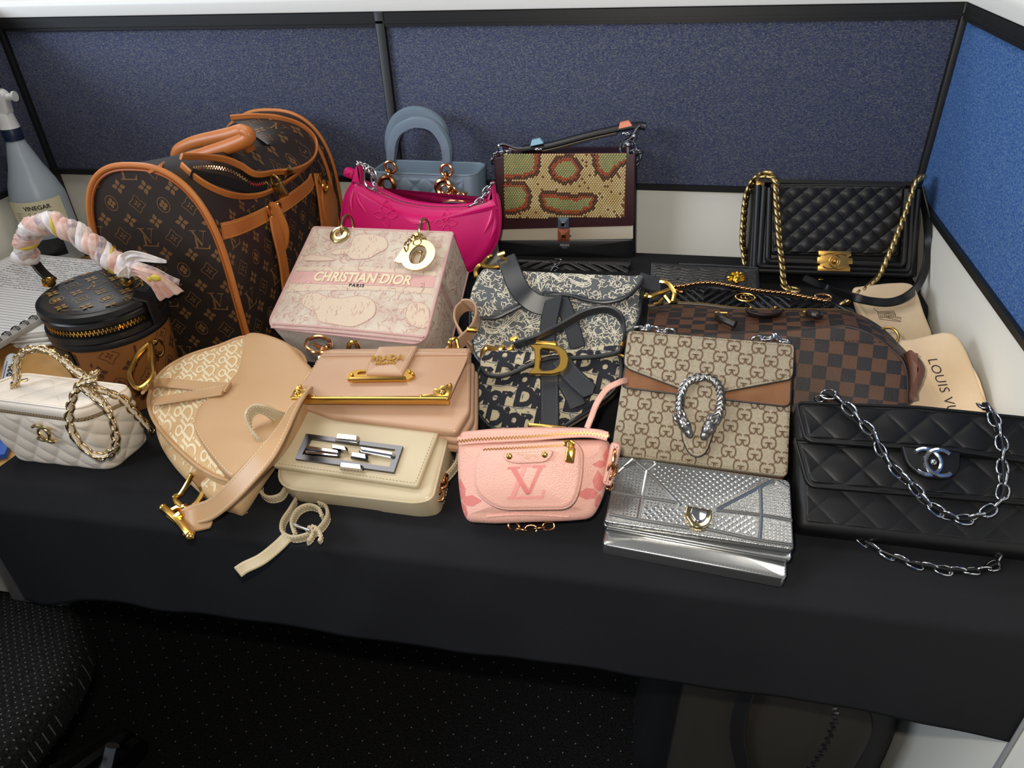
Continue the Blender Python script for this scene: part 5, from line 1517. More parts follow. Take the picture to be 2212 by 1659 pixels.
# ================================================================= grey-blue top handle bag
def lady_grey():
    c = py_(925, 470, 1.195); fr = F(c, yaw=-2, lean=3)
    root = thing('top_handle_bag', 'small grey-blue quilted top handle bag standing against the divider behind the pink bag', 'bag', fr)
    GB = mat('grey_blue_calf', '6f7f8d', .45, bump=.12, bscale=700); IN = mat('grey_lining', '5d6770', .7)
    K = crop(560, 220, .3376)
    a = fr.q2(*K(705, 425)); b = fr.q2(*K(1385, 490)); w0, w1 = a[0], b[0]; zt = (a[1] + b[1]) / 2 - .002
    D = .085
    def boxring(z, ins): return roundpoly([(w0 + ins, 0 + ins), (w1 - ins, 0 + ins), (w1 - ins, D - ins), (w0 + ins, D - ins)], .022, 8)
    g = G(); pr = [(-.03, .0), (zt - .004, 0), (zt, .001), (zt, .004), (zt - .01, .005), (zt - .03, .005)]
    vs = [(p[0], p[1], z) for z, ins in pr for p in boxring(z, ins)]; n = len(boxring(0, 0)); g.add(vs, rings_faces(len(pr), n)); g.build('body', GB, root)
    g = G(); tube(g, [(p[0], p[1], zt) for p in boxring(0, .002)], .0022, 8, closed=True); g.build('rim', GB, root)
    # quilted front
    o = [(w0 + .022, -.02), (w1 - .022, -.02), (w1 - .022, zt - .006), (w0 + .022, zt - .006)]
    skin(root, 'quilted_front', o, lambda X, Z, Dd: -.0003 - .0035 * quilt(X, Z, .026, 45, off=(.0, .0)) * np.clip(Dd / .004, 0, 1), GB, 90, 46)
    # two arched handles
    for (yy, pts) in ((.004, [(835, 430), (838, 330), (850, 240), (890, 170), (960, 128), (1030, 118), (1110, 140), (1170, 200), (1210, 290), (1210, 430)]),
                      (D - .004, [(838, 380), (828, 280), (835, 190), (870, 110), (930, 65), (1000, 52), (1080, 70), (1150, 120), (1190, 190), (1205, 300)])):
        P = resample(spline([fr.q(*K(*p), yy) for p in pts], 8), .004)
        g = G(); nP = len(P); f_ = frames(P, False, (0, 1, 0)); vs = []
        for i, (p, (T, w, b_)) in enumerate(zip(P, f_)):
            t = i / (nP - 1); e = min(1, t * 6, (1 - t) * 6)
            for (u, v) in ((-.5, -.3), (-.2, -.5), (.2, -.5), (.5, -.3), (.55, .3), (.5, .8), (-.5, .8), (-.55, .3)):
                vs.append(p + w * u * (.016 * (.45 + .55 * e)) - b_ * 0 + b_ * v * -.013 * (.7 + .3 * e))
        g.add(vs, rings_faces(nP, 8)); h = g.build('handle', GB, root, angle=50)
        stitch(h, [p - w * .0085 + b_ * (-.009) for p, (T, w, b_) in zip(P, f_)], mat('grey_thread', '8e9ba6', .7), .0025, .002, .0004)
    for x, y in ((838, 432), (1198, 452)):
        for k, (dx, dy, R, ax) in enumerate(((0, -14, .010, 'y'), (-2, 30, .0085, 'x'))):
            ringat(root, fr.q(*K(x + dx, y + dy), -.006), R, .0024, ROSEG, 'handle_ring', ax)
        c = fr.q(*K(x - 18, y + 95), -.005); ringat(root, c, .0125, .0048, ROSEG, 'eyelet', 'y', 1.0, 28)
    # charm cluster
    for i, (x, y) in enumerate([(1190, 560), (1210, 590), (1180, 610), (1230, 570), (1165, 630), (1240, 620), (1290, 610)]):
        ringat(root, fr.q(*K(x, y), -.014), .0075, .0017, ROSEG, 'charm_link', ('y', 'x', 'z')[i % 3], n=16)
    c = fr.q(*K(1265, 645), -.022); g = G()
    h = G(); lathe(h, [(.001, -.002), (.024, -.002), (.025, 0), (.024, .002), (.001, .002)], 32)
    R = Matrix.Rotation(rad(-22), 3, 'X'); g.add([c + R @ Vector(v) for v in h.v], h.f); dsc = g.build('charm_disc', GB, root)
    g = G(); tube(g, [c + R @ Vector((.024 * math.cos(t), .024 * math.sin(t), .001)) for t in [2 * PI * i / 30 for i in range(30)]], .0018, 8, closed=True); g.build('disc_rim', ROSEG, dsc)
    for i, (x, y, L) in enumerate([(1210, 625, 'I'), (1250, 612, 'D'), (1310, 622, 'R')]):
        g = G(); c = fr.q(*K(x, y), -.022); Rr = Matrix.Rotation(rad(-60), 3, 'X') @ Matrix.Rotation(rad(30 - 30 * i), 3, 'Z')
        text3d(g, L, .022, lambda u, v, h_: c + Rr @ Vector((u, -h_, v)), .002, offset=.0006); g.build('letter_charm', ROSEG, root, smooth=False)
lady_grey()
# ================================================================= snakeskin flap bag
def hexcells(g, d_, x0, x1, z0, z1, a, cls, yf):
    pass
def python_bag():
    c = py_(1222, 558, 1.255); fr = F(c, yaw=3.5, lean=3)
    root = thing('snakeskin_flap_bag', 'flap bag with snakeskin panel in a maroon frame, cream and black bands and studded strap', 'bag', fr)
    MR = mat('maroon_calf', '3c1d22', .4, bump=.1, bscale=500); CRM = mat('cream_calf', 'd9cbb4', .45)
    K = crop(980, 220, .26522)
    P = lambda pts, y=0: Q(fr, K, pts, y)
    o = roundpoly(P([(345, 450), (1490, 425), (1480, 1290), (375, 1262)], .004), .004, 4)
    shape(root, 'body', o, .004, .058, BLKS, .004, 4)
    cr = roundpoly(P([(362, 1000), (1462, 1000), (1462, 1115), (362, 1130)], .0), .002, 2); shape(root, 'cream_band', cr, -.0015, .006, CRM, .001, 2)
    bk = roundpoly(P([(362, 1125), (1465, 1118), (1462, 1278), (370, 1262)], .0), .004, 3); shape(root, 'black_panel', bk, -.002, .006, BLKS, .001, 2, bf=.003)
    Fo = roundpoly(P([(328, 455), (470, 432), (1484, 425), (1470, 1008), (365, 1040)], -.005), [.004, .004, .004, .006, .006], 4)
    fl = shape(root, 'flap', Fo, -.007, -.001, MR, .002, 3, label='maroon leather flap frame')
    top = roundpoly(P([(330, 455), (1486, 425), (1486, 440), (330, 470)], -.005), .001, 2)
    g = G(); strap(g, [fr.q(*K(905, 436), -.004) + Vector((0, y, .001)) for y in (0, .02, .05)], abs(P([(1486, 430)])[0][0] - P([(330, 430)])[0][0]) - .004, .003, (1, 0, 0)); g.build('flap_top', MR, root)
    # snakeskin: rows of small domed scales, coloured by the marking they lie in
    BX = P([(408, 430), (1405, 418), (1393, 938), (416, 950)], -.008)
    u = lambda x, y: P([(x, y)], -.008)[0]
    marks = [[(380, 400), (660, 400), (665, 480), (650, 560), (560, 590), (380, 590)],
             [(815, 545), (860, 495), (930, 475), (975, 500), (1000, 545), (975, 600), (900, 625), (850, 605)],
             [(1170, 400), (1420, 400), (1420, 455), (1330, 500), (1280, 550), (1240, 590), (1195, 545), (1180, 480)],
             [(380, 690), (560, 700), (590, 760), (575, 840), (500, 870), (380, 880)],
             [(740, 770), (900, 790), (1000, 810), (1060, 785), (1120, 790), (1100, 850), (1020, 885), (880, 880), (760, 850)]]
    MK = [[u(*p) for p in m_] for m_ in marks]
    def inside(p, poly):
        r = False; n = len(poly)
        for i in range(n):
            a, b = poly[i], poly[i - 1]
            if (a[1] > p[1]) != (b[1] > p[1]) and p[0] < (b[0] - a[0]) * (p[1] - a[1]) / (b[1] - a[1]) + a[0]: r = not r
        return r
    def dpoly(p, poly):
        best = 9
        for i in range(len(poly)):
            a, b = Vector(poly[i - 1]), Vector(poly[i]); d = b - a; t = max(0, min(1, (Vector(p) - a).dot(d) / max(1e-9, d.length_squared))); best = min(best, (Vector(p) - a - d * t).length)
        return best
    cols = {'green': mat('scale_green', '8a9a62', .25, c2='a3a86a', cscale=90), 'orange': mat('scale_orange', 'b4471c', .25, c2='9a3a1a', cscale=90), 'dark': mat('scale_dark', '3a1c12', .25), 'tan': mat('scale_tan', 'c9ae70', .25, c2='d8c68c', cscale=60), 'brown': mat('scale_brown', '6a4020', .3)}
    bed = mat('scale_bed', '8a5f3c', .5)
    bo = roundpoly(BX, .001, 2); bedo = shape(root, 'snakeskin_bed', bo, -.0078, -.006, bed, .0006, 2)
    gs = {k: G() for k in cols}
    xs = [p[0] for p in BX]; zs = [p[1] for p in BX]; a = .0044; bz = a * .72; rn = random.Random(2)
    i = 0; z = min(zs) + .002
    while z < max(zs) - .001:
        x = min(xs) + .0015 + (a / 2 if i % 2 else 0)
        while x < max(xs) - .001:
            if inside((x, z), BX):
                jx, jz = x + rn.uniform(-.0006, .0006), z + rn.uniform(-.0006, .0006); k = 'tan'
                for m_ in MK:
                    d_ = dpoly((jx, jz), m_); ins = inside((jx, jz), m_)
                    if ins: k = 'green' if d_ > .0002 else 'orange'; break
                    if d_ < .0050: k = 'orange'; break
                    if d_ < .0108: k = 'dark'; break
                if k == 'tan' and rn.random() < .06: k = 'brown'
                s = .44; r = 6
                pts = [(x + a * s * math.cos(q * PI / 3) * .92, z + bz * .60 * math.sin(q * PI / 3) * 1.05) for q in range(r)]
                pi_ = [(x + a * s * .5 * math.cos(q * PI / 3), z + bz * .36 * math.sin(q * PI / 3)) for q in range(r)]
                vs = [(p[0], -.0078, p[1]) for p in pts] + [(p[0], -.0087, p[1]) for p in pi_]
                gs[k].add(vs, [(q, (q + 1) % r, r + (q + 1) % r, r + q) for q in range(r)] + [tuple(range(r, 2 * r))])
            x += a
        z += bz; i += 1
    for k, g in gs.items():
        if g.v: g.build('snakeskin_scales', cols[k], bedo, angle=80, kind='stuff', label={'green': 'green scales', 'orange': 'orange scales', 'dark': 'dark brown scales', 'tan': 'tan scales', 'brown': 'brown scales'}[k])
    stitch(root, [(p[0], -.0072, p[1]) for p in inset(Fo, .0025)], mat('plum_thread', '5c3038', .7), .002, .0015, .0003)
    # pyramid stud clasp
    def stud(cx_, cy_, w, h, mo, mi, d0):
        q = P([(cx_ - w, cy_ - h), (cx_ + w, cy_ - h), (cx_ + w, cy_ + h), (cx_ - w, cy_ + h)], d0); c = Vector((sum(p[0] for p in q) / 4, sum(p[1] for p in q) / 4))
        def lay(s0, s1, y0, y1, m, nm, par):
            g = G(); g.v = [(*(c + (Vector(p) - c) * s0), 0) for p in q]; g.v = [(v[0], y0, v[1]) for v in g.v] + [((c + (Vector(p) - c) * s1).x, y1, (c + (Vector(p) - c) * s1).y) for p in q]
            g.f = [(i, (i + 1) % 4, 4 + (i + 1) % 4, 4 + i) for i in range(4)] + [(4, 5, 6, 7)]; return g.build(nm, m, par, smooth=False)
        a_ = lay(1, 1, d0 + .006, d0, mo, 'stud_plate', root); lay(1, .52, d0, d0 - .004, mo, 'stud_bevel', a_); lay(.50, .26, d0 - .003, d0 - .007, mi, 'stud_point', a_)
    BLS = mat('slate_blue_metal', '5f7180', .35, .3); COR = mat('coral_metal', 'b5624a', .35, .3)
    stud(893, 990, 45, 48, BLS, CHROME, -.010); stud(895, 1084, 48, 50, COR, GOLD, -.011)
    g = G(); cyl(g, fr.q(*K(940, 1090), -.008), fr.q(*K(956, 1090), -.008), .0022, 10); g.build('clasp_knob', CHROME, root)
    vs, fs = text2d('FENDI', .0058, offset=.0002, spacing=1.1); c_ = P([(903, 1175)], -.004)[0]
    PS = mat('silver_print', 'a0a0a0', .5)
    bpn = [o_ for o_ in root.children if o_.name.startswith('black_panel')][0]
    decal(D2().add(vs, fs, o=c_), rmap(bpn, .0004), 'stamped_lettering', PS, bpn)
    vs, fs = text2d('ROMA', .0028, spacing=1.2); c_ = P([(903, 1190)], -.004)[0]; decal(D2().add(vs, fs, o=c_), rmap(bpn, .0004), 'stamped_lettering', PS, bpn)
    # strap: broad band with studs, snap hooks at both ends
    Y = .012; q3 = lambda x, y, yy=Y: fr.q(*K(x, y), yy)
    P3 = resample(spline([q3(560, 384), q3(640, 372), q3(740, 362), q3(860, 335), q3(1100, 270), q3(1300, 225), q3(1420, 200), q3(1520, 192), q3(1560, 200)], 8), .004)
    sm = mat('taupe_strap_lining', 'a59683', .6)
    g = G(); strap(g, P3, .030, .0095, fr.I.to_3x3() @ Vector((0, 1, -.12))); st_ = g.build('strap', BLKS, root)
    g = G(); strap(g, [p + Vector((0, -.004, -.0062)) for p in P3[9:-12]], .018, .003, fr.I.to_3x3() @ Vector((0, .9, -.4))); g.build('strap_lining', sm, st_)
    for (x, y, m_) in ((680, 330, mat('pale_blue_metal', '8fb8cc', .35, .2)), (1398, 188, mat('salmon_metal', 'd98468', .35, .2))):
        c_ = q3(x, y + 12, .004); g = G(); w = .0115
        R = Matrix.Rotation(rad(-12), 3, 'Y')
        vs = [(-w, -.007, 0), (w, -.007, 0), (w, .007, 0), (-w, .007, 0), (-w * .62, -.004, .0085), (w * .62, -.004, .0085), (w * .62, .004, .0085), (-w * .62, .004, .0085)]
        g.add([c_ + R @ Vector(v) for v in vs], rings_faces(2, 4)); g.build('strap_stud', m_, st_, smooth=False)
    for (x, y) in ((690, 388), (1400, 258)):
        g = G(); sphere(g, q3(x, y, -.002), .006, 12, 6, (1.2, .5, .5)); g.build('stud_back', CHROME, st_)
    # left hook lying flat
    g = G(); tube(g, spline([q3(380, 400, 0), q3(370, 360, 0), q3(400, 345, 0), q3(450, 358, 0), q3(500, 375, 0), q3(560, 380, 0)], 8), .0034, 8); tube(g, spline([q3(395, 450, 0), q3(392, 400, 0), q3(384, 360, 0)], 6), .003, 8); tube(g, spline([q3(450, 372, 0), q3(500, 392, 0), q3(555, 385, 0)], 6), .002, 8); g.build('snap_hook', CHROME, root)
    chain(root, spline([q3(320, 480, .01), q3(318, 450, .008), q3(345, 425, .004), q3(400, 415, 0), q3(450, 410, 0)], 8), 'fen', .010, .0075, .0014, CHROME, .0075, up=(0, -1, 0), mode='alt')
    # right hook standing
    ringat(root, q3(1420, 380, -.002), .0135, .0016, CHROME, 'hook_ring', 'y', 1)
    g = G(); tube(g, [q3(1420, 430, -.004), q3(1420, 350, -.004)], .0032, 10); sphere(g, q3(1420, 352, -.004), .0042, 10, 8); g.build('turn_post', CHROME, root)
    g = G(); tube(g, spline([q3(1385, 370, 0), q3(1400, 330, 0), q3(1450, 290, 0), q3(1475, 250, 0), q3(1500, 210, 0), q3(1520, 195, 0)], 8), .0038, 8); tube(g, spline([q3(1455, 350, 0), q3(1470, 310, 0), q3(1480, 270, 0)], 8), .0022, 8); sphere(g, q3(1468, 282, -.002), .004, 10, 8); g.build('snap_hook', CHROME, root)
    chain(root, spline([q3(1450, 405, .006), q3(1490, 400, .012), q3(1520, 420, .02), q3(1505, 460, .02), q3(1495, 490, .02)], 8), 'fen', .010, .0075, .0014, CHROME, .0075, up=(0, -1, 0), mode='alt')
python_bag()

# ================================================================= black envelope bag beneath
def envelope():
    c = pz(1215, 600, .045); fr = F((c.x, 1.19, Z0 + .020), yaw=1, lean=18)
    root = thing('envelope_bag', 'black chevron-quilted envelope bag with interlaced metal initials, low under the snakeskin bag', 'bag', fr)
    K = ID
    o = roundpoly(Q(fr, K, [(1085, 562), (1362, 566), (1362, 640), (1085, 640)], 0), .004, 3)
    shape(root, 'body', o, .004, .045, BLKL, .004, 4)
    zt = max(p[1] for p in o); x0 = min(p[0] for p in o) + .003; x1 = max(p[0] for p in o) - .003; cx_ = (x0 + x1) / 2
    oo = [(x0, min(p[1] for p in o)), (x1, min(p[1] for p in o)), (x1, zt - .003), (x0, zt - .003)]
    skin(root, 'chevron_flap', oo, lambda X, Z, D: .003 - .003 * np.abs(np.sin(PI * (Z + .45 * np.abs(X - cx_)) / .011)) ** .6 * np.clip(D / .003, 0, 1), BLKL, 120, 50)
    def pt(x, y): return Vector(fr.q(x, y, -.004))
    g = G()
    for pts in ([(1190, 562), (1200, 572), (1206, 560)], [(1200, 570), (1190, 585)], [(1206, 568), (1196, 574), (1206, 580), (1194, 588)], [(1190, 590), (1206, 592), (1212, 586)], [(1198, 560), (1212, 562), (1204, 574), (1190, 578)]):
        tube(g, spline([pt(*p) for p in pts], 5), .0014, 6)
    g.build('interlaced_initials', mat('smoked_metal', '8f8f92', .25, 1), root)
envelope()

# ================================================================= two shield-shaped saddle bags with D stirrups
TOI = mat('grey_toile', '5d5f60', .85, bump=.8, bscale=1400, kind='grain'); TOP = mat('toile_cream_thread', 'd8cfb8', .85, bump=.8, bscale=2000)
NVY = mat('navy_jacquard', '24262f', .85, bump=.8, bscale=1400, kind='grain'); NVP = mat('stone_jacquard', 'c2b596', .85, bump=.8, bscale=2000)
SLT = mat('slate_black_leather', '25272b', .38, bump=.06, bscale=500); SST = mat('slate_thread', '5a5e66', .7)
def toile_saddle():
    c = pz(1200, 800, .06); fr = F(c, yaw=-1, lean=50)
    root = thing('saddle_bag', 'grey saddle bag embroidered with cream foliage toile, black strap draped over its flap', 'bag', fr)
    K = crop(960, 540, .27728)
    pts = [(200, 400), (260, 220), (340, 170), (700, 190), (1200, 205), (1530, 215), (1540, 330), (1520, 520), (1460, 640), (1380, 760), (1200, 960), (900, 1050), (500, 1000), (260, 860), (200, 700), (190, 550)]
    o = [tuple(p)[:2] for p in spline([Vector((*p, 0)) for p in Q(fr, K, pts)], 5, True)]
    body = shape(root, 'body', o, 0, .050, TOI, .012, 5, bf=.006)
    pip(root, inset(o, .0015), .004, .0022, SLT)
    fp = [(200, 400), (240, 260), (310, 160), (420, 160), (700, 175), (1100, 195), (1500, 210), (1545, 220), (1500, 290), (1400, 370), (1250, 405), (1100, 385), (980, 350), (860, 342), (740, 365), (620, 420), (500, 480), (400, 525), (300, 530), (230, 480)]
    Fo = [tuple(p)[:2] for p in spline([Vector((*p, 0)) for p in Q(fr, K, fp, -.010)], 5, True)]
    fl = shape(root, 'flap', Fo, -.015, -.004, TOI, .003, 4, bf=.003)
    lowp = spline([Vector((p[0], -.014, p[1])) for p in Q(fr, K, [(1545, 222), (1500, 292), (1400, 372), (1250, 408), (1100, 388), (980, 353), (860, 345), (740, 368), (620, 423), (500, 483), (400, 528), (300, 532)], -.014)], 6)
    g = G(); tube(g, lowp, .0030, 8); g.build('flap_edge', SLT, root)
    for ob, sd, nn in ((fl, 3, 900), (body, 8, 1300)):
        d = D2(); xs = [p[0] for p in o]; zs = [p[1] for p in o]
        squiggles(d, min(xs), max(xs), min(zs), max(zs), int(nn * 1.7), .0010, sd, .013)
        # a few long sinuous tails
        S = [(750, 330), (740, 250), (820, 205), (900, 250), (960, 210), (1060, 220), (1140, 270), (1080, 300), (980, 260)] if ob is fl else [(300, 560), (330, 620), (420, 620), (520, 540), (600, 480), (660, 560), (740, 540)]
        for k in range(3):
            q = spline([Vector((*p, 0)) for p in Q(fr, K, [(x + 5 * k, y + 14 * k) for x, y in S])], 6); d.line([(p.x, p.y) for p in q], .0014)
        decal(d, rmap(ob, .0005), 'toile_embroidery', TOP, ob)
    def band(pts, w, nm, up, y=-.02, th=.004, st=True, par=root):
        P = resample(spline([fr.q(*K(p[0], p[1]), p[2] if len(p) > 2 else y) for p in pts], 8), .004); g = G(); strap(g, P, w, th, up); ob = g.build(nm, SLT, par)
        if st:
            f_ = frames(P, False, up)
            for s_ in (-1, 1): stitch(ob, [p + w_ * s_ * (w / 2 - .0025) + b_ * k * (th / 2 + .0002) for p, (T, w_, b_) in zip(P, f_) for k in (-1,)], SST, .0022, .0018, .0003)
        return ob
    band([(858, 352), (840, 440), (815, 560), (800, 700), (800, 730)], .0235, 'front_strap', (1, 0, 0), -.018)
    band([(900, 360), (950, 480), (1000, 620), (1040, 760)], .0215, 'front_strap', (1, 0, .3), -.012)
    band([(480, 60, -.012), (520, 160, -.02), (560, 260, -.024), (620, 350, -.024), (720, 420, -.018), (850, 438, -.013)], lambda t: .028, 'draped_strap', (.9, 0, .45), th=.004, st=False)
    W3 = lambda x, y, yy=-.01: fr.q(*K(x, y), yy)
    g = G(); tube(g, spline([W3(250, 210), W3(245, 160), W3(280, 120), W3(330, 130), W3(380, 135), W3(430, 128), W3(470, 120)], 6), .0034, 8); tube(g, spline([W3(290, 118), W3(340, 60, .0), W3(375, 45, .0)], 6), .0028, 8); g.build('side_ring', GOLD, root)
    g = G(); tube(g, [W3(415, 38, -.02), W3(470, 20, -.02)], .0032, 8); tube(g, [W3(440, 30, -.018), W3(450, 62, -.014), W3(520, 85, -.012)], .003, 8); g.build('strap_bar', GOLD, root)
    # right hand stirrup letter seen from the side
    g = G(); D_ = [(1560, 360), (1600, 372), (1660, 345), (1690, 330)]
    K2 = crop(1370, 500, .14919)
    R3 = lambda x, y, yy=.0: fr.q(*K2(x, y), yy)
    tube(g, spline([R3(160, 930), R3(240, 940), R3(330, 900), R3(430, 870), R3(520, 835)], 6), .0032, 8); sphere(g, R3(170, 930), .0048, 10, 8)
    tube(g, spline([R3(370, 725), R3(440, 735), R3(510, 780), R3(560, 850), R3(580, 920), R3(560, 1020)], 6), .0036, 8); tube(g, [R3(440, 930), R3(520, 1035)], .0022, 8); tube(g, [R3(420, 970), R3(350, 1035), R3(280, 1050)], .0022, 8)
    g.build('side_stirrup', GOLD, root)
    g = G(); strap(g, spline([R3(60, 690), R3(160, 720), R3(270, 760), R3(380, 760)], 6), .022, .004, (0, 0, 1)); g.build('side_strap', SLT, root)
toile_saddle()

def navy_saddle():
    c = pz(1160, 936, .025); fr = F(c, yaw=-1, lean=50)
    root = thing('saddle_bag', 'navy and stone jacquard saddle bag with large aged gold D stirrup, centre of table', 'bag', fr)
    K = crop(960, 540, .27728)
    pts = [(280, 900), (400, 840), (800, 800), (1200, 780), (1350, 790), (1385, 900), (1370, 1020), (1300, 1120), (1170, 1220), (1000, 1330), (860, 1400), (600, 1420), (400, 1400), (300, 1330), (220, 1200), (215, 1080), (245, 980)]
    o = [tuple(p)[:2] for p in spline([Vector((*p, 0)) for p in Q(fr, K, pts)], 5, True)]
    body = shape(root, 'body', o, 0, .035, NVP, .012, 5, bf=.006)
    pip(root, inset(o, .001), .003, .0026, SLT)
    fp = [(285, 910), (285, 850), (320, 800), (420, 785), (600, 790), (800, 785), (1000, 778), (1200, 750), (1330, 728), (1368, 745), (1350, 790), (1200, 820), (1000, 835), (850, 830), (720, 865), (620, 910), (520, 955), (420, 978), (330, 965)]
    Fo = [tuple(p)[:2] for p in spline([Vector((*p, 0)) for p in Q(fr, K, fp, -.012)], 5, True)]
    fl = shape(root, 'flap', Fo, -.016, -.004, NVP, .003, 4, bf=.002)
    g = G(); tube(g, spline([fr.q(*K(*p), -.015) for p in [(285, 912), (330, 968), (420, 982), (520, 960), (620, 915), (720, 870), (850, 836), (1000, 840), (1200, 826), (1350, 794), (1370, 748)]], 6), .0030, 8); g.build('flap_edge', SLT, root)
    # lettered jacquard: dense navy letters with grey outlines on a stone ground
    GRY = mat('grey_jacquard', '5b6170', .85)
    for ob in (body, fl):
        xs = [p[0] for p in o]; zs = [p[1] for p in o]
        vs, fs = text2d('Dior', .036, shear=.12, offset=.0019, spacing=.86)
        d = D2(); i = 0; z = min(zs) - .02; sx = .0655; sz = .0275
        while z < max(zs) + .05:
            x = min(xs) - .05 + (i % 2) * sx * .5 + i * .004
            while x < max(xs) + .06: d.add(vs, fs, o=(x, z)); x += sx
            z += sz; i += 1
        d.v = [(x, z) for x, z in d.v]
        decal(d.fine(.006), rmap(ob, .0006), 'jacquard_lettering', NVY, ob, stretch=3)
        d = D2(); i = 0; z = min(zs) - .02
        while z < max(zs) + .05:
            x = min(xs) - .05
            while x < max(xs) + .06:
                d.line([(x + i * .004 + t * .006, z - .0026 + .0012 * math.sin(t * 1.3 + i)) for t in range(12)], .0010); x += sx
            z += sz; i += 1
        squiggles(d, min(xs), max(xs), min(zs), max(zs), 260, .0013, 21, .008)
        decal(d, rmap(ob, .0005), 'jacquard_threads', GRY, ob)
    def band(pts, w, nm, up, y=-.016, th=.004):
        P = resample(spline([fr.q(*K(p[0], p[1]), p[2] if len(p) > 2 else y) for p in pts], 8), .004); g = G(); strap(g, P, w, th, up); ob = g.build(nm, SLT, root)
        f_ = frames(P, False, up); ww = w(0.2) if callable(w) else w
        for s_ in (-1, 1): stitch(ob, [p + w_ * s_ * (ww / 2 - .003) + Vector((0, -th / 2 - .0003, 0)) for p, (T, w_, b_) in zip(P[:-3], f_)], SST, .0022, .0018, .0003)
    band([(820, 860), (820, 1100), (820, 1370)], .0245, 'front_strap', (1, 0, 0), -.010)
    band([(900, 960), (1000, 1130), (1040, 1220)], .0225, 'front_strap', (1, 0, .6), -.009)
    band([(900, 850), (980, 960), (1060, 1040), (1150, 1120)], lambda t: .0245 if t < .9 else .0245 * math.sqrt(max(.03, 1 - ((t - .9) / .1) ** 2)), 'hanging_strap', (1, 0, .7), -.020)
    # the metal letter D
    def lay(pts, y): return [tuple(p)[:2] for p in Q(fr, K, pts, y)]
    outer = [(665, 738), (820, 738), (900, 752), (950, 790), (973, 850), (960, 915), (915, 955), (850, 975), (660, 972), (662, 955), (682, 935), (700, 920), (705, 830), (700, 775), (672, 758)]
    inner = [(752, 770), (840, 778), (885, 800), (900, 850), (890, 905), (850, 935), (760, 944), (745, 925), (752, 850)]
    A = lay(outer, -.026); B = lay(inner, -.026)
    A = [tuple(p)[:2] for p in roundpoly(A, .0022, 3)]; B = [tuple(p)[:2] for p in roundpoly(B, .003, 3)]
    n = 72
    def rs(o_): 
        L = sum((Vector(o_[i]) - Vector(o_[i - 1])).length for i in range(len(o_))); r = [(p.x, p.y) for p in resample([Vector((*q, 0)) for q in o_], L / n, True)]
        return (r + r[-1:] * 3)[:n]
    if area2(A) * area2(B) < 0: B = B[::-1]
    A, B = rs(A), rs(B)
    # match by angle about the centre so the strip does not cross
    cB = Vector((sum(p[0] for p in B) / n, sum(p[1] for p in B) / n))
    from mathutils.geometry import tessellate_polygon
    def face(y):
        return [Vector((p[0], y, p[1])) for p in A + B]
    t = tessellate_polygon([[Vector((p[0], p[1], 0)) for p in A], [Vector((p[0], p[1], 0)) for p in B]])
    Ai, Bi = inset(A, .0012), inset(B, -.0012)
    g = G(); g.v = [(p[0], -.022, p[1]) for p in A + B] + [(p[0], -.0275, p[1]) for p in A + B] + [(p[0], -.0288, p[1]) for p in Ai + Bi]
    N2 = 2 * n
    g.f = [tuple(i + 2 * N2 for i in f) for f in t] + [tuple(f) for f in t]
    for b0 in (0, N2):
        for (s, e) in ((0, n), (n, N2)):
            for i in range(s, e):
                k = s + (i + 1 - s) % n; g.f.append((b0 + i, b0 + k, b0 + N2 + k, b0 + N2 + i))
    g.build('letter_stirrup', mat('aged_gold', 'c79f4e', .32, 1, bump=.1, bscale=200), root, angle=40)
    W3 = lambda x, y, yy=-.01: fr.q(*K(x, y), yy)
    g = G(); box(g, W3(795, 728, -.022), (.028, .007, .006), b=.002); tube(g, [W3(738, 715, -.02), W3(738, 742, -.024)], .002, 8); tube(g, [W3(858, 715, -.02), W3(858, 742, -.024)], .002, 8); g.build('stirrup_bar', mat('aged_gold', 'b18a3c'), root)
    g = G(); tube(g, spline([W3(300, 850), W3(300, 800), W3(330, 762), W3(380, 770), W3(430, 775), W3(460, 745)], 6), .0038, 8); g.build('side_ring', GOLD, root)
    g = G(); tube(g, spline([W3(490, 775), W3(520, 765), W3(535, 745)], 6), .003, 8); tube(g, [W3(515, 700, -.02), W3(565, 680, -.02)], .0034, 8); tube(g, [W3(540, 690, -.02), W3(560, 725, -.02)], .0026, 8); g.build('strap_bar', GOLD, root)
    P = resample(spline([W3(550, 745, -.02), W3(650, 712, -.025), W3(780, 660, -.028), W3(900, 600, -.034), W3(1040, 520, -.040), W3(1160, 472, -.044), W3(1270, 462, -.044), W3(1350, 500, -.040), W3(1390, 570, -.034), W3(1402, 650, -.028), W3(1400, 690, -.022)], 8), .004)
    g = G(); strap(g, P, .0145, .004, fr.I.to_3x3() @ Vector((0, -.35, 1))); g.build('shoulder_strap', SLT, root)
    g = G(); tube(g, spline([W3(1400, 700), W3(1385, 740), W3(1360, 790), W3(1340, 800)], 6), .0030, 8); tube(g, [W3(1310, 790), W3(1400, 832)], .0018, 8); sphere(g, W3(1410, 678), .004, 8, 6); g.build('side_stirrup', GOLD, root)
    g = G(); box(g, W3(800, 1378, -.012), (.050, .006, .006), b=.002); g.build('lower_bar', GOLD, root)
navy_saddle()

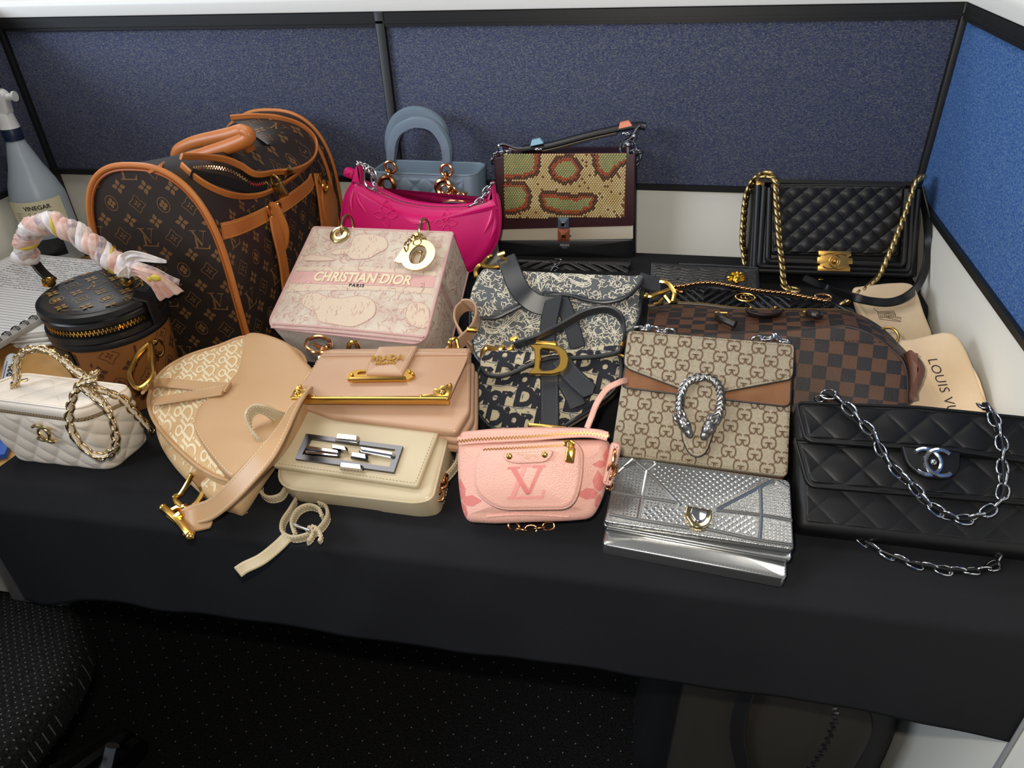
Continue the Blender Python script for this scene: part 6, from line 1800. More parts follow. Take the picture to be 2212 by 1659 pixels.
# ================================================================= pink bum bag
def bumbag():
    c = pz(1142, 1136, .031); fr = F(c, yaw=-1, lean=36)
    root = thing('belt_bag', 'small blush pink leather belt bag with a front zip pocket, centre front row', 'bag', fr)
    BP = mat('blush_leather', 'd8a392', .42, bump=.6, bscale=750, kind='grain'); PR = mat('rose_print', 'c9716a', .5); PR2 = mat('pale_rose_print', 'd98c84', .5)
    K = crop(960, 880, .35262)
    zq = lambda pts, y=0: Q(fr, K, pts, y)
    pts = [(75, 205), (995, 200), (1010, 300), (985, 480), (950, 600), (900, 690), (760, 705), (530, 712), (300, 722), (130, 712), (95, 640), (72, 480), (65, 330)]
    o = [tuple(p)[:2] for p in roundpoly(zq(pts), .010, 5)]
    body = shape(root, 'body', o, 0, .050, BP, .012, 6, bf=.010)
    # top with zip
    tp = [(85, 185), (105, 148), (300, 130), (550, 122), (800, 125), (960, 140), (1000, 165), (1000, 195), (900, 180), (540, 185), (200, 205)]
    To = [tuple(p)[:2] for p in roundpoly(zq(tp, .006), .004, 4)]
    top = shape(root, 'top_lid', To, .004, .048, BP, .006, 5)
    zp = spline([fr.q(*K(*p), .0) for p in [(85, 208), (200, 196), (380, 186), (560, 176), (760, 160), (900, 158), (1000, 178)]], 8)
    g = G(); strap(g, zp, .010, .003, (0, 0, 1)); g.build('zip_tape', BP, root)
    zip_teeth(root, [p + Vector((0, -.0018, 0)) for p in zp], GOLD, (0, 0, 1), .0038, .0018)
    # lower panel seam
    fm = rmap(body, .0)
    P = [fm(*q_) for q_ in zq([(130, 705), (260, 668), (420, 658), (600, 660), (760, 672), (900, 688)])]; P = [p for p in P if p]
    g = G(); tube(g, spline(P, 8), .0016, 8); g.build('base_seam', BP, root)
    # front pocket
    pk = roundpoly(zq([(225, 240), (800, 205), (850, 270), (845, 450), (790, 620), (330, 625), (190, 520), (185, 360)], -.014), [.012, .012, .012, .02, .03, .03, .02, .02], 6)
    pko = shape(root, 'front_pocket', pk, -.022, .002, BP, .006, 5, bf=.006)
    pip(root, inset(pk, .0012), -.018, .0018, BP)
    fp = rmap(pko, .0)
    for yy, pts_ in ((0, [(245, 242), (400, 226), (560, 214), (740, 212)]), (0, [(240, 258), (400, 250), (580, 240), (740, 228)])):
        P = [fp(*q_) for q_ in zq(pts_, -.022)]; P = [p for p in P if p]
        if len(P) > 2: zip_teeth(pko, [p + Vector((0, -.001, 0)) for p in spline(P, 8)], GOLD, (0, 0, 1), .0026, .0017)
    for pts_, bd in (([(200, 278), (400, 268), (620, 262), (790, 262)], pko), ([(110, 216), (300, 206), (560, 196), (800, 186), (960, 186)], body)):
        f2 = rmap(bd, .0003); P = [f2(*q_) for q_ in zq(pts_, -.01)]; P = [p for p in P if p]
        if len(P) > 2: stitch(bd, spline(P, 8), THR, .0024, .002, .0004)
    tb = roundpoly(zq([(352, 282), (670, 262), (655, 310), (610, 338), (430, 345), (372, 325)], -.028), .006, 5)
    tbo = shape(root, 'leather_tab', tb, -.0305, -.022, BP, .0015, 3)
    for x, y in ((398, 300), (614, 290)): g = G(); sphere(g, fr.q(*K(x, y), -.0305), .0034, 12, 6, (1, .45, 1)); g.build('rivet', GOLD, tbo)
    d = D2()
    for i_, x in enumerate(np.linspace(-.012, .012, 13)): d.line([(x, -.0006), (x + .0012, .0006)], .0004)
    vs, fs = text2d('LOUIS VUITTON', .0032); d = D2().add(vs, fs, o=zq([(505, 300)], -.0305)[0]); vs, fs = text2d('PARIS', .0026); d.add(vs, fs, o=zq([(505, 314)], -.0305)[0])
    decal(d, rmap(tbo, .0003), 'stamped_lettering', mat('gold_stamp', 'b98f6a', .5), tbo)
    # zip pull
    g = G(); box(g, fr.q(*K(765, 222), -.026), (.012, .005, .007), b=.002); tube(g, spline([fr.q(*K(*p), -.030) for p in [(735, 215), (765, 208), (795, 225)]], 5), .0016, 6); zpl = g.build('zip_slider', GOLD, root)
    g = G(); box(g, fr.q(*K(770, 290), -.032), (.0095, .0026, .0165), Matrix.Rotation(rad(2), 3, 'Y'), b=.002); box(g, fr.q(*K(768, 248), -.031), (.006, .0026, .012), b=.001); pl_ = g.build('zip_pull', GOLD, zpl)
    # prints
    big = D2(); c0 = zq([(505, 458)], -.028)[0]; big_ = [[(-.115, .10), (-.03, .105), (-.03, .092), (-.055, .09), (.012, -.07), (.02, -.09), (-.012, -.10), (-.09, .088), (-.115, .085)]]
    U = lambda pts: [zq([p], -.026)[0] for p in pts]
    d = D2()
    for pts_ in ([(482, 362), (508, 362), (432, 548), (402, 548)], [(385, 548), (600, 543), (597, 562), (381, 563)], [(588, 545), (604, 508), (618, 506), (599, 560)], [(462, 352), (530, 350), (528, 364), (460, 366)]):
        d.poly(U(pts_))
    decal(d.fine(.004), rmap(pko, .0005), 'monogram_print', PR2, pko, stretch=9)
    d = D2()
    for pts_ in ([(388, 366), (460, 361), (460, 375), (388, 379)], [(408, 376), (442, 376), (528, 528), (500, 536)], [(540, 356), (620, 352), (618, 366), (540, 370)], [(578, 364), (602, 364), (524, 530), (506, 534)]):
        d.poly(U(pts_))
    decal(d.fine(.004), rmap(pko, .0008), 'monogram_print', PR, pko, stretch=9)
    d = D2()
    for cx_, cy_, k in ((100, 575, .046), (950, 525, .046), (1000, 345, .03)):
        c_ = zq([(cx_, cy_)])[0]
        for q in range(4):
            P_ = [(.04, .02), (.12, .12), (.3, .15), (.55, .02), (.3, -.12), (.12, -.10), (.04, -.02)]
            d.poly(P_, o=c_, k=k, a=q * PI / 2 + .12)
    decal(d.fine(.005), rmap(body, .0005), 'flower_print', PR, body, stretch=6)
    # strap up to the right, side tabs and chain ends
    Wd = lambda x, y, z: fr.l(pz(x, y, z))
    P = resample(spline([Wd(1268, 925, .09), Wd(1278, 900, .10), Wd(1290, 870, .115), Wd(1312, 840, .125), Wd(1340, 825, .13), Wd(1352, 822, .125)], 8), .004)
    g = G(); strap(g, P, .0068, .004, ('face', fr.I.to_3x3() @ Vector((-.1, -.8, .5)))); g.build('shoulder_strap', BP, root)
    g = G(); box(g, fr.q(*K(1025, 345), .01), (.012, .022, .048), Matrix.Rotation(rad(8), 3, 'Y'), b=.005); g.build('side_tab', BP, root)
    ringat(root, fr.q(*K(1040, 320), .006), .011, .0020, ROSEG, 'side_ring', 'x', 1.2)
    chain(root, spline([fr.q(*K(1040, 330), 0), fr.q(*K(1032, 380), .0), fr.q(*K(1018, 430), .005), fr.q(*K(1005, 470), .01)], 6), 'pinkc', .013, .009, .0018, ROSEG, .0095, up=(0, -1, 0), mode='cross')
    chain(root, spline([Wd(1110, 1136, .006), Wd(1130, 1144, .005), Wd(1155, 1142, .005), Wd(1185, 1136, .006)], 6), 'pinkc', .013, .009, .0018, ROSEG, .010, up=fr.I.to_3x3() @ Vector((0, 0, 1)), mode='alt')
    chain(root, spline([Wd(962, 1035, .03), Wd(955, 1050, .03), Wd(946, 1062, .028), Wd(950, 1070, .025)], 6), 'pinkc', .013, .009, .0018, ROSEG, .009, up=(0, -1, 0), mode='cross')
bumbag()

# ================================================================= beige monogram canvas bag with horseshoe clasp
def horseshoe_bag():
    fr = F((.062, .682, Z0 + .045), yaw=-2.7, lean=55)
    root = thing('shoulder_bag', 'beige interlocking-letter canvas shoulder bag with brown suede trim and silver horseshoe clasp', 'bag', fr)
    GC = mat('beige_canvas', '9c907b', .7, bump=.9, bscale=1500, kind='grain', c2='a89b82', cscale=300); GP = mat('brown_letter_print', '5d4530', .7)
    SU = mat('brown_suede', '6e4426', .9, bump=.3, bscale=900, c2='7c5230', cscale=25, sheen=.3); DE = mat('dark_edge_paint', '1e1611', .5)
    K = crop(1300, 660, .22905)
    q = lambda pts, y=0: Q(fr, K, pts, y)
    o = roundpoly(q([(262, 250), (1800, 380), (1752, 1620), (85, 1405)], .002), [.004, .006, .008, .012], 6)
    g = G(); slab(g, o, .006, .048, .004, 4); g.build('gusset', mat('tan_gusset', '7a4a2c', .6), root)
    body = shape(root, 'body', o, 0, .012, GC, .0025, 4)
    S = roundpoly(q([(225, 560), (1785, 640), (1772, 958), (1400, 915), (735, 838), (188, 772)], -.002), [.003, .003, .008, .0, .0, .008], 5)
    su = shape(root, 'suede_flap', S, -.0045, 0, SU, .0012, 2, label='brown suede under flap')
    g = G(); tube(g, [(p[0], -.003, p[1]) for p in S], .0014, 6, closed=True); g.build('suede_edge', DE, root)
    Fo = roundpoly(q([(250, 238), (1812, 368), (1800, 650), (1775, 695), (1145, 812), (1075, 1100), (1030, 1260), (980, 1390), (900, 1432), (820, 1390), (765, 1270), (745, 1100), (735, 780), (260, 600), (214, 560), (214, 500)], -.007), [.006, .006, .004, .006, .003, .01, .01, .012, .012, .012, .01, .01, .003, .006, .006, .006], 5)
    fl = shape(root, 'flap', Fo, -.0085, -.005, GC, .0012, 2)
    g = G(); tube(g, [(p[0], -.0064, p[1]) for p in Fo], .0012, 6, closed=True); g.build('flap_edge', DE, root)
    for ob, oz, sd in ((fl, .0075, 0), (body, .003, 1)):
        d = D2(); ggcanvas(d, -.12, .12, -.01, .20, a=.0290, b=.0157, k=.0165, ox=.0045 + sd * .004, oz=oz)
        decal(d, rmap(ob, .0004), 'letter_print', GP, ob)
    ST = mat('brown_thread', '6b5034', .7)
    stitch(root, [(p[0], -.0089, p[1]) for p in inset(Fo, .0028)], ST, .002, .0016, .0003)
    stitch(root, [(p[0], -.0004, p[1]) for p in inset(o, .003)], ST, .002, .0016, .0003)
    # horseshoe with scaled body and two animal heads
    pts = [(800, 1180), (765, 1110), (738, 1020), (734, 930), (745, 840), (790, 745), (860, 695), (950, 678), (1040, 695), (1098, 760), (1122, 850), (1115, 950), (1085, 1060), (1020, 1130), (985, 1195)]
    Pp = resample(spline([fr.q(*K(*p), -.014) for p in pts], 8), .0012); n = len(Pp); L = n * .0012
    g = G(); tube(g, Pp, lambda t: .0048 * (.72 + .28 * ((t * L / .0062) % 1)), 10); hs = g.build('horseshoe_clasp', SILV, root, angle=50)
    f_ = frames(Pp, False, (0, 1, 0)); g = G()
    for i in range(4, n - 4, 5):
        T, w, b = f_[i]; p = Pp[i]; sg = 1 if i < n / 2 else -1
        for sd in (-1, 1):
            tube(g, spline([p + T * .003 * sg + w * .0046, p + b * sd * .003 + w * .0034 , p - T * .0034 * sg + b * sd * .0044 + w * .0008], 3), .00085, 5)
            tube(g, spline([p + T * .003 * sg - w * .0046, p + b * sd * .003 - w * .0034 , p - T * .0034 * sg + b * sd * .0044 - w * .0008], 3), .00085, 5)
    g.build('horseshoe_scales', SILV, hs, kind='stuff')
    for c, t_, s_ in (((775, 1120), (815, 1195), 1), ((1010, 1150), (975, 1215), -1)):
        c0 = fr.q(*K(*c), -.016); c1 = fr.q(*K(*t_), -.014); g = G(); d_ = (c1 - c0).normalized(); R = d_.to_track_quat('Z', 'Y').to_matrix()
        sphere(g, c0, .0105, 14, 10, (.78, .68, 1.15), R); sphere(g, c1, .0062, 12, 8, (.9, .8, 1.3), R)
        for a in range(5): sphere(g, c0 - d_ * .007 + R @ Vector((.006 * math.cos(a * 1.25), .006 * math.sin(a * 1.25), -.004)), .0034, 8, 6, (.7, .7, 1.6), R)
        hd = g.build('animal_head', SILV, hs)
        g = G()
        for a in range(7): sphere(g, c0 + R @ Vector((.006 * math.cos(a * .9), .0042 * math.sin(a * .9) , .002)) + Vector((0, -.0035, 0)), .0018, 6, 4)
        g.build('crystal', mat('white_crystal', 'd8d8dc', .1, .6), hd) if False else g.build('crystal_pave', CHROME, hs, kind='stuff')
    # chain posts on the top
    for x, y in ((432, 205), (1630, 290)):
        g = G(); p = fr.q(*K(x, y + 30), .012); tube(g, [p, p + Vector((0, 0, .004)), fr.q(*K(x, y - 15), .012), fr.q(*K(x, y - 30), .012)], [.0046, .0052, .0046, .002], 12); g.build('chain_post', CHROME, root)
    chain(root, spline([fr.q(*K(*p), .014) for p in [(345, 232), (390, 220), (440, 222), (500, 232), (560, 240), (640, 252)]], 6), 'hsc', .013, .009, .0017, CHROME, .0095, up=(0, -1, 0), mode='alt')
    chain(root, spline([fr.q(*K(*p), .014) for p in [(1465, 325), (1530, 312), (1590, 318), (1650, 325), (1720, 335)]], 6), 'hsc', .013, .009, .0017, CHROME, .0095, up=(0, -1, 0), mode='alt')
horseshoe_bag()

# ================================================================= silver clutch
def clutch():
    fr = F((.061, .589, Z0 + .034), yaw=-3.4, lean=80)
    root = thing('metallic_clutch', 'mirror silver flap clutch embossed with studded panels, lying flat at the front edge', 'clutch bag', fr)
    m = mat('silver_mirror_leather', 'b2b2b0', .22, .92, bump=.12, bscale=60)
    m2 = mat('silver_embossed', 'a0a09e', .32, .92, bump=.4, bscale=700, kind='grain')
    K = crop(960, 880, .35262); q = lambda pts, y=0: Q(fr, K, pts, y)
    o2 = roundpoly(q([(1000, 720), (2110, 880), (2092, 1045), (2080, 1056), (980, 848), (970, 835), (985, 745)], .012), .003, 3)
    o2 = roundpoly(q([(1060, 380), (2100, 520), (2095, 1040), (2075, 1056), (985, 850), (968, 830)], .014), .004, 3)
    shape(root, 'body', o2, .012, .030, m, .002, 3, bf=.003)
    o3 = roundpoly(q([(1060, 380), (2110, 520), (2125, 925), (2110, 940), (990, 735), (972, 715)], .006), .004, 3)
    shape(root, 'inner_fold', o3, .004, .010, m, .0015, 3)
    stitch(root, [(p[0], .0118, p[1]) for p in inset(o2, .0022)], mat('silver_thread', '8a8a88', .5), .002, .0015, .00035)
    Fo = roundpoly(q([(1065, 302), (2118, 448), (2140, 860), (2120, 872), (995, 705), (980, 690)], -.004), [.004, .008, .003, .004, .004, .006], 4)
    fl = shape(root, 'flap', Fo, -.005, .002, m2, .0018, 3)
    stitch(root, [(p[0], -.0054, p[1]) for p in inset(Fo, .0025)], mat('silver_thread', '8a8a88', .5), .002, .0015, .00035)
    fm = rmap(fl, .0); Y = lambda p: Vector((p[0], -.0048, p[1]))
    ridges = [[(1240, 388), (1445, 600)], [(1155, 318), (1245, 392)], [(1150, 318), (1060, 400)], [(1205, 330), (1290, 340), (1242, 388)], [(1242, 388), (1212, 545), (1185, 690)], [(1020, 520), (1205, 550), (1440, 588)],
              [(1935, 488), (1665, 628)], [(1935, 488), (2020, 452), (2115, 500)], [(1935, 488), (1940, 660), (1930, 810)], [(1665, 630), (1935, 660), (2130, 695)],
              [(1010, 655), (1200, 692), (1500, 740)], [(1600, 745), (1930, 815), (2130, 845)], [(1085, 372), (1190, 330)]]
    for r in ridges:
        g = G(); P = [Y(p) for p in q(r, -.005)]; tube(g, spline(P, 6), .0023, 8); g.build('embossed_ridge', m, fl)
    # studs: small domes on a diagonal lattice between the ridges
    xs = [p[0] for p in Fo]; zs = [p[1] for p in Fo]
    Ri = [[Vector(p) for p in q(r, -.005)] for r in ridges]
    A0, B0, C0, D0 = [Vector(p) for p in q([(1242, 388), (1450, 600), (1660, 628), (1935, 488)], -.005)]
    lo = [Vector(p) for p in q([(1212, 600), (1190, 690), (1930, 810), (1935, 665)], -.005)]
    def centre(p):
        m_ = (p.x - A0.x) / (D0.x - A0.x)
        zl = max(A0.y + (B0.y - A0.y) * (p.x - A0.x) / (B0.x - A0.x), D0.y + (C0.y - D0.y) * (p.x - D0.x) / (C0.x - D0.x))
        if 0 < m_ < 1 and p.y > zl: return True
        zc = lo[0].y + (lo[3].y - lo[0].y) * (p.x - lo[0].x) / (lo[3].x - lo[0].x)
        return lo[0].x < p.x < lo[3].x and p.y < zc
    for (a, r_, n, cen, nm) in ((.0078, .0023, 8, True, 'embossed_dots'), (.0040, .00135, 4, False, 'embossed_squares')):
        g = G(); i = 0; z = min(zs) + .010
        while z < max(zs) - .003:
            x = min(xs) + .003 + ((i % 2) * a / 2 if cen else 0)
            while x < max(xs) - .003:
                p = Vector((x, z)); ok = centre(p) == cen and fm(x, z) is not None and fm(x + .003, z) is not None
                if ok:
                    for r in Ri:
                        for A_, B_ in zip(r, r[1:]):
                            d_ = B_ - A_; t = max(0, min(1, (p - A_).dot(d_) / d_.length_squared))
                            if (p - A_ - d_ * t).length < .0042: ok = False
                if ok:
                    vs = [(x + r_ * math.cos(2 * PI * (j + .5) / n), -.0050, z + r_ * math.sin(2 * PI * (j + .5) / n)) for j in range(n)] + [(x + r_ * .7 * math.cos(2 * PI * (j + .5) / n), -.0056, z + r_ * .7 * math.sin(2 * PI * (j + .5) / n)) for j in range(n)]
                    g.add(vs, rings_faces(2, n, True, False, True))
                x += a
            z += a * (.5 if cen else 1); i += 1
        g.build(nm, m, fl, kind='stuff', smooth=False)
    # gold shield clasp
    G1 = mat('champagne_metal', 'd6bf90', .12, 1)
    sh = roundpoly(q([(1482, 600), (1640, 628), (1640, 690), (1600, 742), (1520, 738), (1468, 660)], -.010), [.002, .002, .010, .012, .012, .006], 6)
    c = Vector((sum(p[0] for p in sh) / len(sh), sum(p[1] for p in sh) / len(sh)))
    cl = shape(root, 'shield_clasp', sh, -.011, -.004, G1, .002, 3)
    sh2 = [tuple(c + (Vector(p) - c) * .62 + Vector((0, .001))) for p in sh]; shape(cl, 'shield_inset', sh2, -.0135, -.009, CHROME, .0016, 3)
clutch()

# ================================================================= black classic flap with silver chain
def classic_flap():
    fr = F((.299, .651, Z0 + .062), yaw=-1.5, lean=57)
    root = thing('quilted_flap_bag', 'black diamond-quilted flap bag with silver chain woven with leather, at the right front edge', 'bag', fr)
    LQ = mat('black_lambskin', '0e0e0f', .5, bump=.12, bscale=300, spec=.35)
    K = crop(1660, 820, .27125); q = lambda pts, y=0: Q(fr, K, pts, y)
    bo = roundpoly(q([(220, 175), (2300, 330), (2300, 1420), (230, 1190)], .012), .010, 6)
    z1 = max(p[1] for p in bo)
    shape(root, 'body', bo, .010, .065, LQ, .010, 5)
    ii = inset(bo, .006)
    def qf(y0, a, dep, p=.55): return lambda X, Z, D: y0 - dep * quilt(X, Z, a, 45, p=p) * np.clip(D / .004, 0, 1) + .003 * (1 - np.clip(D / .004, 0, 1))
    skin(root, 'quilted_base', ii, qf(.010, .031, .0014, .3), LQ, 200, 130)
    # under flap and top flap
    f2 = roundpoly(q([(205, 460), (2300, 640), (2300, 1010), (345, 850), (300, 800)], .0), [.003, .003, .003, .010, .006], 5)
    shape(root, 'front_panel', f2, .002, .012, LQ, .003, 3); skin(root, 'quilted_front', inset(f2, .002), qf(.002, .031, .0026, .45), LQ, 200, 70)
    pip(root, inset(f2, .0008), .0015, .0016, LQ)
    f1 = roundpoly(q([(215, 170), (1200, 208), (2010, 290), (2330, 330), (2330, 690), (1500, 570), (340, 490), (290, 455)], -.008), [.010, .0, .0, .003, .003, .0, .010, .008], 5)
    shape(root, 'flap', f1, -.006, .004, LQ, .003, 3); skin(root, 'quilted_flap', inset(f1, .002), qf(-.006, .031, .0030, .45), LQ, 220, 90)
    pip(root, inset(f1, .0008), -.006, .0018, LQ)
    tg = roundpoly(q([(1055, 525), (1525, 570), (1522, 700), (1470, 775), (1380, 795), (1210, 770), (1095, 680)], -.010), [.002, .002, .010, .014, .014, .014, .012], 6)
    tab = shape(root, 'clasp_tab', tg, -.0125, -.004, LQ, .0025, 4)
    c = Vector(fr.q(*K(1308, 662), -.014)); g = G(); cc_logo(g, (0, 0), .034, .0026, lambda p: Vector((c.x + p[0], c.y - p[2] - .001, c.z + p[1] * 1.0))); g.build('interlocking_clasp', CHROME, tab)
    g = G(); sphere(g, c + Vector((0, -.002, 0)), .0036, 12, 8); g.build('turn_knob', CHROME, tab)
    # woven chains
    def woven(P, up, nm, key='cf'):
        P = spline(P, 8); g = G(); strap(g, resample(P, .003), .0088, .0030, up); g.build(nm, LQ, root)
        chain(root, P, key, .0165, .0105, .00125, CHROME, .0136, up=up, mode='cross', twist=.2, jitter=.3)
    fc = lambda x, y, yy=-.016: fr.q(*K(x, y), yy)
    woven([fc(420, 148, -.004), fc(450, 110, -.012), fc(520, 140), fc(620, 210), fc(720, 320), fc(830, 430), fc(885, 545), fc(940, 640), fc(1050, 760), fc(1180, 880), fc(1260, 980), fc(1400, 1070), fc(1530, 1115), fc(1680, 1080), fc(1800, 1010), fc(1860, 920), fc(1868, 790), fc(1860, 660), fc(1862, 540), fc(1835, 420), fc(1795, 310), fc(1750, 225, -.012), fc(1710, 212, -.002)], (0, -1, 0), 'chain_leather')
    Wd = lambda x, y, z: fr.l(pz(*K(x, y), z)); UPf = fr.I.to_3x3() @ Vector((0, .0, 1))
    woven([Wd(670, 1235, .012), Wd(720, 1265, .007), Wd(800, 1320, .006), Wd(900, 1380, .006), Wd(1010, 1425, .006), Wd(1120, 1465, .006), Wd(1240, 1490, .006), Wd(1400, 1520, .006), Wd(1560, 1530, .006), Wd(1700, 1515, .006), Wd(1800, 1480, .006), Wd(1850, 1420, .008), Wd(1855, 1370, .012), Wd(1820, 1345, .014)], UPf, 'chain_leather')
classic_flap()
# ================================================================= brown checked bowling bag
def check_mat():
    m = bpy.data.materials.new('checked_canvas'); m.use_nodes = True; nt = m.node_tree; N = nt.nodes; L = nt.links; b = N['Principled BSDF']; b.inputs['Roughness'].default_value = .55
    tc = N.new('ShaderNodeTexCoord'); mp = N.new('ShaderNodeMapping'); mp.inputs['Location'].default_value = (.004, .0095, .006); L.new(tc.outputs['Object'], mp.inputs[0])
    ck = N.new('ShaderNodeTexChecker'); ck.inputs['Scale'].default_value = 1 / .0168; L.new(mp.outputs[0], ck.inputs['Vector'])
    wv = N.new('ShaderNodeTexWave'); wv.bands_direction = 'DIAGONAL'; wv.inputs['Scale'].default_value = 260; L.new(tc.outputs['Object'], wv.inputs[0])
    a = N.new('ShaderNodeMix'); a.data_type = 'RGBA'; a.inputs['A'].default_value = (*lin('3c2618'), 1); a.inputs['B'].default_value = (*lin('65412a'), 1); L.new(wv.outputs['Fac'], a.inputs['Factor'])
    c = N.new('ShaderNodeMix'); c.data_type = 'RGBA'; c.inputs['B'].default_value = (*lin('1f1a1a'), 1); L.new(a.outputs['Result'], c.inputs['A']); L.new(ck.outputs['Fac'], c.inputs['Factor']); L.new(c.outputs['Result'], b.inputs['Base Color'])
    vo = N.new('ShaderNodeTexVoronoi'); vo.inputs['Scale'].default_value = 900; L.new(tc.outputs['Object'], vo.inputs[0]); bp = N.new('ShaderNodeBump'); bp.inputs['Strength'].default_value = .4; bp.inputs['Distance'].default_value = .0005; L.new(vo.outputs['Distance'], bp.inputs['Height']); L.new(bp.outputs[0], b.inputs['Normal'])
    return m
def damier():
    c = pz(1750, 895, .058); fr = F(c, yaw=-5, lean=42)
    root = thing('bowling_bag', 'large brown checked canvas bowling bag with dark handles, behind the beige letter-canvas bag', 'bag', fr)
    DM = check_mat(); DL = mat('dark_brown_leather', '20140f', .4, bump=.1)
    K = crop(1380, 620, .28933); q = lambda pts, y=0: Q(fr, K, pts, y)
    f_ = [(60, 345), (300, 345), (700, 335), (1100, 318), (1400, 292), (1560, 282), (1680, 320), (1800, 380), (1900, 455), (1985, 540), (2015, 640), (2020, 760), (2010, 960), (1200, 960), (60, 960)]
    o = [tuple(p)[:2] for p in roundpoly(q(f_), .012, 4)]
    body = shape(root, 'front_face', o, 0, .045, DM, .006, 5, bf=.004)
    pip(root, inset(o, .0010)[:], .004, .0020, DL)
    # top gusset: surface spanning from the front seam to the back seam
    A = spline([fr.q(*K(*p), .006) for p in [(60, 350), (300, 348), (700, 338), (1100, 322), (1400, 296), (1560, 286), (1680, 324), (1800, 384), (1900, 458), (1985, 545), (2015, 640), (2020, 800)]], 8)
    yb = .115
    B = spline([fr.q(*K(*p), yb) for p in [(70, 150), (250, 128), (500, 142), (750, 172), (1000, 182), (1350, 182), (1500, 186), (1640, 225), (1780, 310), (1890, 420), (2050, 560), (2085, 640)]], 8)
    n = min(len(A), len(B)); g = G(); M = 14; vs = []
    for k in range(M + 1):
        t = k / M
        for i in range(n):
            p = A[i].lerp(B[i], t); up_ = Vector((0, -.0, 1)) * math.sin(PI * t) * .010; vs.append(p + up_)
    g.add(vs, [(k * n + i, k * n + i + 1, (k + 1) * n + i + 1, (k + 1) * n + i) for k in range(M) for i in range(n - 1)])
    # close towards the back and the table
    nn = len(g.v); g.add([B[i] + Vector((0, .01, -.0)) for i in range(n)] + [B[i] + Vector((0, .012, -.03)) for i in range(n)], [(i, i + 1, n + i + 1, n + i) for i in range(n - 1)])
    top = g.build('top_gusset', DM, root, angle=60)
    s = seen([top, body], fr)
    g = G(); tube(g, [p + Vector((0, .002, .002)) for p in B[:n]], .0016, 6); g.build('back_seam', DL, root)
    zip_teeth(root, [p + Vector((0, -.001, .003)) for p in B[:n - 20]], BRASS, (0, 1, 0), .003, .0022)
    stitch(root, [p for p in spline([fr.q(*K(*p), -.0046) for p in [(1180, 388), (1400, 398), (1600, 404), (1820, 412)]], 6)], mat('dark_brown_thread', '17100c', .8), .003, .002, .0005)
    # handles and their fittings
    def tb(pts, r, m, nm, off=.006, par=root):
        P = [s(*K(x, y), off if len(z) == 0 else z[0]) for (x, y, *z) in pts]; P = [p for p in P if p]; g = G(); tube(g, spline(P, 8), r, 10); return g.build(nm, m, par)
    tb([(590, 235, .004), (600, 260, .008), (620, 285, .010), (660, 305, .010), (720, 322, .008)], .0052, DL, 'handle')
    tb([(1270, 230, .006), (1285, 250, .010), (1320, 262, .010), (1345, 245, .006)], .0055, DL, 'handle')
    for x, y in ((615, 232), (1270, 228)):
        P = [s(*K(x + dx, y + dy), .006) for dx, dy in ((-52, 15), (-48, -12), (48, -8), (52, 20))]
        if all(P): g = G(); tube(g, P, .0018, 8); g.build('square_ring', BRASS, root)
    tabp = [s(*K(x, y), .004) for x, y in [(800, 190), (830, 225), (930, 245), (1030, 230), (1075, 195)]]; tabp = [p for p in tabp if p]
    if len(tabp) == 5:
        g = G(); strap(g, spline(tabp, 6), lambda t: .004 + .020 * math.sin(PI * t), .003, (0, 1, 0)); tbo = g.build('leather_tab', DL, root)
        for x, y in ((835, 192), (1018, 192)):
            p = s(*K(x, y), .007); g = G(); sphere(g, p, .0026, 8, 6); g.build('rivet', BRASS, tbo)
    # end ring on the right and soft leather end
    c_ = fr.q(*K(1862, 372), .05); ringat(root, c_, .012, .0018, BRASS, 'side_ring', 'y', 1.0)
    g = G(); o2 = [tuple(p)[:2] for p in spline([Vector((*p, 0)) for p in q([(1960, 520), (2040, 560), (2085, 640), (2070, 720), (2035, 800), (1990, 880), (1950, 860)], .05)], 6, True)]
    slab(g, o2, .012, .09, .01, 4); g.build('end_panel', mat('worn_brown_leather', '6a4332', .5, bump=.1), root)
damier()

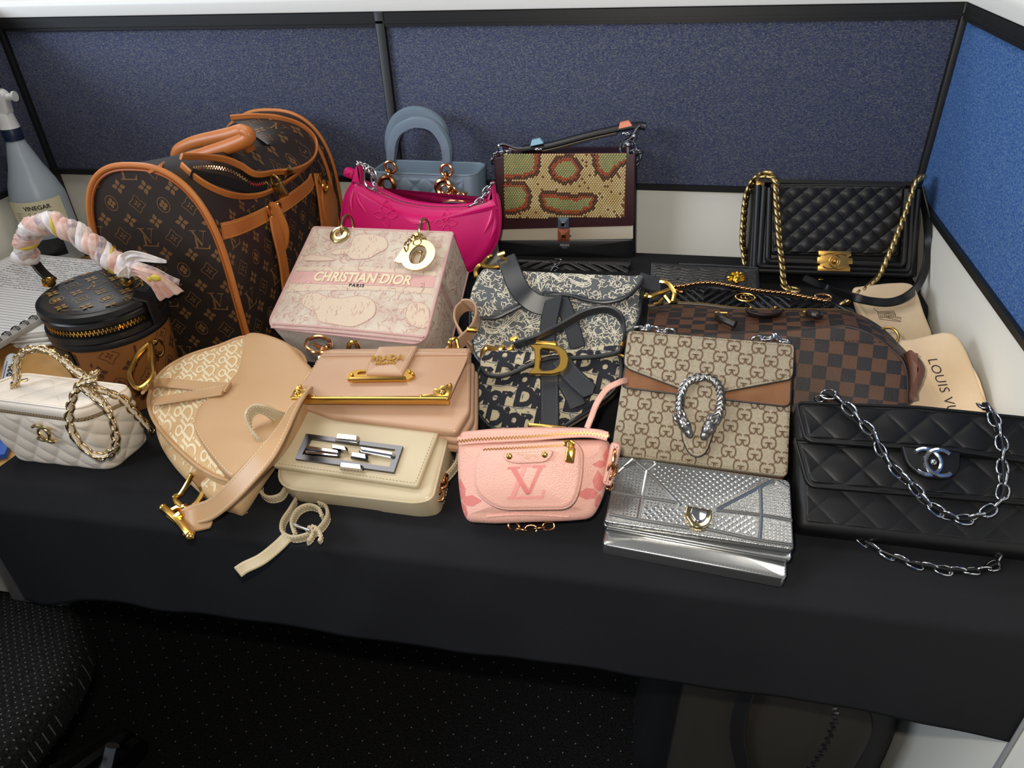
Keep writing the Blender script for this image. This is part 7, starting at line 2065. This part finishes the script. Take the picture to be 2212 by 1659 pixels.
# ================================================================= black bag with heavy gold chain
def boy():
    c = pz(1790, 604, .056); fr = F((c.x, c.y, c.z), yaw=.5, lean=22)
    root = thing('chunky_chain_bag', 'black quilted box bag with heavy brass curb chain and square gold clasp, back right corner', 'bag', fr)
    K = crop(1600, 360, .19439); q = lambda pts, y=0: Q(fr, K, pts, y)
    LQ = mat('black_calf_soft', '0f0f10', .45, bump=.12, bscale=500, spec=.4)
    g = G(); slab(g, roundpoly(q([(150, 200), (1990, 200), (1960, 1225), (80, 1180)], .006), .006, 4), .006, .078, .006, 4); g.build('body', LQ, root)
    # stepped frame ribs round the flap
    ribs = [([(195, 205), (150, 1150), (1880, 1205), (1975, 250)], 0), ([(262, 220), (205, 1105), (1862, 1155), (1912, 250)], -.002), ([(325, 235), (300, 1050), (1800, 1095), (1850, 250)], -.004)]
    for pts, y in ribs:
        P = [fr.q(*K(*p), y) for p in pts]; o2 = [(p.x, 0, p.z) for p in P]
        path = [P[0]] + [P[0].lerp(P[1], .9), P[1] + (P[0] - P[1]) * .03] + [P[1] + (P[2] - P[1]) * .012, P[1].lerp(P[2], .5), P[2] + (P[1] - P[2]) * .012] + [P[2] + (P[3] - P[2]) * .03, P[2].lerp(P[3], .1), P[3]]
        g = G(); tube(g, resample(path, .004), .0052, 10); g.build('frame_rib', LQ, root)
    fo = roundpoly(q([(330, 180), (1850, 195), (1765, 1005), (330, 985)], -.004), [.004, .004, .008, .008], 5)
    shape(root, 'flap', fo, -.004, .020, LQ, .004, 4)
    skin(root, 'quilted_flap', inset(fo, .002), lambda X, Z, D: -.004 - .0036 * quilt(X, Z, .0195, 45, p=.42) * np.clip(D / .005, 0, 1) + .002 * (1 - np.clip(D / .004, 0, 1)), LQ, 200, 130)
    g = G(); strap(g, [fr.q(*K(1080, 185), -.003) + Vector((0, y, .002)) for y in (0, .03, .07)], abs(q([(1960, 190)])[0][0] - q([(190, 190)])[0][0]), .006, (1, 0, 0)); g.build('flap_top', LQ, root)
    # clasp plate with notches and interlocked relief
    GD = mat('satin_gold', 'c49a54', .34, 1)
    pl = [(862, 932), (1225, 940), (1225, 995), (1200, 998), (1198, 1012), (1244, 1018), (1240, 1085), (1200, 1082), (1198, 1102), (1218, 1108), (1214, 1165), (852, 1160), (856, 1100), (878, 1098), (880, 1078), (846, 1074), (850, 1002), (886, 1000), (886, 990), (862, 985)]
    P_ = q(pl, -.014); cp = shape(root, 'clasp_plate', P_, -.016, -.006, GD, .0008, 2)
    cc = Vector(fr.q(*K(1043, 1050), -.016)); g = G(); cc_logo(g, (0, 0), .0285, .0012, lambda p: Vector((cc.x + p[0] * 1.25, cc.y - p[2] - .0005, cc.z + p[1]))); g.build('interlocked_relief', GD, cp)
    g = G(); sphere(g, cc + Vector((0, -.003, 0)), .0036, 14, 10); tube(g, [cc + Vector((.0046 * math.cos(a), -.0008, .0046 * math.sin(a))) for a in [2 * PI * i / 18 for i in range(18)]], .0008, 6, closed=True); g.build('push_button', GD, cp)
    # chain: behind left, front left, then right strand down to the end
    CG = mat('brass_chain', 'c8ae78', .36, 1)
    def ch(pts, nm='chain'):
        P = spline([fr.q(*K(x, y), yy) for x, y, yy in pts], 8); chain(root, P, 'boy', .0185, .0150, .0031, CG, .0125, up=(0, -1, 0), mode='curb', name=nm)
    ch([(300, 88, -.004), (240, 95, .010), (150, 150, .022), (85, 260, .03), (52, 400, .035), (35, 560, .035), (25, 720, .035), (22, 860, .035), (40, 960, .035), (45, 1060, .035)])
    ch([(250, 105, .0), (330, 115, -.008), (385, 170, -.014), (392, 290, -.016), (398, 420, -.016), (410, 560, -.016), (420, 700, -.016), (430, 850, -.016), (450, 1000, -.016), (465, 1140, -.016), (475, 1260, -.014), (500, 1340, -.012), (590, 1370, -.012)])
    ch([(1990, 140, .01), (1940, 170, -.006), (1905, 290, -.014), (1855, 440, -.016), (1815, 560, -.018), (1760, 700, -.018), (1710, 830, -.018), (1655, 960, -.018), (1590, 1110, -.018), (1530, 1230, -.018), (1440, 1310, -.035), (1350, 1385, -.050), (1280, 1430, -.056), (1220, 1480, -.056), (1130, 1530, -.050)])
    tf = F(pz(1925, 740, .03), yaw=-6, lean=66); on = lambda x, y: fr.l(tf.w(tf.q(*K(x, y), -.016)))
    g = G(); P = spline([(on(x, y) if 1200 < x and y > 1400 else fr.q(*K(x, y), yy)) for x, y, yy in [(700, 1230, .0), (850, 1300, -.004), (1000, 1360, -.008), (1250, 1450, -.035), (1480, 1500, -.058), (1680, 1505, -.062), (1850, 1440, -.055), (1970, 1320, -.035), (2050, 1130, -.012), (2085, 900, .004), (2075, 650, .01), (2045, 450, .015), (2000, 230, .02)]], 10)
    strap(g, resample(P, .005), .013, .004, (.35, -.35, -.9)); g.build('leather_strap', LQ, root)
    g = G(); box(g, fr.q(*K(215, 190), .004), (.014, .012, .010), b=.002); g.build('chain_eyelet', GD, root)
    g = G(); box(g, fr.q(*K(888, 1253), -.002), (.007, .004, .002), b=.0005); g.build('stud', GD, root)
boy()

# ================================================================= zipped clutch with gold head emblem
def medusa():
    c = pz(1515, 640, .045); fr = F(c, yaw=2, lean=32)
    root = thing('zip_clutch', 'black embossed zip clutch with a gold head medallion, low behind the chevron bag', 'clutch bag', fr)
    CRO = mat('black_croc_leather', '17181a', .4, bump=.3, bscale=200)
    o = roundpoly(Q(fr, ID, [(1405, 565), (1440, 568), (1480, 572), (1640, 580), (1645, 660), (1400, 660)], 0), .003, 3)
    shape(root, 'body', o, 0, .03, CRO, .004, 4)
    skin(root, 'embossed_front', inset(o, .002), lambda X, Z, D: -.0003 - .0012 * (np.abs(np.sin(PI * (Z + .001 * np.sin(X * 200)) / .0042)) ** .5) * np.clip(D / .003, 0, 1), CRO, 80, 60)
    zip_teeth(root, spline([fr.q(x, y, .008) for x, y in [(1468, 570), (1530, 572), (1600, 576), (1636, 579)]], 6), CHROME, (0, 1, 0), .0035, .0022)
    c_ = fr.q(1590, 603, -.004); g = G()
    h = G(); lathe(h, [(.001, -.002), (.017, -.002), (.018, 0), (.016, .002), (.001, .002)], 28); g.add([c_ + Vector((v[0], v[2] + .001, v[1] * .95)) for v in h.v], h.f); bs = g.build('round_patch', BLKS, root)
    g = G(); sphere(g, c_ + Vector((0, -.003, -.001)), .0075, 14, 10, (.85, .5, 1.1))
    for i in range(9):
        a = rad(-20 + i * 27.5); d_ = Vector((math.cos(a), 0, math.sin(a) * .8)); tube(g, spline([c_ + d_ * .006 + Vector((0, -.003, 0)), c_ + d_ * .010 + Vector((.002, -.004, .001)), c_ + d_ * .0135 + Vector((-.001, -.003, 0))], 4), [.0024] * 8 + [.0016], 6)
    sphere(g, c_ + Vector((0, -.0075, -.001)), .0016, 8, 6, (.7, 1, 1.8)); sphere(g, c_ + Vector((0, -.006, -.006)), .0028, 8, 6)
    g.build('head_medallion', mat('bright_gold', 'd9a93c', .25, 1), bs)
medusa()

# ================================================================= chevron camera bag with thin chain
def marmont():
    c = pz(1650, 735, .045); fr = F(c, yaw=-4, lean=52)
    root = thing('chevron_bag', 'black chevron-quilted bag with a slim gold chain across it, behind the brown checked bag', 'bag', fr)
    LC = mat('black_matelasse', '121213', .34, bump=.1, bscale=400)
    K = crop(1370, 500, .14919)
    pts = [(1430, 640), (1460, 622), (1520, 618), (1620, 628), (1720, 640), (1800, 650), (1850, 668), (1862, 700), (1860, 760), (1440, 760)]
    o = [tuple(p)[:2] for p in roundpoly(Q(fr, ID, pts, 0), .006, 4)]
    shape(root, 'body', o, 0, .05, LC, .008, 5)
    cx_ = fr.q2(1610, 660)[0]; per = .125
    def f(X, Z, D):
        tri_ = np.abs(((X - cx_) / per) % 1 - .5) * per * .85
        return -.0005 - .0055 * np.abs(np.sin(PI * (Z - tri_) / .0125)) ** .6 * np.clip(D / .006, 0, 1)
    skin(root, 'chevron_front', inset(o, .002), f, LC, 220, 90)
    chain(root, spline([fr.q(x, y, -.012) for x, y in [(1455, 620), (1480, 617), (1510, 612), (1545, 612), (1580, 618), (1620, 625), (1660, 630), (1700, 634), (1740, 642), (1782, 640 + 10)]], 8), 'mar', .0130, .0100, .0019, ROSEG, .0072, up=(0, -1, 0), mode='curb')
    g = G(); P = spline([fr.q(x, y, -.008) for x, y in [(1455, 619), (1465, 628), (1475, 630)]], 4); tube(g, P, .003, 8); g.build('chain_eyelet', ROSEG, root)
    g = G(); c_ = fr.q(1778, 641, -.009); tube(g, [c_ + Vector((.011 * math.cos(a), 0, .004 * math.sin(a))) for a in [2 * PI * i / 18 for i in range(18)]], .0016, 8, closed=True); g.build('chain_eyelet', ROSEG, root)
    c_ = fr.q(1610, 642, -.009); g = G(); tube(g, [c_ + Vector((.014 * math.cos(a), 0, .0062 * math.sin(a))) for a in [2 * PI * i / 24 for i in range(24)]], .0013, 8, closed=True)
    for s_ in (-1, 1):
        tube(g, [c_ + Vector((s_ * -.003 + .0034 * math.cos(rad(a)) * -s_ * -1, -.0005, .0032 * math.sin(rad(a)))) for a in (range(50, 311, 20) if s_ == 1 else [180 - a_ for a_ in range(50, 311, 20)])], .0008, 6)
    g.build('oval_plate', GOLD, root)
marmont()

# ================================================================= cloth dust bags at the right
def dustbags():
    SB = mat('sand_cotton', 'c4ab8a', .9, bump=.5, bscale=900, c2='ccb494', cscale=15); CB = mat('cream_flannel', 'e8cba6', .9, bump=.5, bscale=700, c2='e2c49c', cscale=12)
    c = pz(1925, 740, .03); fr = F(c, yaw=-6, lean=66)
    a = thing('dust_bag', 'sand coloured cotton dust bag with a small stamped emblem, against the right divider', 'cloth bag', fr)
    K = crop(1780, 560, .24107)
    o = [tuple(p)[:2] for p in roundpoly(Q(fr, K, [(255, 270), (272, 240), (560, 205), (720, 198), (800, 215), (850, 310), (905, 480), (975, 650), (960, 760), (420, 760), (350, 540), (300, 420)], 0), .006, 4)]
    body = shape(a, 'body', o, 0, .016, SB, .005, 4, bf=.002)
    g = G(); tube(g, spline([fr.q(*K(x, y), -.002) for x, y in [(290, 395), (330, 450), (370, 530), (400, 590)]], 6), .003, 8); tube(g, spline([fr.q(*K(x, y), -.001) for x, y in [(300, 380), (350, 470), (405, 560)]], 6), .002, 8); g.build('fold', SB, a)
    INK2 = mat('stamp_ink', '5e5238', .8); d = D2()
    def U(pts): return Q(fr, K, pts, -.002)
    d.line(U([(480, 470), (625, 465), (640, 515), (688, 520), (690, 560), (500, 535), (480, 470), (445, 438)]), .0011)
    d.line(U([(492, 480), (615, 475), (625, 518), (510, 525)]), .0008, closed=True)
    for x in range(500, 640, 16): d.line(U([(x, 478), (x + 14, 500), (x + 4, 524)]), .0009)
    d.line(U([(540, 488), (575, 484), (600, 500), (575, 515), (545, 505)]), .0010, closed=True)
    d.line(U([(560, 522), (680, 550)]), .0012); d.line(U([(640, 525), (680, 530)]), .0010)
    decal(d, rmap(body, .0005), 'stamped_emblem', INK2, body, stretch=3)
    c = pz(2000, 905, .044); fr = F(c, yaw=-6, lean=66)
    b = thing('dust_bag', 'cream flannel dust bag with large dark lettering, between the checked bag and the right divider', 'cloth bag', fr)
    o = [tuple(p)[:2] for p in roundpoly(Q(fr, K, [(560, 720), (620, 712), (800, 700), (980, 655), (1090, 633), (1180, 655), (1230, 705), (1290, 810), (1340, 930), (1395, 1070), (1440, 1200), (1480, 1310), (1480, 1500), (700, 1500), (600, 900)], 0), .006, 4)]
    body = shape(b, 'body', o, 0, .02, CB, .007, 4, bf=.003)
    for pts in ([(1240, 715), (1330, 900), (1345, 980), (1420, 1150), (1470, 1300)], [(850, 980), (900, 1040), (1000, 1200), (1050, 1290)], [(1340, 960), (1390, 1090), (1440, 1240)]):
        P = [rmap(body, 0)(*p) for p in Q(fr, K, pts, 0)]; P = [p for p in P if p]
        if len(P) > 2: g = G(); tube(g, spline([p + Vector((0, .001, 0)) for p in P], 6), lambda t: .0010 + .0018 * math.sin(PI * t), 8); g.build('fold', CB, b)
    p0 = Vector(fr.q2(*K(925, 920), 0)); p1 = Vector(fr.q2(*K(1080, 1310), 0)); p0 = Vector(fr.q2(*K(918, 905))); p1 = Vector(fr.q2(*K(1125, 1420)))
    vs, fs = text2d('LOUIS VUITTON', 1.0, offset=-.006, align='LEFT', spacing=1.05)
    xs7 = [v[0] for v in text2d('LOUIS VUI', 1.0, align='LEFT', spacing=1.05)[0]]; kx = (p1 - p0).length / max(xs7); an = math.atan2((p1 - p0).y, (p1 - p0).x)
    # letters stand on the lower-left side of the run
    d = D2().add([(x * kx, y * kx * .92) for x, y in vs], fs, o=tuple(p0), a=an)
    decal(d, rmap(body, .0006), 'printed_lettering', mat('plum_ink', '2a1a26', .8), body, stretch=3)
dustbags()
